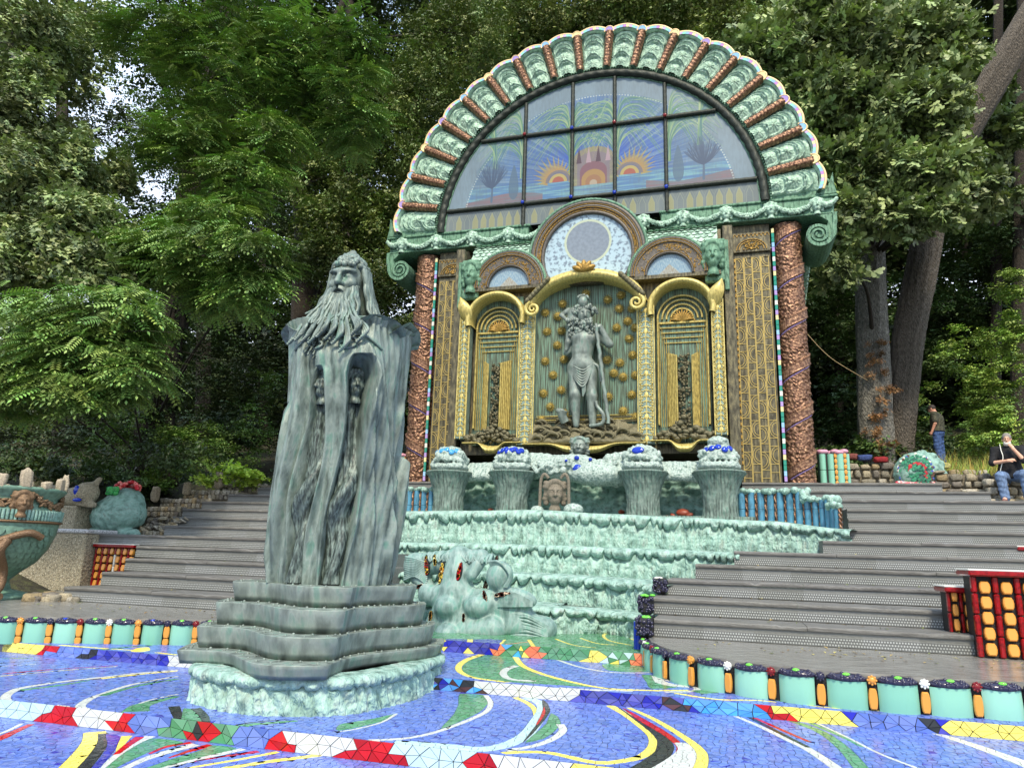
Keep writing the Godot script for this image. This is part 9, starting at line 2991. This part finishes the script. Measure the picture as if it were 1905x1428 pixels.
func camo() -> StandardMaterial3D:
	var m := mat(Color.WHITE, 0.9, 0.0, ntex(31, 0.03, [[0.3, s8(36, 38, 32)], [0.42, s8(74, 76, 58)], [0.5, s8(48, 52, 40)], [0.58, s8(104, 98, 78)], [0.68, s8(58, 60, 48)]], FastNoiseLite.TYPE_SIMPLEX_SMOOTH, 2, 256), Vector3(1.4, 1.4, 1.4))
	return m

func people() -> void:
	var denim := mat(s8(74, 102, 152), 0.9, 0.0, ntex(32, 0.05, [[0.2, Color(0.6, 0.62, 0.66)], [0.6, Color(0.9, 0.92, 0.95)], [0.85, Color(1, 1, 1)]], FastNoiseLite.TYPE_SIMPLEX_SMOOTH, 4, 256), Vector3(1.2, 0.6, 1.2), M.grit, 0.4)
	var denim_pale := mat(s8(120, 146, 184), 0.9, 0.0, M.fine, Vector3(1.2, 0.6, 1.2), M.grit, 0.4)
	var skin := mat(s8(206, 150, 124), 0.55); var skin2 := mat(s8(216, 168, 140), 0.55)
	skin.subsurf_scatter_enabled = true; skin.subsurf_scatter_strength = 0.1
	var dark_hair := mat(s8(52, 42, 36), 0.7); var grey_hair := mat(s8(128, 122, 116), 0.8)
	var shoe := mat(s8(120, 84, 74), 0.7)
	# standing man, seen from behind his left shoulder, head bowed
	var at := Vector3(6.25, 2.93, -4.2)
	var o := thing("person", at, "standing person with short dark hair, camouflage shirt and blue jeans looking down by the oak", "person")
	var J := {"pelvis": Vector3(0, 0.98, 0), "chest": Vector3(0, 1.30, 0.0), "neck": Vector3(0, 1.50, 0.03), "head": Vector3(0, 1.62, 0.10), "headb": Basis(Vector3.RIGHT, 0.45), "belly": 0.185, "hem": 0.93, "floor": 0.0,
		"lsh": Vector3(0.20, 1.43, 0.0), "lel": Vector3(0.27, 1.15, -0.02), "lwr": Vector3(0.27, 0.92, 0.08), "lhand": Vector3(0.26, 0.82, 0.13), "lpalm": Vector3(-1, 0, 0),
		"rsh": Vector3(-0.20, 1.43, 0.0), "rel": Vector3(-0.26, 1.15, 0.02), "rwr": Vector3(-0.25, 0.92, 0.10), "rhand": Vector3(-0.24, 0.82, 0.15), "rpalm": Vector3(1, 0, 0),
		"lhip": Vector3(0.095, 0.92, 0), "lkn": Vector3(0.11, 0.50, 0.02), "lan": Vector3(0.12, 0.09, -0.02), "ltoe": Vector3(0.14, 0.035, 0.16),
		"rhip": Vector3(-0.095, 0.92, 0), "rkn": Vector3(-0.11, 0.50, 0.0), "ran": Vector3(-0.12, 0.09, -0.04), "rtoe": Vector3(-0.15, 0.035, 0.14)}
	human(o, J, Transform3D(Basis(Vector3.UP, deg_to_rad(-118)), at), skin, camo(), denim, shoe, dark_hair, false)
	# seated man, elbow on his knee and hand at his mouth
	var at2 := Vector3(6.03, 1.83, 0.10)
	var p := thing("person", at2, "seated grey-bearded person in black top, pale jeans and glasses, hand at his mouth", "person")
	var J2 := {"pelvis": Vector3(0, 0.62, -0.05), "chest": Vector3(0, 0.98, 0.02), "neck": Vector3(0, 1.19, 0.06), "head": Vector3(0, 1.33, 0.11), "headb": Basis(Vector3.RIGHT, 0.12), "belly": 0.225, "hem": 0.52, "floor": 0.0,
		"lsh": Vector3(0.22, 1.12, 0.04), "lel": Vector3(0.25, 0.86, 0.26), "lwr": Vector3(0.09, 1.10, 0.30), "lhand": Vector3(0.02, 1.24, 0.27), "lpalm": Vector3(-0.6, 0, -0.8),
		"rsh": Vector3(-0.22, 1.12, 0.04), "rel": Vector3(-0.30, 0.84, 0.16), "rwr": Vector3(-0.02, 0.86, 0.34), "rhand": Vector3(0.10, 0.88, 0.33), "rpalm": Vector3(0, -0.5, -0.8),
		"lhip": Vector3(0.10, 0.56, 0.0), "lkn": Vector3(0.22, 0.56, 0.44), "lan": Vector3(0.24, 0.10, 0.40), "ltoe": Vector3(0.27, 0.035, 0.58),
		"rhip": Vector3(-0.10, 0.56, 0.0), "rkn": Vector3(-0.18, 0.54, 0.42), "ran": Vector3(-0.14, 0.10, 0.44), "rtoe": Vector3(-0.17, 0.035, 0.62)}
	var xf := Transform3D(Basis(Vector3.UP, deg_to_rad(-18)), at2)
	human(p, J2, xf, skin2, mat(s8(24, 25, 30), 0.85, 0.0, M.fine, Vector3(1, 1, 1), M.grit, 0.5), denim_pale, shoe, grey_hair, true)
	var bd := Sdf.new()
	var hb: Basis = J2.headb
	var hc: Vector3 = J2.head
	bd.ell(hc + hb * Vector3(0, -0.085, 0.045), Vector3(0.070, 0.065, 0.068), 0.02, hb)
	bd.ell(hc + hb * Vector3(0, -0.02, 0.12), Vector3(0.05, 0.055, 0.06), 0.02, hb, -1.0)
	var g := Geo.new()
	nets(g, bd.d, hc - Vector3.ONE * 0.25, hc + Vector3.ONE * 0.25, 0.011, Transform3D(xf.basis.scaled(Vector3.ONE / U), xf.origin))
	obj("beard", g, mat(s8(205, 200, 192), 0.9), p)
	var st := Geo.new()
	var T := Transform3D(xf.basis.scaled(Vector3.ONE / U), xf.origin)
	var pts := PackedVector3Array()
	for q in [Vector3(-0.13, 1.24, 0.06), Vector3(-0.12, 1.10, 0.20), Vector3(-0.10, 0.95, 0.255), Vector3(-0.14, 0.78, 0.24), Vector3(-0.2, 0.6, 0.2)]: pts.append(T * q)
	st.tube(spl(Array(pts), 5), 0.006, 5)
	obj("white_cord", st, M.white, p)
func extra_materials() -> void:
	M.pearl_a = mat(s8(176, 150, 205), 0.12, 0.2); M.pearl_b = mat(s8(150, 195, 226), 0.12, 0.2); M.pearl_c = mat(s8(236, 222, 160), 0.12, 0.2)
	M.gem_teal = mat(s8(40, 140, 120), 0.15); M.gem_sky = mat(s8(70, 150, 205), 0.1)
	M.gilt = mat(s8(200, 178, 108), 0.45, 0.4)
	M.roundel = mat(s8(112, 106, 98), 0.5, 0.3, M.fine, Vector3(1, 1, 1), M.grit, 0.3)
	M.teal_light = mat(s8(150, 172, 158), 0.5, 0.2, M.fine, Vector3(1.5, 0.3, 1.5), M.grit, 0.3)
	M.gold_bar = mat(s8(208, 186, 104), 0.45, 0.35, M.fine, Vector3(1.5, 0.4, 1.5))
	M.bronze_leaf = mat(s8(128, 122, 92), 0.5, 0.35, M.fine, Vector3(2, 2, 2), M.grit, 0.6)
	M.rust = mat(s8(140, 66, 46), 0.4); M.patina_black = mat(Color(0.95, 0.97, 0.96), 0.45, 0.15, ntex(41, 0.03, [[0.25, s8(40, 46, 43)], [0.45, s8(72, 82, 77)], [0.6, s8(104, 117, 110)], [0.8, s8(132, 146, 138)]]), Vector3(2.4, 0.5, 2.4), M.grit, 0.4)
	M.pink = mat(s8(205, 150, 170), 0.5)
	M.brown_stone = mat(s8(150, 140, 122), 0.85, 0.0, M.fine, Vector3(2, 2, 2), M.grit, 1.2)
	M.mortar = mat(s8(158, 148, 126), 0.95, 0.0, M.fine, Vector3(2, 2, 2), M.grit, 1.5)
	M.turq_dull = mat(s8(124, 162, 140), 0.5, 0.0, M.fine, Vector3(0.8, 0.8, 0.8))
	M.brown_copper = mat(s8(150, 120, 88), 0.5, 0.3, M.fine, Vector3(2, 2, 2), M.grit, 0.8)
	M.snake = mat(s8(140, 110, 80), 0.5, 0.3, M.fine, Vector3(3, 3, 3), M.lump, 1.0)
	M.shell = mat(s8(206, 190, 162), 0.7, 0.0, M.fine, Vector3(2, 2, 2), M.grit, 1.0)
	M.bark = mat(s8(158, 154, 142), 0.95, 0.0, M.fine, Vector3(1.3, 0.3, 1.3), M.bark_h, 11.0)
	M.bark_brown = mat(s8(132, 122, 108), 0.95, 0.0, M.fine, Vector3(1.3, 0.3, 1.3), M.bark_h, 11.0)
	M.bark_dark = mat(s8(66, 58, 48), 0.95, 0.0, M.fine, Vector3(1.2, 0.35, 1.2), M.bark_h, 4.0)
	M.grass = mat(Color.WHITE, 0.8)

func _ready() -> void:
	rng.seed = 11
	noise.seed = 3; noise.frequency = 0.1; noise.fractal_octaves = 3
	cells.seed = 9; cells.noise_type = FastNoiseLite.TYPE_CELLULAR; cells.frequency = 1.0; cells.fractal_type = FastNoiseLite.FRACTAL_NONE; cells.cellular_return_type = FastNoiseLite.RETURN_DISTANCE2_SUB
	noise2.seed = 3; noise2.frequency = 0.02; noise2.fractal_octaves = 3
	camera_and_light()
	var t := Time.get_ticks_msec()
	materials()
	M.bark_h = ntex(21, 0.05, [], FastNoiseLite.TYPE_SIMPLEX_SMOOTH, 3)
	extra_materials()
	for step in [ground, stairs, curbs, mosaic, facade, altar, basin, statue, props, trees, people]:
		step.call()
		print(step.get_method(), " ", Time.get_ticks_msec() - t)
